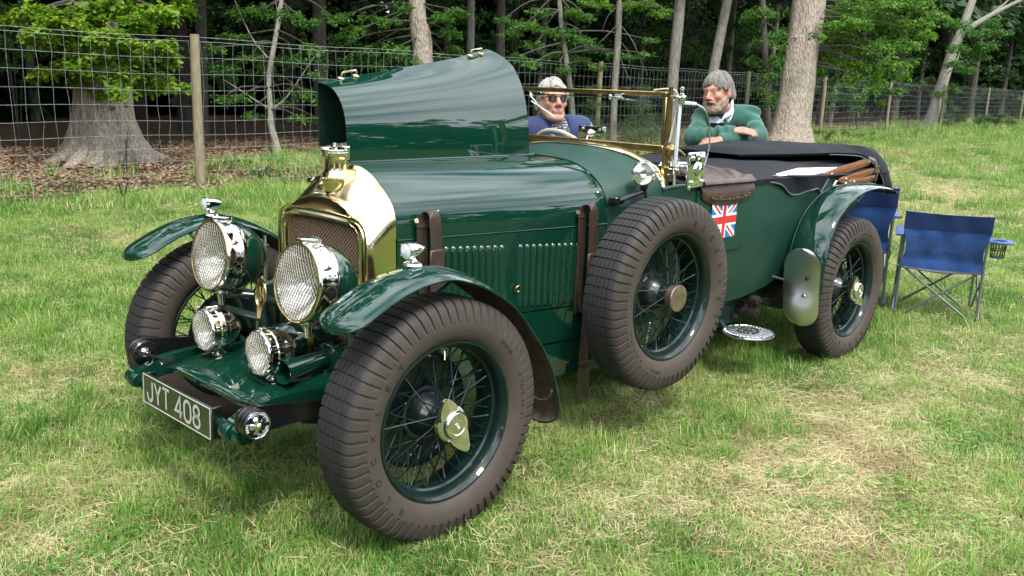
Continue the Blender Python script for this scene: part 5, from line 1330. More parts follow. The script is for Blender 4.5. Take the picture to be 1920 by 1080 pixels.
def tuft(nb, rad, l0, l1, w, lean, mats, rng, straw=0.0, flat=False):
    vs, fs, tone, mi = [], [], [], []
    for b in range(nb):
        a = rng.uniform(0, 2*pi); r = rad*sqrt(rng.uniform()); base = np.array([r*cos(a), r*sin(a), -0.004])
        L = rng.uniform(l0, l1); az = rng.uniform(0, 2*pi); d = np.array([cos(az), sin(az), 0.0]); sd = np.array([-sin(az), cos(az), 0.0])
        le = rng.uniform(*lean); wd = w*rng.uniform(0.7, 1.3); k = len(vs); tw = rng.uniform(-.5, .5)
        segs = 3; p = base.copy(); ang = pi/2-le*0.35
        if flat: p[2] = rng.uniform(0.004, 0.022)
        for s in range(segs+1):
            t = s/segs; ww = wd*(1-t**1.6)*0.5
            sdir = sd*cos(tw)+np.array([0, 0, 1])*sin(tw)*(1 if flat else 0.2)
            if s < segs: vs += [p-sdir*ww, p+sdir*ww]
            else: vs.append(p)
            ang2 = (pi/2-le*(0.35+0.9*t)) if not flat else rng.uniform(-0.25, 0.25)
            p = p+(d*cos(ang2)+np.array([0, 0, 1])*sin(ang2))*L/segs
            if flat: p[2] = max(0.002, p[2]); d = d*cos(.25)+sd*sin(.25)*rng.choice([-1, 1]); 
        fs += [(k, k+1, k+3, k+2), (k+2, k+3, k+5, k+4), (k+4, k+5, k+6)]
        tn = rng.uniform(); tone += [tn]*7; mi += [1 if rng.uniform() < straw else 0]*3
    me = bpy.data.meshes.new('grass_tuft'); me.from_pydata([tuple(v) for v in vs], [], fs)
    for m in mats: me.materials.append(m)
    me.polygons.foreach_set('material_index', mi); me.polygons.foreach_set('use_smooth', [True]*len(fs))
    at_ = me.attributes.new('tone', 'FLOAT', 'POINT'); at_.data.foreach_set('value', np.array(tone, np.float32))
    return me
def leaf_pile(nb, rad, rng):
    vs, fs, tone = [], [], []
    for b in range(nb):
        a = rng.uniform(0, 2*pi); r = rad*sqrt(rng.uniform()); c = np.array([r*cos(a), r*sin(a), rng.uniform(0.004, 0.03)])
        az = rng.uniform(0, 2*pi); d = np.array([cos(az), sin(az), rng.uniform(-.5, .5)]); s = np.array([-sin(az), cos(az), rng.uniform(-.6, .6)])
        L = rng.uniform(.03, .06); W = L*.55; k = len(vs)
        vs += [c-d*L*.5, c-s*W*.5, c+d*L*.5+np.array([0, 0, .008]), c+s*W*.5]; fs.append((k, k+1, k+2, k+3)); tone += [rng.uniform()]*4
    me = bpy.data.meshes.new('leaf_pile'); me.from_pydata([tuple(v) for v in vs], [], fs); me.materials.append(M['leaf_litter'])
    at_ = me.attributes.new('tone', 'FLOAT', 'POINT'); at_.data.foreach_set('value', np.array(tone, np.float32)); return me
def clover(nb, rad, rng):
    vs, fs, tone = [], [], []
    for b in range(nb):
        a = rng.uniform(0, 2*pi); r = rad*sqrt(rng.uniform()); c = np.array([r*cos(a), r*sin(a), rng.uniform(0.012, 0.035)]); L = rng.uniform(.009, .015); a0 = rng.uniform(0, 6); tn = rng.uniform()
        for q in range(3):
            t = a0+q*2.094; d = np.array([cos(t), sin(t), rng.uniform(-.2, .4)]); s = np.array([-sin(t), cos(t), 0]); k = len(vs)
            vs += [c, c+d*L*.6-s*L*.45, c+d*L*1.05, c+d*L*.6+s*L*.45]; fs.append((k, k+1, k+2, k+3)); tone += [tn*.5]*4
    me = bpy.data.meshes.new('clover'); me.from_pydata([tuple(v) for v in vs], [], fs); me.materials.append(M['grass_green'])
    at_ = me.attributes.new('tone', 'FLOAT', 'POINT'); at_.data.foreach_set('value', np.array(tone, np.float32)); return me
rg_ = np.random.default_rng(11)
GM = [M['grass_green'], M['grass_straw']]
TUFTS = ([tuft(30, .085, .030, .070, .0038, (0.3, 1.5), GM, rg_, .12) for _ in range(4)]
         + [tuft(34, .095, .025, .060, .0036, (0.7, 1.7), GM, rg_, .50) for _ in range(3)]
         + [tuft(30, .110, .05, .12, .0028, (0.8, 1.6), [M['grass_straw']]*2, rg_, 1.0, flat=True) for _ in range(3)]
         + [tuft(26, .060, .07, .15, .0045, (0.2, 1.2), GM, rg_, .06) for _ in range(2)]
         + [leaf_pile(16, .16, rg_) for _ in range(2)] + [clover(22, .10, rg_) for _ in range(2)])
def scatter(name, pts, rots, scl, idx, meshes, kind='stuff'):
    me = bpy.data.meshes.new(name); me.vertices.add(len(pts)); me.vertices.foreach_set('co', np.asarray(pts, np.float32).ravel())
    a = me.attributes.new('rot', 'FLOAT_VECTOR', 'POINT'); a.data.foreach_set('vector', np.asarray(rots, np.float32).ravel())
    a = me.attributes.new('scl', 'FLOAT', 'POINT'); a.data.foreach_set('value', np.asarray(scl, np.float32))
    a = me.attributes.new('idx', 'INT', 'POINT'); a.data.foreach_set('value', np.asarray(idx, np.int32))
    ob = bpy.data.objects.new(name, me); COL.objects.link(ob); ob['kind'] = kind
    col = bpy.data.collections.new(name+'_source')
    for i, m in enumerate(meshes):
        o = bpy.data.objects.new('%s_%02d' % (name, i), m); col.objects.link(o)
    ng = bpy.data.node_groups.new(name, 'GeometryNodeTree')
    ng.interface.new_socket('Geometry', in_out='INPUT', socket_type='NodeSocketGeometry'); ng.interface.new_socket('Geometry', in_out='OUTPUT', socket_type='NodeSocketGeometry')
    N, L = ng.nodes, ng.links; gi, go = N.new('NodeGroupInput'), N.new('NodeGroupOutput')
    ci = N.new('GeometryNodeCollectionInfo'); ci.inputs['Collection'].default_value = col; ci.inputs['Separate Children'].default_value = True; ci.inputs['Reset Children'].default_value = True
    ip = N.new('GeometryNodeInstanceOnPoints'); ip.inputs['Pick Instance'].default_value = True
    def na(n, t): x = N.new('GeometryNodeInputNamedAttribute'); x.data_type = t; x.inputs['Name'].default_value = n; return x.outputs['Attribute']
    L.new(gi.outputs[0], ip.inputs['Points']); L.new(ci.outputs[0], ip.inputs['Instance'])
    L.new(na('idx', 'INT'), ip.inputs['Instance Index']); L.new(na('rot', 'FLOAT_VECTOR'), ip.inputs['Rotation']); L.new(na('scl', 'FLOAT'), ip.inputs['Scale'])
    L.new(ip.outputs[0], go.inputs[0])
    md = ob.modifiers.new('scatter', 'NODES'); md.node_group = ng
    return ob
def grass_points():
    P, S, I, R = [], [], [], []
    cx, cy = CAM_POS.x, CAM_POS.y
    for r0, r1, dens, sc in ((1.6, 6, 900, .80), (6, 11, 460, .95), (11, 20, 120, 1.45), (20, 36, 42, 2.1), (36, 70, 13, 3.2)):
        half = radians(44 if r0 < 12 else 37)
        n = int(dens*half*(r1*r1-r0*r0))
        r = np.sqrt(RNG.uniform(r0*r0, r1*r1, n)); th = YAW+RNG.uniform(-half, half, n)
        x = cx+r*np.sin(th); y = cy+r*np.cos(th)
        l = litter_np(x, y)
        green_patch = np.exp(-(((x-7.3)/1.6)**2+((y-11.0)/0.9)**2)) > RNG.uniform(0.1, 0.9, n)
        keep = (l < RNG.uniform(-0.35, 0.05, n)) | green_patch | ((l < 2.2) & (RNG.uniform(size=n) < np.where(np.sin(2.1*x+0.5*y)*np.sin(1.3*y+.8*x) > 0.35, 0.30, 0.02)))
        x, y = x[keep], y[keep]; n = len(x)
        d = dryness(x, y)+RNG.normal(0, 0.30, n)+.02
        idx = np.where(d > 0.42, RNG.integers(7, 10, n), np.where(d > 0.10, RNG.integers(4, 7, n), RNG.integers(0, 4, n)))
        mix_ = RNG.uniform(size=n); idx = np.where((mix_ < 0.20) & (d > -0.1), RNG.integers(7, 10, n), idx)
        lng = (gnoise(x*0.55+7, y*0.55-3) > 0.30) & (d < 0.25)
        idx = np.where((RNG.uniform(size=n) < np.where(lng, 0.35, 0.035)) & (idx < 7), RNG.integers(10, 12, n), idx)
        idx = np.where((RNG.uniform(size=n) < .07) & (gnoise(x*1.3+2, y*1.3) > .1) & (r0 < 11), RNG.integers(14, 16, n), idx)
        z = gheight(x, y)
        near_fence = np.clip(1+litter_np(x, y)/2.5, 0, 1)
        P.append(np.stack([x, y, z], -1)); S.append(sc*RNG.uniform(0.7, 1.25, n)*(1+0.8*near_fence*(r0 > 6)))
        I.append(idx); R.append(np.stack([RNG.normal(0, .12, n), RNG.normal(0, .12, n), RNG.uniform(0, 2*pi, n)], -1))
    return map(np.concatenate, (P, R, S, I))
scatter('meadow_grass', *grass_points(), TUFTS)
def litter_points():
    n = 9000; x = RNG.uniform(-4, 30, n); y = fence_y(0)+(x-4+4)*0.075+RNG.uniform(-1.2, 7, n)**1
    keep = litter_np(x, y) > RNG.uniform(-.3, .4, n); x, y = x[keep], y[keep]; n = len(x)
    return np.stack([x, y, gheight(x, y)+.004], -1), np.stack([np.zeros(n), np.zeros(n), RNG.uniform(0, 6.28, n)], -1), RNG.uniform(.9, 1.7, n), RNG.integers(0, 2, n)
scatter('leaf_litter', *litter_points(), TUFTS[12:14])
# ================================================================== THE WOOD
mat('bark_oak', (0.22, 0.175, 0.13), 0.9, 0, 0, col2=(0.44, 0.38, 0.30), scale=7, stretch=(5, 5, 1.0), bump=1.0, bscale=5, bdist=0.09)
mat('bark_grey', (0.10, 0.092, 0.072), 0.85, 0, 0, col2=(0.185, 0.17, 0.14), scale=5, stretch=(4, 4, 1.2), bump=0.5, bscale=16, bdist=0.02)
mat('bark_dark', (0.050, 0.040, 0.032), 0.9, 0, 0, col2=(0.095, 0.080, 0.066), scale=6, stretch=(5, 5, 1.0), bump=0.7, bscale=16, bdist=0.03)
mat('bark_pale', (0.17, 0.16, 0.125), 0.85, 0, 0, col2=(0.29, 0.28, 0.23), scale=6, stretch=(4, 4, 1.5), bump=0.5, bscale=20, bdist=0.02)
mat('bark_knot', (0.11, 0.085, 0.06), 0.9, 0, 0, col2=(0.24, 0.20, 0.15), scale=7, bump=1.0, bscale=22, bdist=0.04)
def leaf_mat(name, c0, c1, c2, transl=0.35, rough=0.5):
    m = bpy.data.materials.new(name); m.use_nodes = True; nt = m.node_tree; N, L = nt.nodes, nt.links; b = N['Principled BSDF']
    b.inputs['Roughness'].default_value = rough; b.inputs['Specular IOR Level'].default_value = 0.35
    a = N.new('ShaderNodeAttribute'); a.attribute_name = 'tone'; r = N.new('ShaderNodeValToRGB'); e = r.color_ramp.elements; e.new(0.5)
    for k, (p, c) in enumerate(((0.0, c0), (0.5, c1), (1.0, c2))): e[k].position = p; e[k].color = (*c, 1)
    L.new(a.outputs['Fac'], r.inputs['Fac']); L.new(r.outputs['Color'], b.inputs['Base Color'])
    t = N.new('ShaderNodeBsdfTranslucent'); L.new(r.outputs['Color'], t.inputs['Color'])
    x = N.new('ShaderNodeMixShader'); x.inputs[0].default_value = transl; L.new(b.outputs[0], x.inputs[1]); L.new(t.outputs[0], x.inputs[2])
    L.new(x.outputs[0], N['Material Output'].inputs['Surface']); M[name] = m
leaf_mat('leaf_oak', (0.095, 0.20, 0.012), (0.18, 0.33, 0.020), (0.30, 0.43, 0.03), 0.45)
leaf_mat('leaf_lime', (0.055, 0.155, 0.012), (0.100, 0.240, 0.018), (0.18, 0.32, 0.03), 0.45)
leaf_mat('leaf_beech', (0.040, 0.135, 0.017), (0.078, 0.210, 0.027), (0.15, 0.30, 0.040), 0.42)
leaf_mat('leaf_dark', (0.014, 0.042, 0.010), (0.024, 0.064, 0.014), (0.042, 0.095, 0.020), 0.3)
leaf_mat('needle', (0.020, 0.060, 0.018), (0.040, 0.095, 0.026), (0.070, 0.135, 0.036), 0.2)

OAK_SHAPE = np.array([(0, 0), (.18, .10), (.30, .30), (.42, .20), (.58, .34), (.72, .20), (.88, .20), (1, 0)])
def leaf_arrays(clumps, leaf, rng, per=1.0, droop=0.25, twig=0.9, lobed=False, aspect=0.55, spread=0.75):
    """leaves on short twigs inside ellipsoid clumps: (centre, (rx, ry, rz), count)"""
    VS, FS, TN, k0 = [], [], [], 0; tw_tubes = []
    for c, rad, cnt in clumps:
        c = np.array(c, float); rad = np.array(rad, float); cnt = int(cnt*per)
        ntw = max(3, cnt//12)
        d = rng.normal(size=(ntw, 3)); d /= np.linalg.norm(d, axis=1)[:, None]; d[:, 2] *= 0.55
        start = c+d*rad*rng.uniform(0.05, 0.55, (ntw, 1)); end = c+d*rad*rng.uniform(0.65, 1.1, (ntw, 1)); end[:, 2] -= droop*rad[2]*rng.uniform(0, 1, ntw)
        tw_tubes.append((start, end))
        for s, e in zip(start, end):
            nl = 12; t = rng.uniform(0.1, 1.05, nl); v = e-s; L = np.linalg.norm(v); v = v/max(L, 1e-6)
            p = s+np.outer(t, e-s)+rng.normal(0, leaf*0.35, (nl, 3))
            side = np.cross(v, [0, 0, 1.0]); side /= max(np.linalg.norm(side), 1e-6)
            sg = rng.choice([-1, 1], nl)[:, None]
            ld = v*rng.uniform(.2, 1, (nl, 1))+side*sg*spread+rng.normal(0, .25, (nl, 3)); ld[:, 2] -= droop*0.6; ld /= np.linalg.norm(ld, axis=1)[:, None]
            up = np.array([0, 0, 1.0])+rng.normal(0, .45, (nl, 3)); ws = np.cross(ld, up); ws /= np.linalg.norm(ws, axis=1)[:, None]; nn = np.cross(ws, ld)
            ls = leaf*rng.uniform(0.65, 1.2, (nl, 1)); tone = np.clip(rng.normal(0.45, .25)+rng.normal(0, .18, nl), 0, 1)
            if lobed:
                P = []
                for x_, y_ in OAK_SHAPE: P.append(p+ld*ls*x_+ws*ls*y_+nn*ls*(0.10*abs(y_)-.10*x_*x_))
                for x_, y_ in OAK_SHAPE[1:-1][::-1]: P.append(p+ld*ls*x_-ws*ls*y_+nn*ls*(0.10*abs(y_)-.10*x_*x_))
                P = np.stack(P, 1); m = P.shape[1]
            else:
                P = np.stack([p, p+ld*ls*.45+ws*ls*aspect*.5+nn*ls*.06, p+ld*ls-nn*ls*.10, p+ld*ls*.45-ws*ls*aspect*.5+nn*ls*.06], 1); m = 4
            VS.append(P.reshape(-1, 3)); FS.append(k0+np.arange(nl*m).reshape(nl, m)); TN.append(np.repeat(tone, m)); k0 += nl*m
    return np.concatenate(VS), np.concatenate(FS), np.concatenate(TN), tw_tubes
def crown(name, parent, clumps, leaf, material, seed, per=1.0, label=None, kind=None, **kw):
    rng = np.random.default_rng(seed); v, f, t, tw = leaf_arrays(clumps, leaf, rng, per, **kw)
    o = np_mesh(name, v, f, f.shape[1], M[material], parent, origin=tuple(v.mean(0)), attrs={'tone': ('POINT', t)}, label=label, kind=kind)
    return o, tw
def limbs(name, parent, tw, mt, trunk_pts, rng, r=0.012, every=3):
    m = MB()
    for (start, end) in tw:
        c = start.mean(0); j = int(np.argmin([np.linalg.norm(np.array(q)-c-np.array([0, 0, .35])) for q in trunk_pts])); q = Vector(trunk_pts[j]); cc = Vector(c)
        mid = q.lerp(cc, .5)+V(rng.normal(0, .05), rng.normal(0, .05), rng.normal(.08, .06))
        m.tube(catmull([q, mid, cc], 3), [r*2.2*(1-.7*k/6)+.003 for k in range(7)], 5, cap=False)
        for s, e in list(zip(start, end))[::every]: m.tube([cc, Vector(s), Vector(e)], [r*.55, r*.38, r*.14], 4, cap=False)
    return m.build(name, M[mt], parent, sharp=None)
def trunk_mesh(pts, rad, seed=0, n=14, rough=0.08, flute=0.0, sub=5):
    """bark covered trunk along points with radii, ring noise makes it uneven"""
    P = catmull([Vector(p) for p in pts], sub); m = MB(); rings = []; N_ = len(P)
    rs = np.interp(np.linspace(0, len(rad)-1, N_), range(len(rad)), rad)
    up = V(1, 0, 0)
    for i, p in enumerate(P):
        d = (P[min(i+1, N_-1)]-P[max(i-1, 0)]).normalized(); a = d.cross(V(0, 1, 0)).normalized(); b = d.cross(a)
        ring = []
        for k in range(n):
            th = 2*pi*k/n; dr = a*cos(th)+b*sin(th)
            w = 1+rough*mnoise.noise(V(dr.x*1.6+seed*7.3, dr.y*1.6, p.z*1.2/max(.15, rs[i])*.25))*1.6
            if flute: w += flute*max(0, 1-i/(N_*.45))**1.5*(cos(5*th+seed)+.5*cos(3*th+1+seed))
            ring.append(p+dr*rs[i]*w)
        rings.append(ring)
    m.loft(rings, True, False, True)
    return m
def px_path(pts, depth):
    """points on a plane facing the camera at a depth, from photograph pixels"""
    return [at(x, y, depth+(0 if len(q) < 1 else q[0])) for x, y, *q in pts]
def clumps_px(lst, depth, flat=0.75, dj=0.5, dens=1.0, seed=0):
    rng = np.random.default_rng(seed); out = []
    for x, y, r in lst:
        d = depth+rng.uniform(-dj, dj); k = r/FPX*d
        out.append((tuple(at(x, y, d)), (k, k, k*flat), max(60, dens*k*k*1000)))
    return out
# ---- the big oak behind the fence at the left
B = on(203, 306, 'z', 0.0); D_OAK = (B-CAM_POS).dot(CAM_F)
OAK = empty('oak_tree', B, 'broad old oak with flared roots and bright yellow green leaves behind the fence', 'tree')
op = [B+V(0, 0, -.15), B+V(.0, 0, .12), B+V(-.02, 0, .40), B+V(-.03, .0, .75), B+V(-.02, .0, 1.2), B+V(.03, .05, 2.2), B+V(.02, .1, 4.0), B+V(.1, .1, 7.0)]
tk_ = trunk_mesh(op, [.86, .74, .56, .45, .42, .42, .40, .32], 1, 40, .10, .16, 6)
trunk_o = tk_.build('trunk', M['bark_oak'], OAK, sharp=None)
rt = MB()
for a, l, r in ((-2.6, .55, .16), (-1.9, .40, .15), (-1.2, .6, .17), (-.5, .65, .16), (.3, .5, .15), (-3.2, .55, .16), (2.2, .5, .15)):
    d = V(cos(a), sin(a), 0); rt.tube(catmull([B+d*.36+V(0, 0, .42), B+d*.58+V(0, 0, .17), B+d*(.70+l*.3)+V(0, 0, .02), B+d*(.8+l*.6)+V(0, 0, -.08)], 4), [r*1.1-.0065*k*r/.16*1.2 for k in range(13)], 9)
rt.build('root_flare', M['bark_oak'], OAK, sharp=None)
kn = MB()
for x, y, z, s in ((.12, -.42, .62, .07), (-.2, -.36, .58, .06), (-.05, -.43, .95, .05), (.18, -.38, .98, .055), (.05, -.42, .44, .05)):
    kn.lathe([(s*1.6, -.06), (s*1.2, .0), (s*.8, .02), (s*.4, .03), (0, .032)], frame(B+V(x, y, z), (x*.6, -1, .05)), 12)
kn.build('bark_knot', M['bark_knot'], OAK, sharp=None, kind='stuff')
cl = clumps_px([(70, 62, 34), (120, 35, 45), (110, 80, 30), (180, 20, 50), (205, 70, 46), (255, 40, 42), (245, 95, 40), (300, 20, 35), (340, 10, 30), (300, 85, 30), (320, 110, 22), (175, 100, 34), (135, 115, 26),
                (90, 130, 22), (75, 142, 18), (160, 145, 30), (215, 140, 36), (265, 140, 34), (305, 152, 24), (335, 160, 18), (235, 172, 24), (190, 172, 18), (150, 128, 20), (60, 20, 40), (20, 40, 22), (220, 10, 40), (150, 60, 40), (285, 165, 20)], D_OAK-1.4, .8, .7, 5.6, 3)
_, tw = crown('crown', OAK, cl, .092, 'leaf_oak', 5, lobed=True, droop=.3)
limbs('branches', OAK, tw, 'bark_dark', [tuple(B+V(.0, -.35, z)) for z in (1.3, 1.7, 2.1, 2.6, 3.0, 3.5)], np.random.default_rng(2), .014, 4)
cl = clumps_px([(x, y, 70) for x, y in ((40, -60), (130, -70), (230, -80), (330, -70), (90, -140), (200, -160), (300, -150))], D_OAK-.6, .8, .9, 1.4, 4)
crown('upper_crown', OAK, cl, .13, 'leaf_oak', 6, droop=.3)

# ---- trees one can tell apart; each: base pixel or depth, trunk path in pixels, radii, foliage
def tree(name, label, depth, path, radii, bark, leaf=None, clumps=(), lsize=.08, dens=2.6, seed=1, rough=.06, branches=(), cat='tree', group=None, sub=4, flat=.7, dj=.6, n=12, foot=True, **kw):
    pts = px_path(path, depth)
    if foot:
        p0 = pts[0]; pts = [V(p0.x, p0.y, -.1)]+([p0] if p0.z > .12 else [])+pts[1:]; radii = [radii[0]*1.35]+list(radii[0 if p0.z > .12 else 1:])
    base = V(pts[0].x, pts[0].y, 0)
    t = empty(name, base, label, cat, group)
    trunk_mesh(pts, radii, seed, n, rough, 0, sub).build('trunk', M[bark], t, sharp=None)
    if branches:
        for b in branches:
            bp_ = px_path(b[0], depth); m = MB(); q = catmull(bp_, 4); m.tube(q, [b[1]*(1-.75*k/(len(q)-1)) for k in range(len(q))], 7); m.build('branch', M[bark], t, sharp=None)
    if leaf:
        cl_ = clumps_px(clumps, depth-.3, flat, dj, dens, seed)
        _, tw_ = crown('crown', t, cl_, lsize, leaf, seed+50, **kw)
        lo = [p for p in catmull(pts, 4) if p.z > .8] or pts
        limbs('twigs', t, tw_, 'bark_dark', [tuple(p) for p in lo], np.random.default_rng(seed), .009, 4)
    return t
tree('young_tree', 'slender pale young tree forking low down behind the fence left of the raised bonnet', 17.5, [(521, 300), (517, 270), (508, 235), (507, 205), (504, 150), (512, 95), (522, 40), (532, -40), (540, -140)],
     [.085, .075, .065, .055, .05, .05, .05, .04, .03], 'bark_pale', 'leaf_beech',
     [(460, 20, 34), (440, 70, 30), (500, 20, 36), (545, 30, 34), (470, 110, 26), (430, 130, 30), (415, 185, 26), (450, 180, 26), (500, 130, 24), (545, 110, 30), (580, 90, 30), (560, 170, 28), (530, 190, 20), (590, 180, 26), (575, 40, 30), (470, 215, 20), (560, 220, 22), (600, 140, 24), (620, 30, 30), (400, 90, 26), (385, 120, 20), (600, 225, 18)],
     .075, 2.6, 21, branches=(([(507, 207), (535, 185), (560, 150), (590, 105)], .026), ([(507, 205), (485, 192), (455, 172), (420, 150)], .026), ([(503, 110), (475, 75), (455, 35), (440, 0)], .022), ([(512, 85), (522, 40), (512, -20)], .02)))
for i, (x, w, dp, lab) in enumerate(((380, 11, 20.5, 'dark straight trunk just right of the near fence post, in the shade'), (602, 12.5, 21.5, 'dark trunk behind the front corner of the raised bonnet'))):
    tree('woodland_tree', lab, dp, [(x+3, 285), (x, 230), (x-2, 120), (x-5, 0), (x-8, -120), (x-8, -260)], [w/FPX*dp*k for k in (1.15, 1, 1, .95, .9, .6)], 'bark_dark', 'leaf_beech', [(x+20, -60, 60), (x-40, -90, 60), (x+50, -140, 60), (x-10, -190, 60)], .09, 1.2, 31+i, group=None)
tree('old_woodland_tree', 'gnarled pale trunk rising above the raised bonnet', 19.5, [(796, 290), (797, 180), (792, 95), (784, 40), (781, -10), (776, -90), (770, -220)], [.27, .25, .22, .2, .21, .18, .13], 'bark_oak', 'leaf_beech',
     [(640, 75, 36), (690, 90, 36), (740, 90, 34), (660, 115, 28), (710, 120, 28), (770, 115, 26), (640, 30, 26), (690, 30, 24), (730, 40, 26), (820, 30, 30), (845, 60, 26), (855, 90, 18), (860, 20, 22), (600, 110, 24), (750, 10, 24), (830, 100, 20), (800, 125, 18), (665, 55, 26)], .085, 2.8, 41, rough=.14, droop=.35,
     branches=(([(786, 30), (740, 25), (700, 45), (660, 62)], .03), ([(783, 20), (700, 10), (655, 30)], .02)))
for i, (x, w, dp, lab) in enumerate(((882, 7.2, 23, 'slim grey trunk above the rear handle of the raised bonnet'), (938, 8.5, 24.5, 'brown trunk just right of the slim grey one above the bonnet'))):
    tree('slim_woodland_tree', lab, dp, [(x+2, 270), (x, 120), (x+1, 40), (x+1, -40), (x-1, -200)], [w/FPX*dp*k for k in (1.2, 1, 1, .95, .7)], 'bark_grey' if i == 0 else 'bark_dark', 'leaf_beech', [(x-30, -90, 60), (x+40, -120, 60), (x, -170, 60)], .09, 1.2, 51+i)
tree('beech_tree', 'leafy beech with long fine sprays in the middle of the wood edge', 18.5, [(1075, 285), (1072, 190), (1060, 100), (1050, 20), (1046, -80), (1040, -200)], [.07, .06, .055, .05, .045, .03], 'bark_grey', 'leaf_beech',
     [(985, 45, 34), (1020, 55, 34), (1055, 60, 32), (1090, 75, 28), (1000, 85, 26), (1040, 100, 30), (1085, 110, 28), (1120, 90, 24), (1120, 125, 22), (1060, 130, 22), (960, 60, 26), (945, 35, 20), (1010, 20, 26), (1070, 20, 26), (1150, 100, 20), (1180, 105, 18), (1215, 100, 18), (1100, 30, 24), (1000, 120, 22), (970, 105, 20), (1220, 75, 20)], .062, 4.0, 61, flat=.5, droop=.35)
tree('conifer_tree', 'thin bare conifer trunk with drooping dead twigs behind the windscreen', 17.8, [(1148, 300), (1150, 230), (1154, 140), (1159, 70), (1161, 0), (1163, -100), (1165, -200)], [.075, .07, .066, .064, .06, .05, .04], 'bark_grey', 'leaf_lime',
     [(1130, 10, 26), (1190, 10, 28), (1230, 25, 24), (1215, 5, 24), (1250, 20, 16), (1100, 5, 22)], .06, 4.0, 71, flat=.5, branches=(([(1158, 40), (1185, 75), (1200, 110), (1214, 140)], .010), ([(1158, 45), (1130, 75), (1112, 90)], .008), ([(1156, 90), (1176, 140), (1184, 150)], .007), ([(1160, 10), (1140, 30), (1128, 60)], .008), ([(1156, 70), (1180, 100), (1178, 130)], .006)))
tree('smooth_beech_tree', 'smooth grey trunk standing right behind the windscreen post', 21, [(1252, 300), (1257, 220), (1262, 140), (1270, 60), (1276, -10), (1280, -100), (1284, -220)], [.14, .13, .125, .13, .125, .11, .09], 'bark_grey', 'leaf_dark', [(1290, -60, 60), (1240, -100, 60), (1320, -120, 60)], .09, 1.4, 81)
tree('leaning_beech_tree', 'grey trunk leaning right above the man in the green jumper', 22, [(1318, 290), (1328, 190), (1338, 130), (1350, 70), (1364, 0), (1380, -90), (1400, -220)], [.15, .14, .125, .12, .115, .1, .08], 'bark_grey', 'leaf_dark', [(1400, -60, 60), (1350, -100, 60), (1420, -120, 60)], .09, 1.4, 91)
# the thick oak in front of the fence at the right
OR = tree('thick_oak_tree', 'thick leaning oak trunk in front of the fence behind the rear of the car', 22.5, [(1478, 276), (1480, 262), (1483, 230), (1492, 180), (1500, 130), (1506, 80), (1512, 30), (1518, -20), (1526, -120), (1530, -240)], [.66, .56, .46, .42, .405, .40, .395, .39, .36, .30], 'bark_oak', 'leaf_lime',
     [(1560, 25, 40), (1600, 40, 44), (1640, 30, 44), (1680, 45, 40), (1720, 40, 34), (1570, 70, 36), (1610, 85, 40), (1655, 85, 40), (1700, 80, 34), (1735, 60, 26), (1545, 110, 24), (1580, 115, 32), (1630, 125, 34), (1675, 115, 30), (1550, 95, 26), (1600, 10, 40), (1660, 5, 44), (1720, 5, 36), (1540, 130, 18), (1560, 45, 26), (1700, 115, 22), (1640, 150, 24), (1535, 65, 16), (1465, 88, 14), (1480, 20, 12), (1755, 25, 24), (1770, 35, 16), (1600, 145, 22), (1690, 140, 22), (1570, 150, 18)], .088, 2.7, 101, n=28, rough=.10, droop=.45, dj=1.0)
tree('pale_leaning_tree', 'pale tree leaning right beyond the fence and forking at the far right', 40, [(1733, 250), (1745, 225), (1758, 185), (1772, 140), (1785, 100), (1800, 65), (1816, 20), (1830, -20), (1845, -80)], [.30, .27, .25, .23, .22, .2, .17, .15, .1], 'bark_pale', 'leaf_beech',
     [(1800, 45, 24), (1795, 90, 22), (1830, 60, 28), (1850, 85, 26), (1820, 95, 22), (1790, 120, 20), (1840, 105, 18), (1860, 40, 22), (1760, 175, 16), (1790, 165, 16), (1775, 190, 10), (1880, 60, 20), (1815, 130, 16)], .12, 1.6, 111, branches=(([(1800, 65), (1830, 45), (1870, 22), (1915, 0), (1960, -20)], .16), ([(1850, 32), (1880, 10), (1900, -10)], .07), ([(1780, 130), (1795, 110), (1800, 95)], .06)), dj=2)
tree('chestnut_tree', 'dark leafy tree with long hanging leaves left of the thick oak', 26, [(1440, 290), (1438, 200), (1434, 90), (1430, 0), (1428, -120)], [.1, .09, .085, .08, .06], 'bark_dark', 'leaf_beech',
     [(1430, 20, 34), (1460, 60, 30), (1425, 75, 28), (1455, 110, 28), (1440, 140, 24), (1410, 110, 16), (1475, 130, 18), (1420, 165, 20), (1455, 175, 20), (1440, 190, 16), (1410, 30, 24)], .13, 1.6, 121, aspect=.34, droop=.6, dj=1.2)
# understorey bushes (each a plant)
def bush(name, label, depth, clumps, leaf, lsize, dens, seed, group=None, cat='shrub', **kw):
    cl_ = clumps_px(clumps, depth, .85, .5, dens, seed)
    b = sum((Vector(c[0]) for c in cl_), V(0, 0, 0))/len(cl_); t = empty(name, V(b.x, b.y, 0), label, cat, group)
    _, tw_ = crown('foliage', t, cl_, lsize, leaf, seed, **kw)
    m = MB()
    for c, r, n in cl_: m.tube([V(b.x, b.y, 0), V(*c).lerp(V(b.x, b.y, .2), .5)+V(0, 0, .05), V(*c)], [.012, .008, .004], 5, cap=False)
    for s, e in tw_:
        for a_, b_ in list(zip(s, e))[::4]: m.tube([Vector(a_), Vector(b_)], [.004, .0015], 4, cap=False)
    m.build('stems', M['bark_dark'], t, sharp=None)
    return t
bush('young_pine', 'soft green young pine seen through the windscreen, right of the fence post', 15.5, [(1205, 165, 18), (1200, 195, 30), (1205, 225, 40), (1190, 250, 44), (1235, 245, 30), (1170, 235, 24)], 'needle', .075, 13, 131, aspect=.07, cat='young pine')
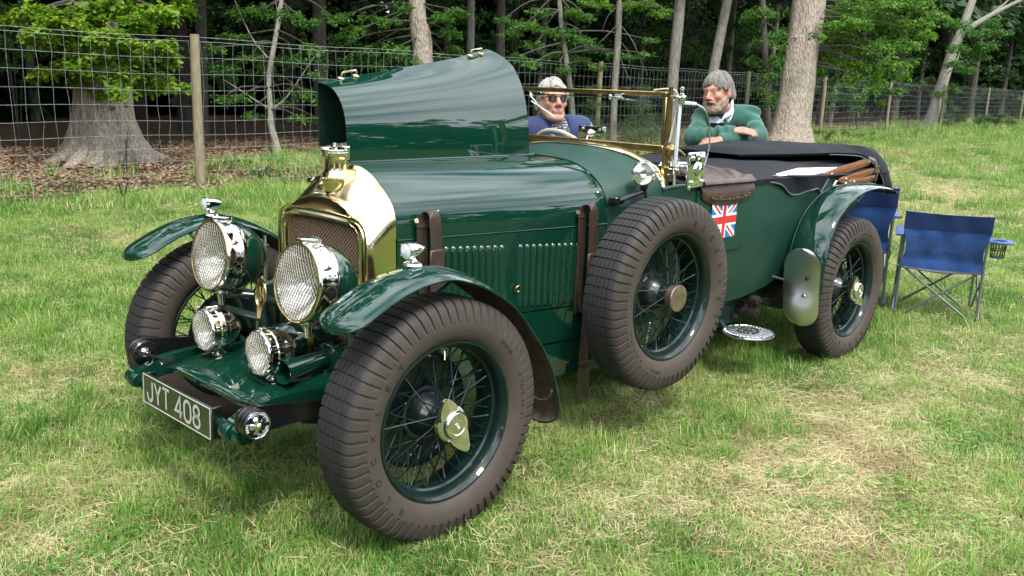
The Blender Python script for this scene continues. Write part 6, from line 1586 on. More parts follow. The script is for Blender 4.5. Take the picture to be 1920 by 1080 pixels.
bush('young_pine', 'soft green young pine seen through the windscreen, left of the fence post', 16, [(1115, 165, 16), (1112, 195, 26), (1105, 225, 34), (1090, 245, 36), (1125, 250, 26)], 'needle', .075, 13, 132, aspect=.07, cat='young pine')
bush('bramble_bush', 'low green bramble at the foot of the fence left of the brass radiator', 13.2, [(490, 322, 20), (470, 315, 16), (512, 318, 18), (498, 335, 14)], 'leaf_beech', .05, 5, 133)
bush('bramble_bush', 'low bramble between the near fence post and the radiator, beyond the wire', 14.2, [(420, 305, 18), (440, 315, 14), (400, 312, 12), (455, 300, 16)], 'leaf_beech', .05, 5, 134)
bush('young_pine', 'wispy seedling pine in front of the roots of the old oak', 13.6, [(236, 262, 12), (232, 285, 14), (232, 305, 10), (240, 245, 6)], 'needle', .06, 13, 135, aspect=.08, cat='young pine')
bush('weed_clump', 'weedy green clump on the leaf litter left of the near post', 11.2, [(140, 335, 16), (160, 345, 12), (125, 345, 10)], 'leaf_beech', .05, 4, 136, aspect=.2)
bush('weed_clump', 'small weed clump by the fence below the old oak', 10.9, [(228, 350, 14), (250, 352, 10), (215, 355, 8)], 'leaf_beech', .05, 4, 137, aspect=.2)
bush('nettle_patch', 'green nettles at the foot of the fence right of the thick oak', 26, [(1535, 245, 12), (1560, 250, 12), (1585, 248, 10), (1545, 258, 10), (1610, 252, 8), (1635, 250, 8)], 'leaf_lime', .07, 4, 138)
bush('gorse_bush', 'pale green bush beyond the far fence posts at the right', 42, [(1775, 215, 14), (1790, 205, 12), (1800, 222, 12), (1760, 220, 10), (1775, 230, 10)], 'needle', .12, 7, 139, aspect=.2)
bush('gorse_bush', 'low dark bush behind the last fence posts at the right edge', 44, [(1850, 220, 14), (1870, 225, 12), (1880, 215, 10), (1835, 225, 10), (1895, 228, 10)], 'needle', .12, 7, 140, aspect=.2)
bush('elder_bush', 'leafy bush behind the fence between two posts right of the thick oak', 33, [(1570, 180, 22), (1600, 185, 24), (1630, 170, 20), (1590, 160, 20), (1650, 165, 20), (1560, 205, 12), (1610, 205, 14), (1680, 170, 16), (1655, 190, 10)], 'leaf_beech', .12, 2.6, 141)
bush('hazel_bush', 'dark leafy bush at the far left edge behind the oak', 16.5, [(20, 30, 30), (10, 75, 30), (45, 95, 24), (15, 120, 24), (5, 10, 30)], 'leaf_beech', .08, 2.4, 142)
# ---- trunks standing deeper in the wood (copies share their meshes)
def back_tree(seed, rad, bark):
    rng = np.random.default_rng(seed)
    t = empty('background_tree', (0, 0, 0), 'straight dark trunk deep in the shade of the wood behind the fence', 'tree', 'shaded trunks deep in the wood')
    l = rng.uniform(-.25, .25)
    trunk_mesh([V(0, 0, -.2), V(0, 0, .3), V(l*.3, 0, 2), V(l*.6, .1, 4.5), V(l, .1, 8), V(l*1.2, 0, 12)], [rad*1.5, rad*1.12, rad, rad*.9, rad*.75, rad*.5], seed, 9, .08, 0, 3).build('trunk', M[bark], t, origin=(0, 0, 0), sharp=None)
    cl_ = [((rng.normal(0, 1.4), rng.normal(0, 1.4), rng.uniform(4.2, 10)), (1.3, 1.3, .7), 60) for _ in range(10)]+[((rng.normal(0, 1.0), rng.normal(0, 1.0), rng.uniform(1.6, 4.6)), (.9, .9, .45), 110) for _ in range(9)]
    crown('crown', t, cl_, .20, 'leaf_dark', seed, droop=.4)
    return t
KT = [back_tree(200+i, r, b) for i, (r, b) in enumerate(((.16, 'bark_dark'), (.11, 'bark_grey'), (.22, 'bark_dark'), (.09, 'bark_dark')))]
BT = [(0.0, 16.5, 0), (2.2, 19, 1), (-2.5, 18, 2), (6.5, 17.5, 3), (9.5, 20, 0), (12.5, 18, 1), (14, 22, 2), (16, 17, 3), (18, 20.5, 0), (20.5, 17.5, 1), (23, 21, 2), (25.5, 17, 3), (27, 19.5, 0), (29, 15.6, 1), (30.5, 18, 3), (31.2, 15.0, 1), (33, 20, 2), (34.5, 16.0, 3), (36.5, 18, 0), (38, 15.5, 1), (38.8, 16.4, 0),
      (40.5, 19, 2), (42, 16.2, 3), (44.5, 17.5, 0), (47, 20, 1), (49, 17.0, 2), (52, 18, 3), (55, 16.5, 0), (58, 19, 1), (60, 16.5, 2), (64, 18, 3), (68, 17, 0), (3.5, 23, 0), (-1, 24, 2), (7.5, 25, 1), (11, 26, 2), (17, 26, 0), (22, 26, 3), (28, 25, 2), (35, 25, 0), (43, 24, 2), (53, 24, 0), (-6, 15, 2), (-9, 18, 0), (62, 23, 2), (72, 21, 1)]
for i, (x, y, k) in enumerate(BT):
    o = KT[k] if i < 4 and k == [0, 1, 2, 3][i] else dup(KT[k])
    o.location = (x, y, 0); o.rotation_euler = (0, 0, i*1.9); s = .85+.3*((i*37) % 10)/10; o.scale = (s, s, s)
# leafy understorey in the shade, hiding the depth above head height
cl = []
rng = np.random.default_rng(91)
for _ in range(210):
    x = rng.uniform(-8, 60); k = rng.uniform(6.5, 14); cl.append(((x, fence_y(x)+k+max(0, x-25)*.05, rng.uniform(1.7, 5.5)), (1.3, 1.1, .8), 110))
UNDER = cl
# ---- closed canopy and the depth of the wood, too many leaves to count
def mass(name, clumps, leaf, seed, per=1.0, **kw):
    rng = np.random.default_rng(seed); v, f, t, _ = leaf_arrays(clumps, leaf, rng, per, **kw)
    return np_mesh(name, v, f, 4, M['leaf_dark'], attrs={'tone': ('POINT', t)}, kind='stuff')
rng = np.random.default_rng(77); cl = []
for x in np.arange(-22, 92, 2.4):
    for y0 in np.arange(12.6, 46, 2.4):
        y = y0+(x-4)*.075; z = interp(y0, [12, 15, 46], [5.6, 6.3, 8.5])+rng.uniform(-.5, .9)+max(0, (x-30)*.045)
        cl.append(((x+rng.uniform(-.6, .6), y+rng.uniform(-.6, .6), z), (1.9, 1.9, .7), 60))
for x in np.arange(-22, 92, 2.3):          # the tall front of the wood, up to the tops of the trees
    for z0 in np.arange(6.0, 25.5, 1.9):
        if z0 > 20.5+2.6*sin(x*.55)+1.5*sin(x*1.3): continue
        cl.append(((x+rng.uniform(-.9, .9), 12.4+(x-4)*.075+rng.uniform(-.8, 1.4)+(z0-6)*.12, z0+rng.uniform(-.7, .7)), (1.8, 1.3, 1.2), 62))
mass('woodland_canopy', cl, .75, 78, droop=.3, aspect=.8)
cl = []
for layer, (yy, n) in enumerate(((28, 330), (34, 330), (41, 360))):
    for _ in range(n):
        x = rng.uniform(-30, 120); cl.append(((x, yy+(x-4)*.075+rng.uniform(-2, 2), rng.uniform(.2, 9.5)), (1.9, 1.5, 1.4), 250))
for _ in range(460): cl.append(((rng.uniform(70, 130), rng.uniform(10, 46), rng.uniform(.3, 10)), (2.4, 2.0, 1.7), 130))
for _ in range(160): cl.append(((rng.uniform(-40, -18), rng.uniform(14, 40), rng.uniform(.3, 9)), (2.2, 2.0, 1.7), 84))
for px_ in range(-300, 2300, 62):
    for py_ in (-90, -35, 20, 75, 130, 180):
        cl.append((tuple(at(px_+rng.uniform(-20, 20), py_+rng.uniform(-20, 20), rng.uniform(34, 38) if px_ < 1180 else rng.uniform(66, 72))), (1.6, 1.6, 1.3) if px_ < 1180 else (3.0, 3.0, 2.4), 84))
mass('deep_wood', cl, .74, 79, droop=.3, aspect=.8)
o_ = mass('shaded_understorey', UNDER, .16, 92, droop=.4); o_.data.materials[0] = M['leaf_beech']
# tree line across the field behind the camera: it shows in the paint and the brass
cl = []
for _ in range(620):
    a = rng.uniform(radians(95), radians(345)); r = rng.uniform(46, 62); h = 15+4*sin(5*a)+2.5*sin(11*a+1); cl.append(((CAM_POS.x+r*sin(a), CAM_POS.y+r*cos(a), rng.uniform(1, h)), (4.5, 4.5, 3), 70))
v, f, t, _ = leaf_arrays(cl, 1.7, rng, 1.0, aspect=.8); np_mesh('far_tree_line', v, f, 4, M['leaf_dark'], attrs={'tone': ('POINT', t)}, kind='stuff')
# the wood also runs round in front of the car, outside the frame
cl = []
for x, y in ((-13, 5), (-15, 11), (-17, 0), (-19, 7), (-12, 15)):
    for _ in range(22): cl.append(((x+rng.normal(0, 1.8), y+rng.normal(0, 1.8), rng.uniform(2.5, 13)), (1.6, 1.6, 1.1), 80))
mass('side_wood', cl, .5, 83, droop=.3, aspect=.8)
m = MB()
for x, y in ((-13, 5), (-15, 11), (-17, 0), (-19, 7), (-12, 15)): m.join(trunk_mesh([V(x, y, -.1), V(x, y, 1), V(x+.2, y, 5), V(x+.2, y, 11)], [.4, .3, .27, .12], int(x), 9))
m.build('side_wood_trunks', M['bark_dark'], None, sharp=None, kind='stuff')
# ================================================================== FENCE
FEN = empty('wire_fence', (14, fence_y(14), 0), 'tall wire stock fence on round wooden posts along the edge of the wood', 'fence')
FH_ = 1.98
PX = [(-3.6, 0), (4.06, 0), (13.6, 1), (20.8, 1), (26.35, 1), (32.9, 1), (40.2, 1), (48.3, 1), (56.6, 1), (65, 1)]
for i, (x, k) in enumerate(PX):
    y = fence_y(x)-.05; r = .062 if i == 1 else .055
    pm = trunk_mesh([V(x, y, -.05), V(x-.005, y, .7), V(x-.012+.01*(i % 3), y, 1.4), V(x-.02+.02*(i % 3), y, 2.03)], [r*1.08, r*1.04, r, r*.97], i+300, 12, .03, 0, 3)
    pm.build('fence_post', M['post_wood'], FEN, sharp=50)
x_all = np.arange(-7, 68, .5)
hw_z = [.05, .20, .36, .53, .71, .90, 1.10, 1.30, 1.51, 1.72, 1.93]
def sag(x, z): return z+.012*sin(1.9*x+z*3)*(1 if z > .1 else .3)
for k, z in enumerate(hw_z+[1.985]):
    m = MB(); r = .0023 if z < 1.9 else .0028
    m.tube([V(x, fence_y(x)+.004*sin(3*x+k), sag(x, z)) for x in x_all], r, 5, cap=False)
    m.build('line_wire', M['galvanised'], FEN, sharp=None)
def stay(x):
    m = MB(); zz = [.04]+hw_z[1:]
    rn = np.random.default_rng(int(x*100)+5000); o = 0; pts = []
    for z in zz: 
        pts.append(V(x+rn.normal(0, .010), fence_y(x)+.002, sag(x, z)))
    m.tube(pts, .0019, 5, cap=False); return m
xs_ = []
x = -1.6
while x < 34: xs_.append(x); x += .165
near_ = xs_[:290]; rest = xs_[290:]
for x in near_: stay(x).build('stay_wire', M['galvanised'], FEN, sharp=None)
m = MB()
for x in rest+list(np.arange(34, 66, .165))+list(np.arange(-7, -1.6, .165)): m.join(stay(x))
m.build('stay_wires', M['galvanised'], FEN, sharp=None, kind='stuff')
# ================================================================== FOLDING CHAIRS, PAPERS
def camp_chair(label, o, u, f, s=1.0, cup=True, group=None, back_tilt=.08):
    """o: centre between the rear feet, u: to the right seen from behind, f: forwards"""
    o, u, f = Vector(o), Vector(u).normalized(), Vector(f).normalized(); Z = V(0, 0, 1)
    P = lambda a, b, c: o+(u*a+f*b+Z*c)*s
    t = empty('camping_chair', o, label, 'camping chair', group)
    hw, dp = .265, .46
    tube = lambda pts, r, n: MB().tube(pts, r*s, 10).build(n, M['chair_tube'], t)
    for sg in (-1, 1):
        tube([P(sg*hw, 0, 0), P(sg*hw*1.0, .01, .35), P(sg*hw*1.0, -.02, .55), P(sg*(hw-.005), -back_tilt, .765)], .0095, 'back_leg')
        tube([P(sg*hw*.98, dp, 0), P(sg*hw*.98, dp-.02, .36), P(sg*hw*.98, dp-.05, .58)], .0095, 'front_leg')
        tube([P(sg*hw*1.06, .03, .02), P(sg*hw*1.0, dp-.02, .36)], .0075, 'cross_tube'); tube([P(sg*hw*1.02, dp-.03, .02), P(sg*hw*1.05, .03, .36)], .0075, 'cross_tube')
        tube([P(sg*hw*.93, .015, .355), P(-sg*hw*.86, .028, .0)], .0082, 'cross_tube'); tube([P(sg*hw*.93, dp-.01, .355), P(-sg*hw*.86, dp+.01, .0)], .0082, 'cross_tube')
        for b in (0, dp): MB().lathe([(.014, 0), (.014, .02), (.011, .03)], Matrix.Translation(P(sg*hw, b, 0)) @ Matrix.Scale(s, 4), 10, cap0=True).build('foot_cap', M['black_gloss'], t)
    # back panel
    rows = []
    for i in range(17):
        q = -1+2*i/16; row = []
        for k in range(15):
            z = .345+(.765-.345)*k/14; b = -.02-back_tilt*max(0, (z-.45)/.31)**1.0*.9+.012*(z < .45)
            sagx = .045*(1-q*q)*(1-.25*(k/14)); pinch = 1-.11*sin(pi*min(1, k/10))**1.5*(k < 10)
            zz = z-(.012*(1-q*q) if k == 14 else 0)+(.02*(q*q) if k == 0 else 0)
            row.append(P(q*(hw+.012)*pinch, b+sagx+.004*sin(9*q+14*z), zz))
        rows.append(row)
    # seen from behind the outer side is the rear one
    MB().sheet([r[::1] for r in rows], .003).build('chair_back', M['chair_blue'], t, sharp=60)
    band = MB(); rows_b = [[p-f*.006*s for p in r[10:]] for r in rows]; band.sheet(rows_b, .003)
    band.build('top_band', M['chair_blue_band'], t, sharp=60, label='darker blue band along the top of the back')
    rows = []
    for i in range(13):
        q = -1+2*i/12; rows.append([P(q*hw*.98, b_, .375-.055*(1-q*q)*sin(pi*min(1, (b_+.06)/(dp+.12)))-.02*(1-b_/dp)) for b_ in np.linspace(-.015, dp, 9)])
    MB().sheet(rows, .004).build('chair_seat', M['seat_grey'], t, sharp=60)
    for sg in (-1, 1):
        rows = [[P(sg*(hw+.01)+w, b_, .575+.008*sin(3*b_)-.03*sin(pi*b_/dp)) for w in np.linspace(-.038, .042, 5)] for b_ in np.linspace(-.04, dp-.02, 9)]
        if sg == 1 and cup:
            arm = MB().sheet(rows, .010).build('armrest', M['chair_blue'], t, sharp=60, label='armrest with mesh cup holder')
            c = P(hw+.095, dp*.42, .565); Mx = Matrix.Translation(c) @ Matrix.Scale(s, 4)
            d = MB(); d.lathe([(.055, .006), (.095, .004), (.102, -.002), (.095, -.010), (.052, -.008), (.050, 0), (.055, .006)], Mx, 26); d.build('cup_holder_rim', M['chair_blue'], arm)
            nt_ = MB()
            for k in range(16):
                a = 2*pi*k/16; nt_.tube([Mx @ V(.052*cos(a), .052*sin(a), -.005), Mx @ V(.044*cos(a+.3), .044*sin(a+.3), -.115)], .0016*s, 4, cap=False)
                nt_.tube([Mx @ V(.052*cos(a), .052*sin(a), -.005), Mx @ V(.044*cos(a-.3), .044*sin(a-.3), -.115)], .0016*s, 4, cap=False)
            for z, r in ((-.115, .044), (-.06, .048)): nt_.tube([Mx @ V(r*cos(2*pi*k/16), r*sin(2*pi*k/16), z) for k in range(17)], .003*s, 5, cap=False)
            nt_.add([Mx @ V(.044*cos(2*pi*k/16), .044*sin(2*pi*k/16), -.115) for k in range(16)], [tuple(range(16))]); nt_.build('mesh_pocket', M['chair_mesh_net'], arm, kind='stuff')
        else: MB().sheet(rows, .010).build('armrest', M['chair_blue'], t, sharp=60)
    return t
A_, B_ = on(1681, 590, 'z', 0), on(1824, 606, 'z', 0)
u_ = (B_-A_).normalized(); f_ = V(-u_.y, u_.x, 0)
camp_chair('dark blue folding camping chair standing alone on the grass with its back towards the camera', (A_+B_)/2, u_, f_, 1.0, True)
f2 = V(.90, .43, 0).normalized(); u2 = V(f2.y, -f2.x, 0)
c2 = on(1668, 350, 'z', .90); o2 = V(c2.x, c2.y, 0)-u2*.225*1.18
C2 = camp_chair('brighter blue folding camping chair half hidden behind the rear wheel of the car', o2, u2, f2, 1.18, False)
# the small printed cloth lying on it
ck = MB(); base = on(1651, 440, 'z', .52)
g = [[base+u2*(.10*(i/6-.5))+V(0, 0, .10*(k/6-.5))-f2*.03+f2*.008*sin(i*1.7+k) for k in range(7)] for i in range(7)]
ck.sheet(g, .004); tc_ = ck.build('printed_cloth', M['cream_print'], None, sharp=60, label='small cream and red printed cloth on the half hidden blue chair', cat='cloth')
rd = MB(); rd.sheet([[p-f2*.004 for p in r[:3]] for r in g], .002); rd.build('red_print', M['red_print'], tc_, sharp=60)
# papers on the tonneau
def paper(c, ang, w, h, label, tilt=0, kind='paper_sheet', lift=.012):
    r = []
    for i in range(7):
        row = []
        for k in range(5):
            a, b = (i/6-.5)*w, (k/4-.5)*h; x = c[0]+a*cos(ang)-b*sin(ang); y = c[1]+a*sin(ang)+b*cos(ang)
            row.append((x, y, a, b))
        r.append(row)
    zc = max(tz(x, y) for row in r for x, y, a, b in row)+lift
    g = [[V(x, y, zc+tilt*b+.006*(a/w*2)**2) for x, y, a, b in row] for row in r]
    return MB().sheet(g, .0015).build('paper_sheet', M['paper'], None, sharp=60, label=label, cat='paper', group='papers left on the tonneau')
pc = [on(1447, 328, 'z', 1.098), on(1496, 315, 'z', 1.132), on(1570, 313.5, 'z', 1.145), on(1524, 327.5, 'z', 1.108)]
pg = [[pc[0].lerp(pc[3], i/6).lerp(pc[1].lerp(pc[2], i/6), k/4)+V(0, 0, .006*sin(i*.9)*sin(k*.8)) for k in range(5)] for i in range(7)]
MB().sheet(pg, .0015).build('paper_sheet', M['paper'], None, sharp=60, label='large white paper sheet on the tonneau beside the wooden hood sticks', cat='paper', group='papers left on the tonneau')
paper((2.26, -.15), .55, .30, .21, 'white paper sheet on the tonneau above the quilted leather pad', 0, lift=.004)
paper((2.64, -.572), .03, .22, .012, 'narrow white paper strip at the edge of the tonneau under the large sheet', 0, lift=.003)
# ================================================================== PEOPLE
class Field:
    """signed distance grid; surfaces come out by surface nets as one continuous mesh"""
    def __init__(s, lo, hi, res):
        s.lo = np.array(lo, np.float32); s.res = res; s.n = (np.ceil((np.array(hi)-np.array(lo))/res)+1).astype(int); s.d = np.full(s.n, .2, np.float32)
    def _sl(s, lo, hi, m):
        a = np.clip(np.floor((np.array(lo)-m-s.lo)/s.res).astype(int), 0, s.n-1); b = np.clip(np.ceil((np.array(hi)+m-s.lo)/s.res).astype(int)+1, 1, s.n)
        if np.any(b <= a): return None, None
        sl = tuple(slice(x, y) for x, y in zip(a, b)); ax = [s.lo[i]+s.res*np.arange(a[i], b[i], dtype=np.float32) for i in range(3)]
        return sl, np.stack(np.meshgrid(*ax, indexing='ij'), -1)
    def _op(s, fn, lo, hi, k, mode):
        sl, P = s._sl(lo, hi, max(.03, k*1.3) if mode != 'and' else .2)
        if sl is None: return s
        v = fn(P); d = s.d[sl]
        if mode == 'add':
            h = np.clip(.5+.5*(d-v)/k, 0, 1); s.d[sl] = d*(1-h)+v*h-k*h*(1-h)
        elif mode == 'sub':
            h = np.clip(.5-.5*(d+v)/k, 0, 1); s.d[sl] = d*(1-h)-v*h+k*h*(1-h)
        return s
    def cap(s, a, b, ra, rb=None, k=.02, mode='add'):
        rb = ra if rb is None else rb; a = np.array(a, np.float32); b = np.array(b, np.float32); R = max(ra, rb); ab = b-a; L2 = max(1e-9, float(ab@ab))
        def fn(P): t = np.clip(((P-a)@ab)/L2, 0, 1); return np.linalg.norm(P-a-t[..., None]*ab, axis=-1)-(ra+(rb-ra)*t)
        return s._op(fn, np.minimum(a, b)-R, np.maximum(a, b)+R, k, mode)
    def ell(s, c, r, R=None, k=.02, mode='add'):
        c = np.array(c, np.float32); r = np.array(r, np.float32); R = np.eye(3, dtype=np.float32) if R is None else np.array(R, np.float32); m = r.max()
        def fn(P): q = (P-c)@R; k0 = np.linalg.norm(q/r, axis=-1); k1 = np.linalg.norm(q/(r*r), axis=-1); return k0*(k0-1)/np.maximum(k1, 1e-6)
        return s._op(fn, c-m, c+m, k, mode)
    def cut(s, p, n):            # remove everything on the side the normal points to
        p = np.array(p, np.float32); n = np.array(n, np.float32); n = n/np.linalg.norm(n)
        sl, P = s._sl(s.lo, s.lo+s.res*(s.n-1), 0); s.d[sl] = np.maximum(s.d[sl], (P-p)@n); return s
    def keep_fn(s, fn):
        sl, P = s._sl(s.lo, s.lo+s.res*(s.n-1), 0); s.d[sl] = np.maximum(s.d[sl], fn(P)); return s
    def shift(s, fn):
        sl, P = s._sl(s.lo, s.lo+s.res*(s.n-1), 0); s.d[sl] += fn(P).astype(np.float32); return s
    def mesh(s, smooth=1):
        d = s.d.copy(); d[0] = d[-1] = .2; d[:, 0] = d[:, -1] = .2; d[:, :, 0] = d[:, :, -1] = .2
        ins = d < 0; nx, ny, nz = d.shape
        c = np.zeros((nx-1, ny-1, nz-1), np.int8)
        offs = [(i, j, k) for i in (0, 1) for j in (0, 1) for k in (0, 1)]
        for i, j, k in offs: c += ins[i:nx-1+i, j:ny-1+j, k:nz-1+k]
        cells = np.argwhere((c > 0) & (c < 8)); idx = -np.ones(c.shape, np.int64); idx[tuple(cells.T)] = np.arange(len(cells))
        acc = np.zeros((len(cells), 3)); cnt = np.zeros(len(cells))
        for a in offs:
            for ax in range(3):
                if a[ax]: continue
                b = list(a); b[ax] = 1; va = d[tuple((cells+a).T)]; vb = d[tuple((cells+b).T)]; cr = (va < 0) != (vb < 0)
                t = np.where(cr, va/np.where(cr, va-vb, 1), 0); p = np.array(a, float)[None]+np.eye(3)[ax]*t[:, None]; acc += np.where(cr[:, None], p, 0); cnt += cr
        verts = s.lo+s.res*(cells+acc/cnt[:, None]); F = []
        for ax in range(3):
            u, v = (ax+1) % 3, (ax+2) % 3; sl0 = [slice(None)]*3; sl1 = [slice(None)]*3; sl0[ax] = slice(0, -1); sl1[ax] = slice(1, None)
            A, Bq = ins[tuple(sl0)], ins[tuple(sl1)]; e = np.argwhere(A != Bq); e = e[(e[:, u] > 0) & (e[:, v] > 0) & (e[:, u] < d.shape[u]-1) & (e[:, v] < d.shape[v]-1)]
            fl = A[tuple(e.T)]; q = []
            for du, dv in ((-1, -1), (0, -1), (0, 0), (-1, 0)): w = e.copy(); w[:, u] += du; w[:, v] += dv; q.append(idx[tuple(w.T)])
            q = np.stack(q, -1); q[~fl] = q[~fl][:, ::-1]; F.append(q)
        F = np.concatenate(F); F = F[(F >= 0).all(1)]
        for _ in range(smooth):
            sm = np.zeros_like(verts); n = np.zeros(len(verts))
            for a, b in ((0, 1), (1, 2), (2, 3), (3, 0)):
                np.add.at(sm, F[:, a], verts[F[:, b]]); np.add.at(n, F[:, a], 1); np.add.at(sm, F[:, b], verts[F[:, a]]); np.add.at(n, F[:, b], 1)
            verts = verts*.5+.5*sm/np.maximum(n, 1)[:, None]
        return verts, F
def field_obj(name, field, mt, parent, col=None, smooth=1, origin=None, label=None):
    v, f = field.mesh(smooth)
    o = np_mesh(name, v, f, 4, mt, parent, origin=tuple(v.mean(0)) if origin is None else origin, smooth=True, label=label)
    if col is not None:
        a = o.data.attributes.new('col', 'FLOAT_COLOR', 'POINT'); c = np.ones((len(v), 4), np.float32); c[:, :3] = col(v); a.data.foreach_set('color', c.ravel())
    return o
def col_mat(name, rough=.5, sss=0.0, bump=.1, bscale=90, spec=.4):
    m = mat(name, (.5, .5, .5), rough, bump=bump, bscale=bscale, bdist=.002, spec=spec); nt = m.node_tree
    a = nt.nodes.new('ShaderNodeAttribute'); a.attribute_name = 'col'; nt.links.new(a.outputs['Color'], nt.nodes['Principled BSDF'].inputs['Base Color'])
    if sss: nt.nodes['Principled BSDF'].inputs['Subsurface Weight'].default_value = sss; nt.nodes['Principled BSDF'].inputs['Subsurface Radius'].default_value = (.012, .004, .002)
    return m
col_mat('skin', .45, 0.0)
mat('hair_grey', (0.085, 0.075, 0.062), .6, 0, 0, col2=(.27, .25, .225), scale=30, stretch=(7, 7, 1), bump=.8, bscale=120, bdist=.004)
mat('hair_white', (0.20, 0.19, 0.17), .6, 0, 0, col2=(.47, .455, .43), scale=30, stretch=(7, 7, 1), bump=.8, bscale=120, bdist=.004)
mat('beard_grey', (0.17, 0.105, 0.075), .75, 0, 0, col2=(.36, .30, .25), scale=26, bump=1.0, bscale=150, bdist=.004)
mat('jumper_green', (0.017, 0.090, 0.064), .85, 0, 0, var=.10, scale=14, bump=.35, bscale=190, bdist=.002, sheen=.25)
mat('vest_blue', (0.014, 0.026, 0.105), .75, 0, 0, var=.12, scale=9, bump=.3, bscale=30, bdist=.006, sheen=.15)
mat('vest_lining', (0.13, 0.125, 0.10), .85, var=.2, bump=.4, bscale=120)
mat('trousers', (0.05, 0.045, 0.035), .85, var=.15, bump=.2)
mat('shoe', (0.02, 0.015, 0.012), .5)
mat('lens_dark', (0.035, 0.012, 0.008), .08, 0, .6)
mat('frame_dark', (0.02, 0.018, 0.015), .3)
def check_mat(name, base, line, sc):
    m = mat(name, base, .8); nt = m.node_tree; N, L = nt.nodes, nt.links; tc = N.new('ShaderNodeTexCoord'); sp = N.new('ShaderNodeSeparateXYZ'); L.new(tc.outputs['Object'], sp.inputs[0])
    mx = None
    ad = N.new('ShaderNodeMath'); ad.operation = 'ADD'; L.new(sp.outputs[0], ad.inputs[0]); L.new(sp.outputs[1], ad.inputs[1])
    fs = []
    for src in (ad.outputs[0], sp.outputs[2]):
        k = N.new('ShaderNodeMath'); k.operation = 'MULTIPLY'; k.inputs[1].default_value = sc; L.new(src, k.inputs[0])
        q = N.new('ShaderNodeMath'); q.operation = 'FRACT'; L.new(k.outputs[0], q.inputs[0]); g = N.new('ShaderNodeMath'); g.operation = 'GREATER_THAN'; g.inputs[1].default_value = .58; L.new(q.outputs[0], g.inputs[0]); fs.append(g.outputs[0])
    mx = N.new('ShaderNodeMath'); mx.operation = 'MAXIMUM'; L.new(fs[0], mx.inputs[0]); L.new(fs[1], mx.inputs[1])
    x = N.new('ShaderNodeMix'); x.data_type = 'RGBA'; x.inputs['A'].default_value = (*base, 1); x.inputs['B'].default_value = (*line, 1); L.new(mx.outputs[0], x.inputs['Factor']); L.new(x.outputs['Result'], N['Principled BSDF'].inputs['Base Color'])
check_mat('shirt_check_navy', (.62, .64, .66), (.035, .06, .16), 62)
check_mat('shirt_check_pale', (.72, .72, .71), (.40, .44, .52), 75)

def head_frame(c, face, up, scale=1.0):
    y = -Vector(face).normalized(); z = Vector(up); z = (z-y*z.dot(y)).normalized(); x = y.cross(z)
    R = Matrix((x, y, z)).transposed(); return Vector(c), R, scale
def head_sdf(F, H, mouth='closed'):
    c, R, s = H; Rn = np.array(R)
    W = lambda x, y, z: np.array(c+R @ V(x, y, z)*s)
    cap = lambda a, b, ra, rb=None, k=.012, mode='add': F.cap(W(*a), W(*b), ra*s, (rb if rb is not None else ra)*s, k*s, mode)
    ell = lambda p, r, k=.012, mode='add': F.ell(W(*p), np.array(r)*s, Rn, k*s, mode)
    ell((0, .012, .045), (.075, .094, .080), .02); ell((0, -.024, -.030), (.060, .068, .085), .03)
    cap((-.018, -.072, -.100), (.018, -.072, -.100), .020, None, .025)
    for q in (-1, 1):
        cap((q*.052, .006, -.045), (q*.034, -.045, -.092), .020, .018, .03)
        ell((q*.043, -.066, -.016), (.022, .020, .020), .022)
        cap((q*.010, -.091, .034), (q*.048, -.074, .036), .010, .009, .012)
    cap((0, -.090, .024), (0, -.110, -.020), .0095, .0135, .012); ell((0, -.113, -.024), (.0135, .013, .0115), .008)
    for q in (-1, 1):
        ell((q*.0115, -.103, -.027), (.009, .011, .009), .006)
        ell((q*.031, -.104, .013), (.017, .017, .012), .010, 'sub')
        ell((q*.031, -.0755, .013), (.0145, .0145, .0145), .003)
        cap((q*.017, -.088, .0215), (q*.045, -.080, .0205), .0048, None, .004); cap((q*.018, -.086, .004), (q*.043, -.079, .0045), .0042, None, .005)
        ell((q*.077, .016, .002), (.010, .022, .033), .010); ell((q*.088, .010, .004), (.008, .011, .018), .006, 'sub')
        cap((q*.020, -.098, -.030), (q*.036, -.086, -.060), .004, None, .010)
    if mouth == 'closed':
        cap((-.022, -.089, -.058), (.022, -.089, -.058), .0075, None, .008); cap((-.019, -.088, -.068), (.019, -.088, -.068), .0080, None, .008)
        cap((-.026, -.098, -.0630), (.026, -.098, -.0630), .0022, None, .003, 'sub')
    else:
        cap((-.024, -.090, -.055), (.024, -.090, -.055), .0065, None, .006); cap((-.020, -.088, -.079), (.020, -.088, -.079), .0080, None, .006)
        ell((0, -.100, -.066), (.022, .018, .0075), .004, 'sub')
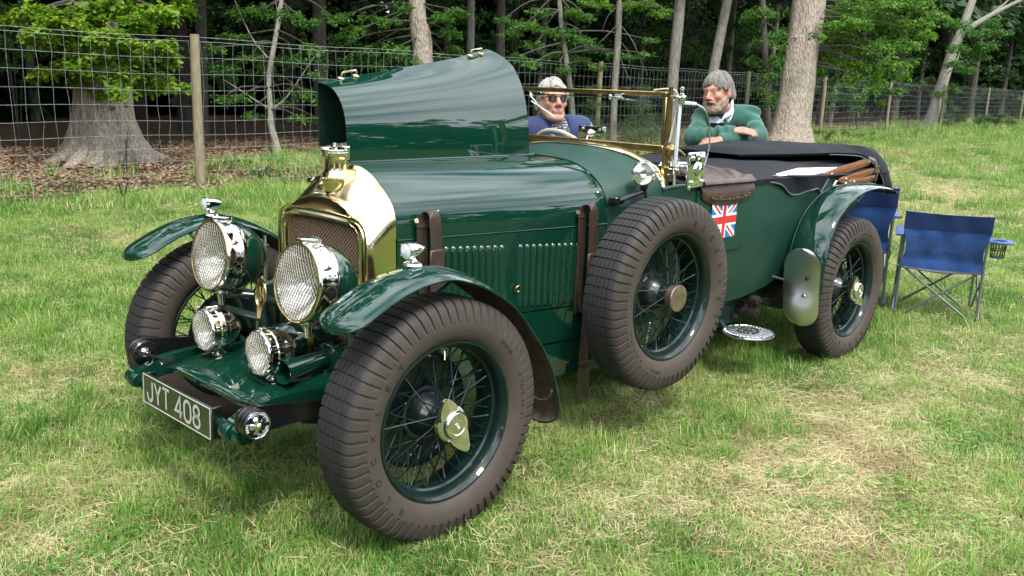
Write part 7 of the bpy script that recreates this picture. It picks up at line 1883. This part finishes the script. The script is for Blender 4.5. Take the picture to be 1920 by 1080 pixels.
def head_colors(H, base, lip=(.36, .12, .10), mouth='closed'):
    c, R, s = H; Rt = np.array(R.transposed())
    def fn(v):
        q = ((v-np.array(c))@Rt.T)/s; col = np.tile(np.array(base, float), (len(v), 1))
        def blob(p, r, cc, a=1.0):
            w = np.exp(-(((q-np.array(p))/np.array(r))**2).sum(1))[:, None]*a; col[:] = col*(1-w)+np.array(cc)*w
        red = (base[0]*1.0, base[1]*.78, base[2]*.74)
        for g in (-1, 1):
            blob((g*.042, -.078, -.018), (.022, .03, .020), red, .8); blob((g*.082, .016, .0), (.014, .03, .04), red, .8)
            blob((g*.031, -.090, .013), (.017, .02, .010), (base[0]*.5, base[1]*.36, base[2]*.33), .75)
            blob((g*.031, -.0905, .0125), (.0085, .008, .0050), (.60, .57, .54), 1.3 if False else .95); blob((g*.031, -.0925, .0125), (.0045, .008, .0050), (.03, .025, .02), 1.0)
            blob((g*.030, -.088, .036), (.020, .014, .005), (base[0]*.55, base[1]*.5, base[2]*.48), .7)
        blob((0, -.118, -.022), (.015, .02, .015), red, .9); blob((0, -.088, .075), (.05, .03, .02), red, .25)
        if mouth == 'closed': blob((0, -.097, -.063), (.024, .012, .0085), lip, .85)
        else:
            blob((0, -.097, -.056), (.025, .012, .006), lip, .8); blob((0, -.094, -.079), (.021, .012, .007), lip, .8); blob((0, -.084, -.0665), (.019, .015, .0055), (.05, .015, .012), 1.0); blob((0, -.092, -.0615), (.014, .007, .0022), (.6, .56, .48), .8)
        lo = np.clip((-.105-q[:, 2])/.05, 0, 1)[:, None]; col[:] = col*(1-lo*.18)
        return np.clip(col, 0, 1)
    return fn
def hair_field(H, front_z, side_z, thick, seed, part=0.3, top=.012):
    c, R, s = H; Rn = np.array(R); Rt = Rn.T
    F = Field(np.array(c)-.17*s, np.array(c)+.17*s, .0042)
    W = lambda x, y, z: np.array(c+R @ V(x, y, z)*s)
    F.ell(W(0, .016, .047), np.array((.077+thick, .098+thick, .083+top))*s, Rn, .01)
    for q in (-1, 1): F.ell(W(q*.066, -.008, .030), np.array((.016, .030, .045))*s, Rn, .012); F.ell(W(q*.05, .060, -.012), np.array((.030, .040, .05))*s, Rn, .015)
    def keep(P):
        q = ((P-np.array(c, np.float32))@Rn)/s
        y, z, x = q[..., 1], q[..., 2], np.abs(q[..., 0])
        hl = front_z+.010*np.sin(40*q[..., 0]+seed)+.0-.55*np.clip(x-.048, 0, .1)*1.0
        line = np.where(y < -.052, hl, np.where(y < -.012, hl+(side_z+.035-hl)*((y+.052)/.040), np.where(y < .035, side_z+.035-(y+.012)*.3, side_z-.02)))
        return (line-z)*s
    F.keep_fn(keep)
    def strands(P):
        q = ((P-np.array(c, np.float32))@Rn)/s; a = np.arctan2(q[..., 0]-part*.03, q[..., 1]-.02)
        return -(.0060*np.sin(5*a+31*q[..., 2]+1.7*seed)*np.sin(33*q[..., 1]+seed)+.0040*np.sin(9*a+22*q[..., 2]+seed)+.0026*np.sin(19*a-14*q[..., 2]+seed*2)+.0014*np.sin(43*a+9*q[..., 2]+seed))*s
    F.shift(strands)
    return F
def hand_sdf(F, wrist, d, n, size=1.0, curl=.6, side=1, k=.006):
    """palm and five separate fingers: d along the fingers, n out of the back of the hand, side +1 puts the thumb at d x n"""
    w, d, n = Vector(wrist), Vector(d).normalized(), Vector(n); n = (n-d*n.dot(d)).normalized(); a = d.cross(n)*side; s = size
    F.cap(w-d*.03*s, w+d*.015*s, .026*s, .024*s, .02)
    for o in (-.026, -.009, .009, .026): F.cap(w+(d*.012+a*o*.6)*s, w+(d*.082+a*o)*s, .0135*s, .0115*s, .014)
    for o, L in ((.029, .074), (.010, .084), (-.010, .078), (-.028, .060)):
        p = w+(d*.085+a*o)*s; dd = d.copy(); r = .0098*s
        for j, f in enumerate((.46, .32, .24)):
            dd = (dd*cos(curl*.75)-n*sin(curl*.75)).normalized() if j else (dd*cos(curl*.4)-n*sin(curl*.4)).normalized(); q = p+dd*L*f*s; F.cap(p, q, r, r*.93, k); p = q; r *= .93
            m = dd.cross(a)
            n2 = n  # keep the bend in the palm plane
    p = w+(d*.020+a*.024)*s; dd = (d*.55+a*.8-n*.25).normalized()
    for j, (L, r) in enumerate(((.042, .0135), (.032, .0112), (.026, .0098))): q = p+dd*L*s; F.cap(p, q, r*s, r*.92*s, k+.002); p = q; dd = (dd+d*.35-n*.2).normalized()
def wrinkles(pts, amp):
    pts = [(np.array(p, np.float32), np.array(a, np.float32), fr, ph, rad) for p, a, fr, ph, rad in pts]
    def fn(P):
        out = np.zeros(P.shape[:-1], np.float32)
        for p, a, fr, ph, rad in pts:
            q = P-p; out += np.exp(-(q*q).sum(-1)/(rad*1.25)**2)*np.sin(fr*.8*(q@a)+ph+2.0*np.sin(14*q[..., 0]+11*q[..., 2]))*amp
        return out
    return fn
UPV = V(0, 0, 1)
def build_person(label, H, J, cloth, skin, hair, mouth, tex, beard=False, glasses=False, seated=False, hand_dirs=None, group=None):
    """J: joints in world space; everything stands where the joints are"""
    base = V((J['footL'].x+J['footR'].x)/2, (J['footL'].y+J['footR'].y)/2, min(J['footL'].z, J['footR'].z)-.07)
    t = empty('person', base, label, 'person', group)
    pts = [np.array(p) for p in J.values()]+[np.array(H[0])]; lo = np.min(pts, 0)-.26; hi = np.max(pts, 0)+.22
    fwd = J['fwd_'] if 'fwd_' in J else None
    F = Field(lo, hi, .0064)
    def torso(F, e):
        sh = (J['shL']+J['shR'])/2; wd = (J['shL']-J['shR']).normalized()
        for q in (-1, 1):
            F.cap(J['chest']+wd*q*.085, sh+wd*q*.085+UPV*-.02, .098+e, .090+e, .06); F.cap(J['chest']+wd*q*.075, J['pelvis']+wd*q*.075, .105+e, .100+e, .06)
        F.cap(J['shL'], J['shR'], .062+e, None, .05); F.cap(J['chest'], J['pelvis'], .12+e, .115+e, .06)
        F.cap(sh, J['neck'], .065+e, .056+e*.6, .04)
    def arms(F, e, upto=1.0, k=.035):
        for s_ in 'LR':
            F.cap(J['sh'+s_], J['el'+s_], .056+e, .045+e, k); F.cap(J['el'+s_], J['el'+s_].lerp(J['wr'+s_], upto), .044+e, .031+e*1.1, .025)
    def legs(F, e):
        for s_ in 'LR':
            F.cap(J['hip'+s_], J['kn'+s_], .088+e, .060+e, .05); F.cap(J['kn'+s_], J['foot'+s_], .058+e, .042+e*1.6, .03)
    torso(F, -.008); arms(F, -.004); legs(F, -.006)
    F.cap(J['neck'], H[0]+H[1] @ V(0, .030, -.075)*H[2], .056, .052, .03)
    head_sdf(F, H, mouth)
    for s_ in 'LR':
        d, n, sd = hand_dirs[s_]; hand_sdf(F, J['wr'+s_], d, n, 1.0, .55, sd)
    for s_ in 'LR': F.cap(J['foot'+s_], J['foot'+s_]+J['toe']*.16-UPV*.03, .045, .035, .03)
    field_obj('body', F, M['skin'], t, head_colors(H, skin, mouth=mouth), 1)
    # hair
    hf = hair_field(H, *hair); field_obj('hair', hf, M[tex['hair']], t, None, 0)
    if beard:
        c, R, s = H; B = Field(np.array(c)-.16*s, np.array(c)+.16*s, .0042); W = lambda x, y, z: np.array(c+R @ V(x, y, z)*s)
        B.ell(W(0, -.025, -.052), np.array((.0615, .070, .074))*s, np.array(R), .02); B.cap(W(-.018, -.076, -.104), W(.018, -.076, -.104), .024*s, None, .03)
        for q in (-1, 1): B.cap(W(q*.056, .004, -.02), W(q*.036, -.050, -.094), .021*s, .024*s, .03); B.cap(W(q*.006, -.101, -.044), W(q*.034, -.084, -.060), .0085*s, None, .01)
        Rn = np.array(R)
        def keep(P):
            q = ((P-np.array(c, np.float32))@Rn)/s; x, y, z = np.abs(q[..., 0]), q[..., 1], q[..., 2]
            line = np.where(x < .026, -.043, np.where(x < .05, -.072+(x-.026)*.6, -.058+(x-.05)*2.2)); inner = np.sqrt((x/.026)**2+((z+.066)/.0125)**2)
            g = np.maximum(z-line, -(inner-1)*.012*(y < -.06)+np.where(y < -.06, 0, -.05)); g = np.maximum(g, y-.012)
            return g*s
        B.keep_fn(keep); B.shift(lambda P: (-.0022*np.sin(420*P[..., 0])*np.sin(390*P[..., 1])*np.sin(200*P[..., 2])-.001).astype(np.float32))
        field_obj('beard', B, M['beard_grey'], t, None, 0)
    if glasses:
        c, R, s = H; W = lambda x, y, z: c+R @ V(x, y, z)*s
        fr = MB()
        for q in (-1, 1):
            rows = [[W(q*(.033+.024*a_), -.101+.010*a_*a_+(.006*a_ if a_ > 0 else 0), .011+b_*(.0165-.002*a_)) for b_ in np.linspace(-1, 1, 5)] for a_ in (np.linspace(-1, 1, 9) if q > 0 else np.linspace(1, -1, 9))]
            ln = MB(); ln.sheet(rows if q > 0 else rows, .003); ln.build('sunglasses_lens', M['lens_dark'], t)
            fr.tube([W(q*.010, -.103, .022), W(q*.033, -.104, .028), W(q*.056, -.092, .024), W(q*.066, -.07, .022), W(q*.080, .005, .018)], .0024*s, 6)
        fr.tube([W(-.010, -.103, .022), W(.010, -.103, .022)], .0024*s, 6); fr.build('sunglasses_frame', M['frame_dark'], t)
    # trousers and shoes
    lg = Field(lo, hi, .010); legs(lg, .014); lg.cap(J['pelvis']-UPV*.02, J['pelvis']+UPV*.04, .135, None, .05)
    for s_ in 'LR': lg.cut(J['foot'+s_]-UPV*.01, -UPV) if False else None
    field_obj('trousers', lg, M['trousers'], t, None, 2)
    for s_ in 'LR':
        S = Field(np.array(J['foot'+s_])-.3, np.array(J['foot'+s_])+.3, .008); f = J['foot'+s_]; tt = J['toe']
        S.cap(f-UPV*.03-tt*.03, f+tt*.17-UPV*.045, .050, .042, .03); S.cap(f, f-UPV*.03, .055, None, .02); S.cut(f-UPV*.070, -UPV); field_obj('shoe', S, M['shoe'], t, None, 1)
    cloth(t, J, H, lo, hi, torso, arms)
    return t

# ---------------- the man leaning on the tonneau
Hd = at(1346, 177, 6.22)
f_img = (-CAM_F*.70-CAM_R*.72+V(0, 0, -.16)).normalized()
HG = head_frame(Hd, f_img, CAM_U*1.0+CAM_R*.10, 1.06)
toe = (-CAM_F); toe = V(toe.x, toe.y, 0).normalized()
JG = dict(neck=at(1362, 212, 6.36), shL=at(1319, 222, 6.36), shR=at(1405, 219, 6.38), elL=at(1300, 257, 6.16), elR=at(1422, 255, 6.20), wrL=at(1374, 246, 6.06), wrR=at(1352, 263, 6.02),
          chest=at(1364, 246, 6.52), pelvis=at(1376, 300, 6.98))
px_ = JG['pelvis']; rt_ = V(CAM_R.x, CAM_R.y, 0).normalized(); JG['pelvis'] = V(px_.x, px_.y, .94)
for s_, q in (('L', -1), ('R', 1)):
    JG['hip'+s_] = JG['pelvis']+rt_*q*.09-UPV*.02; JG['kn'+s_] = JG['pelvis']+rt_*q*.12-toe*.02+V(0, 0, -.46); JG['foot'+s_] = V(JG['kn'+s_].x, JG['kn'+s_].y, .075)-toe*.05
JG['toe'] = toe
def jumper(t, J, H, lo, hi, torso, arms):
    F = Field(lo, hi, .0075); torso(F, .012); arms(F, .013, .93, .03)
    wr = []
    for s_ in 'LR':
        u = (J['el'+s_]-J['sh'+s_]).normalized(); w = (J['wr'+s_]-J['el'+s_]).normalized()
        wr += [(J['el'+s_], (u+w), 95, .3, .085), (J['el'+s_].lerp(J['wr'+s_], .55), w, 120, 1.0, .08), (J['sh'+s_].lerp(J['el'+s_], .3), u, 70, .8, .10)]
    wr += [(J['chest'], UPV+V(.4, 0, 0), 60, 0, .16), (J['shL'], UPV, 75, .4, .09), (J['shR'], UPV+V(0, .3, 0), 70, .9, .10)]
    F.shift(wrinkles([(p, a.normalized(), f, q, r) for p, a, f, q, r in wr], .0105))
    nk = J['neck']; tw_ = (H[0]-nk).normalized(); F.cap(nk+tw_*.055, nk+tw_*.25, .062, .10, .012, 'sub')
    # V neck
    f = -V(CAM_F.x, CAM_F.y, 0).normalized(); F.cap(nk+f*.055+UPV*.03, nk+f*.110-UPV*.075, .040, .010, .012, 'sub')
    for s_ in 'LR': d = (J['wr'+s_]-J['el'+s_]).normalized(); 
    field_obj('jumper', F, M['jumper_green'], t, None, 1)
    S = Field(lo, hi, .0075); torso(S, .003); S.cap(nk+tw_*.050, nk+tw_*.25, .050, .10, .008, 'sub'); S.cut(J['chest'], -UPV)
    field_obj('shirt', S, M['shirt_check_pale'], t, None, 1)
    # collar: two leaves
    rg = -CAM_F; cr = CAM_R
    def leaf(pts, nm): 
        m = MB(); m.sheet(pts, .004); m.build(nm, M['shirt_check_pale'], t, sharp=60)
    A = lambda x, y, d: at(x, y, d)
    leaf([[A(1345, 219, 6.27), A(1327, 221, 6.275), A(1322, 225, 6.28)], [A(1352, 224, 6.25), A(1340, 231, 6.25), A(1332, 231, 6.26)], [A(1357, 229, 6.25), A(1346, 232, 6.245), A(1340, 227, 6.255)]], 'collar_leaf')
    leaf([[A(1354, 221, 6.245), A(1352, 227, 6.24), A(1350, 230, 6.24)], [A(1362, 208, 6.26), A(1361, 214, 6.25), A(1359, 222, 6.24)], [A(1371, 190, 6.31), A(1372, 202, 6.28), A(1371, 215, 6.26)], [A(1374, 184, 6.36), A(1375, 198, 6.33), A(1374, 208, 6.31)]], 'collar_leaf')
hd_ = {'L': ((JG['wrL']-JG['elL']).normalized()+V(0, 0, -.15), UPV*.8-CAM_F*.5, -1), 'R': ((JG['wrR']-JG['elR']).normalized()+CAM_F*.25, UPV*.8-CAM_F*.4, 1)}
build_person('bearded grey haired man in a green jumper leaning on the rear of the car', HG, JG, jumper, (.46, .235, .165), (.052, -.012, .012, 1.3, .6, .020), 'open', dict(hair='hair_grey'), beard=True, hand_dirs=hd_)

# ---------------- the man sitting at the wheel
Hd = at(1036, 191, 5.36)
f_img = (-CAM_F*.93+CAM_R*.30+V(0, 0, -.10)).normalized()
HB = head_frame(Hd, f_img, CAM_U+CAM_R*-.04, 1.0)
fx_ = V(-1, -.10, 0).normalized()
JB = dict(neck=at(1040, 232, 5.42), shL=at(997, 247, 5.42), shR=at(1090, 244, 5.45), chest=at(1044, 285, 5.50))
p = JB['chest']; JB['pelvis'] = V(2.13, .36, .80)
JB['elL'] = V(1.86, .54, 1.02) if False else JB['shL']+V(.02, .02, -.27); JB['elR'] = JB['shR']+V(.04, -.05, -.27)
JB['wrL'] = V(1.80, .36, 1.00); JB['wrR'] = V(1.88, .20, 1.00)
for s_, q in (('L', 1), ('R', -1)):
    JB['hip'+s_] = JB['pelvis']+V(-.02, q*.09, -.02); JB['kn'+s_] = V(1.72, .36+q*.10-.06, .80); JB['foot'+s_] = V(1.46, .36+q*.10-.06, .60)
JB['toe'] = V(-1, 0, .2).normalized()
def gilet(t, J, H, lo, hi, torso, arms):
    f = V(f_img.x, f_img.y, 0).normalized(); nk = J['neck']; tw_ = (H[0]-nk).normalized()
    S = Field(lo, hi, .0075); torso(S, .004); arms(S, .012, .9, .03)
    S.shift(wrinkles([(J['elL'], UPV, 80, 0, .09), (J['elR'], UPV, 80, 1, .09)], .004)); S.cap(nk+tw_*.052, nk+tw_*.25, .050, .10, .008, 'sub'); S.cap(nk+f*.06+UPV*.03, nk+f*.11-UPV*.03, .034, .012, .01, 'sub')
    field_obj('shirt', S, M['shirt_check_navy'], t, None, 1)
    G = Field(lo, hi, .0075); torso(G, .017); G.cap(J['shL'], J['shL']-UPV*.05, .070, None, .03); G.cap(J['shR'], J['shR']-UPV*.05, .070, None, .03)
    for z in (-.10, -.17, -.24, -.31): 
        pz = float(nk.z+z); G.shift(lambda P, pz=pz: (.004*np.exp(-((P[..., 2]-pz)/.006)**2)).astype(np.float32))
    G.cap(nk+tw_*.060, nk+tw_*.25, .066, .10, .012, 'sub')
    wd = (J['shR']-J['shL']).normalized()
    G.cut(J['shL']-wd*.050, -wd); G.cut(J['shR']+wd*.050, wd)
    G.cap(nk+f*.08+UPV*.08, nk+f*.15-UPV*.40, .055, .030, .015, 'sub')
    field_obj('gilet', G, M['vest_blue'], t, None, 2)
    C_ = Field(np.array(nk)-.25, np.array(nk)+.25, .006)
    for q in (-1, 1):
        a = nk+wd*q*.060-f*.01+UPV*.035; b = nk+wd*q*.060+f*.075-UPV*.04; c = nk+wd*q*.050+f*.112-UPV*.14
        C_.cap(a, b, .019, .021, .02); C_.cap(b, c, .021, .012, .02)
    C_.cap(nk+wd*.06-f*.03+UPV*.035, nk-f*.075+UPV*.035, .018, None, .02); C_.cap(nk-wd*.06-f*.03+UPV*.035, nk-f*.075+UPV*.035, .018, None, .02)
    field_obj('gilet_collar', C_, M['vest_lining'], t, None, 1)
    for q in (-1, 1):
        m = MB(); g = lambda a, b, z: nk+wd*q*a+f*b+UPV*z
        m.sheet([[g(.052, .040, .022), g(.050, .075, -.006), g(.030, .108, -.040)], [g(.045, .055, .030), g(.030, .092, .000), g(.014, .104, -.022)]][::(1 if q > 0 else -1)], .004); m.build('shirt_collar', M['shirt_check_navy'], t, sharp=60)
hd_ = {'L': (V(-1, -.2, .3), V(-.2, .3, 1), 1), 'R': (V(-1, .2, .3), V(-.2, -.3, 1), -1)}
build_person('white haired man in sunglasses and a blue gilet sitting at the wheel of the car', HB, JB, gilet, (.50, .27, .20), (.072, -.018, .010, 2.1, -.6, .012), 'closed', dict(hair='hair_white'), glasses=True, hand_dirs=hd_)
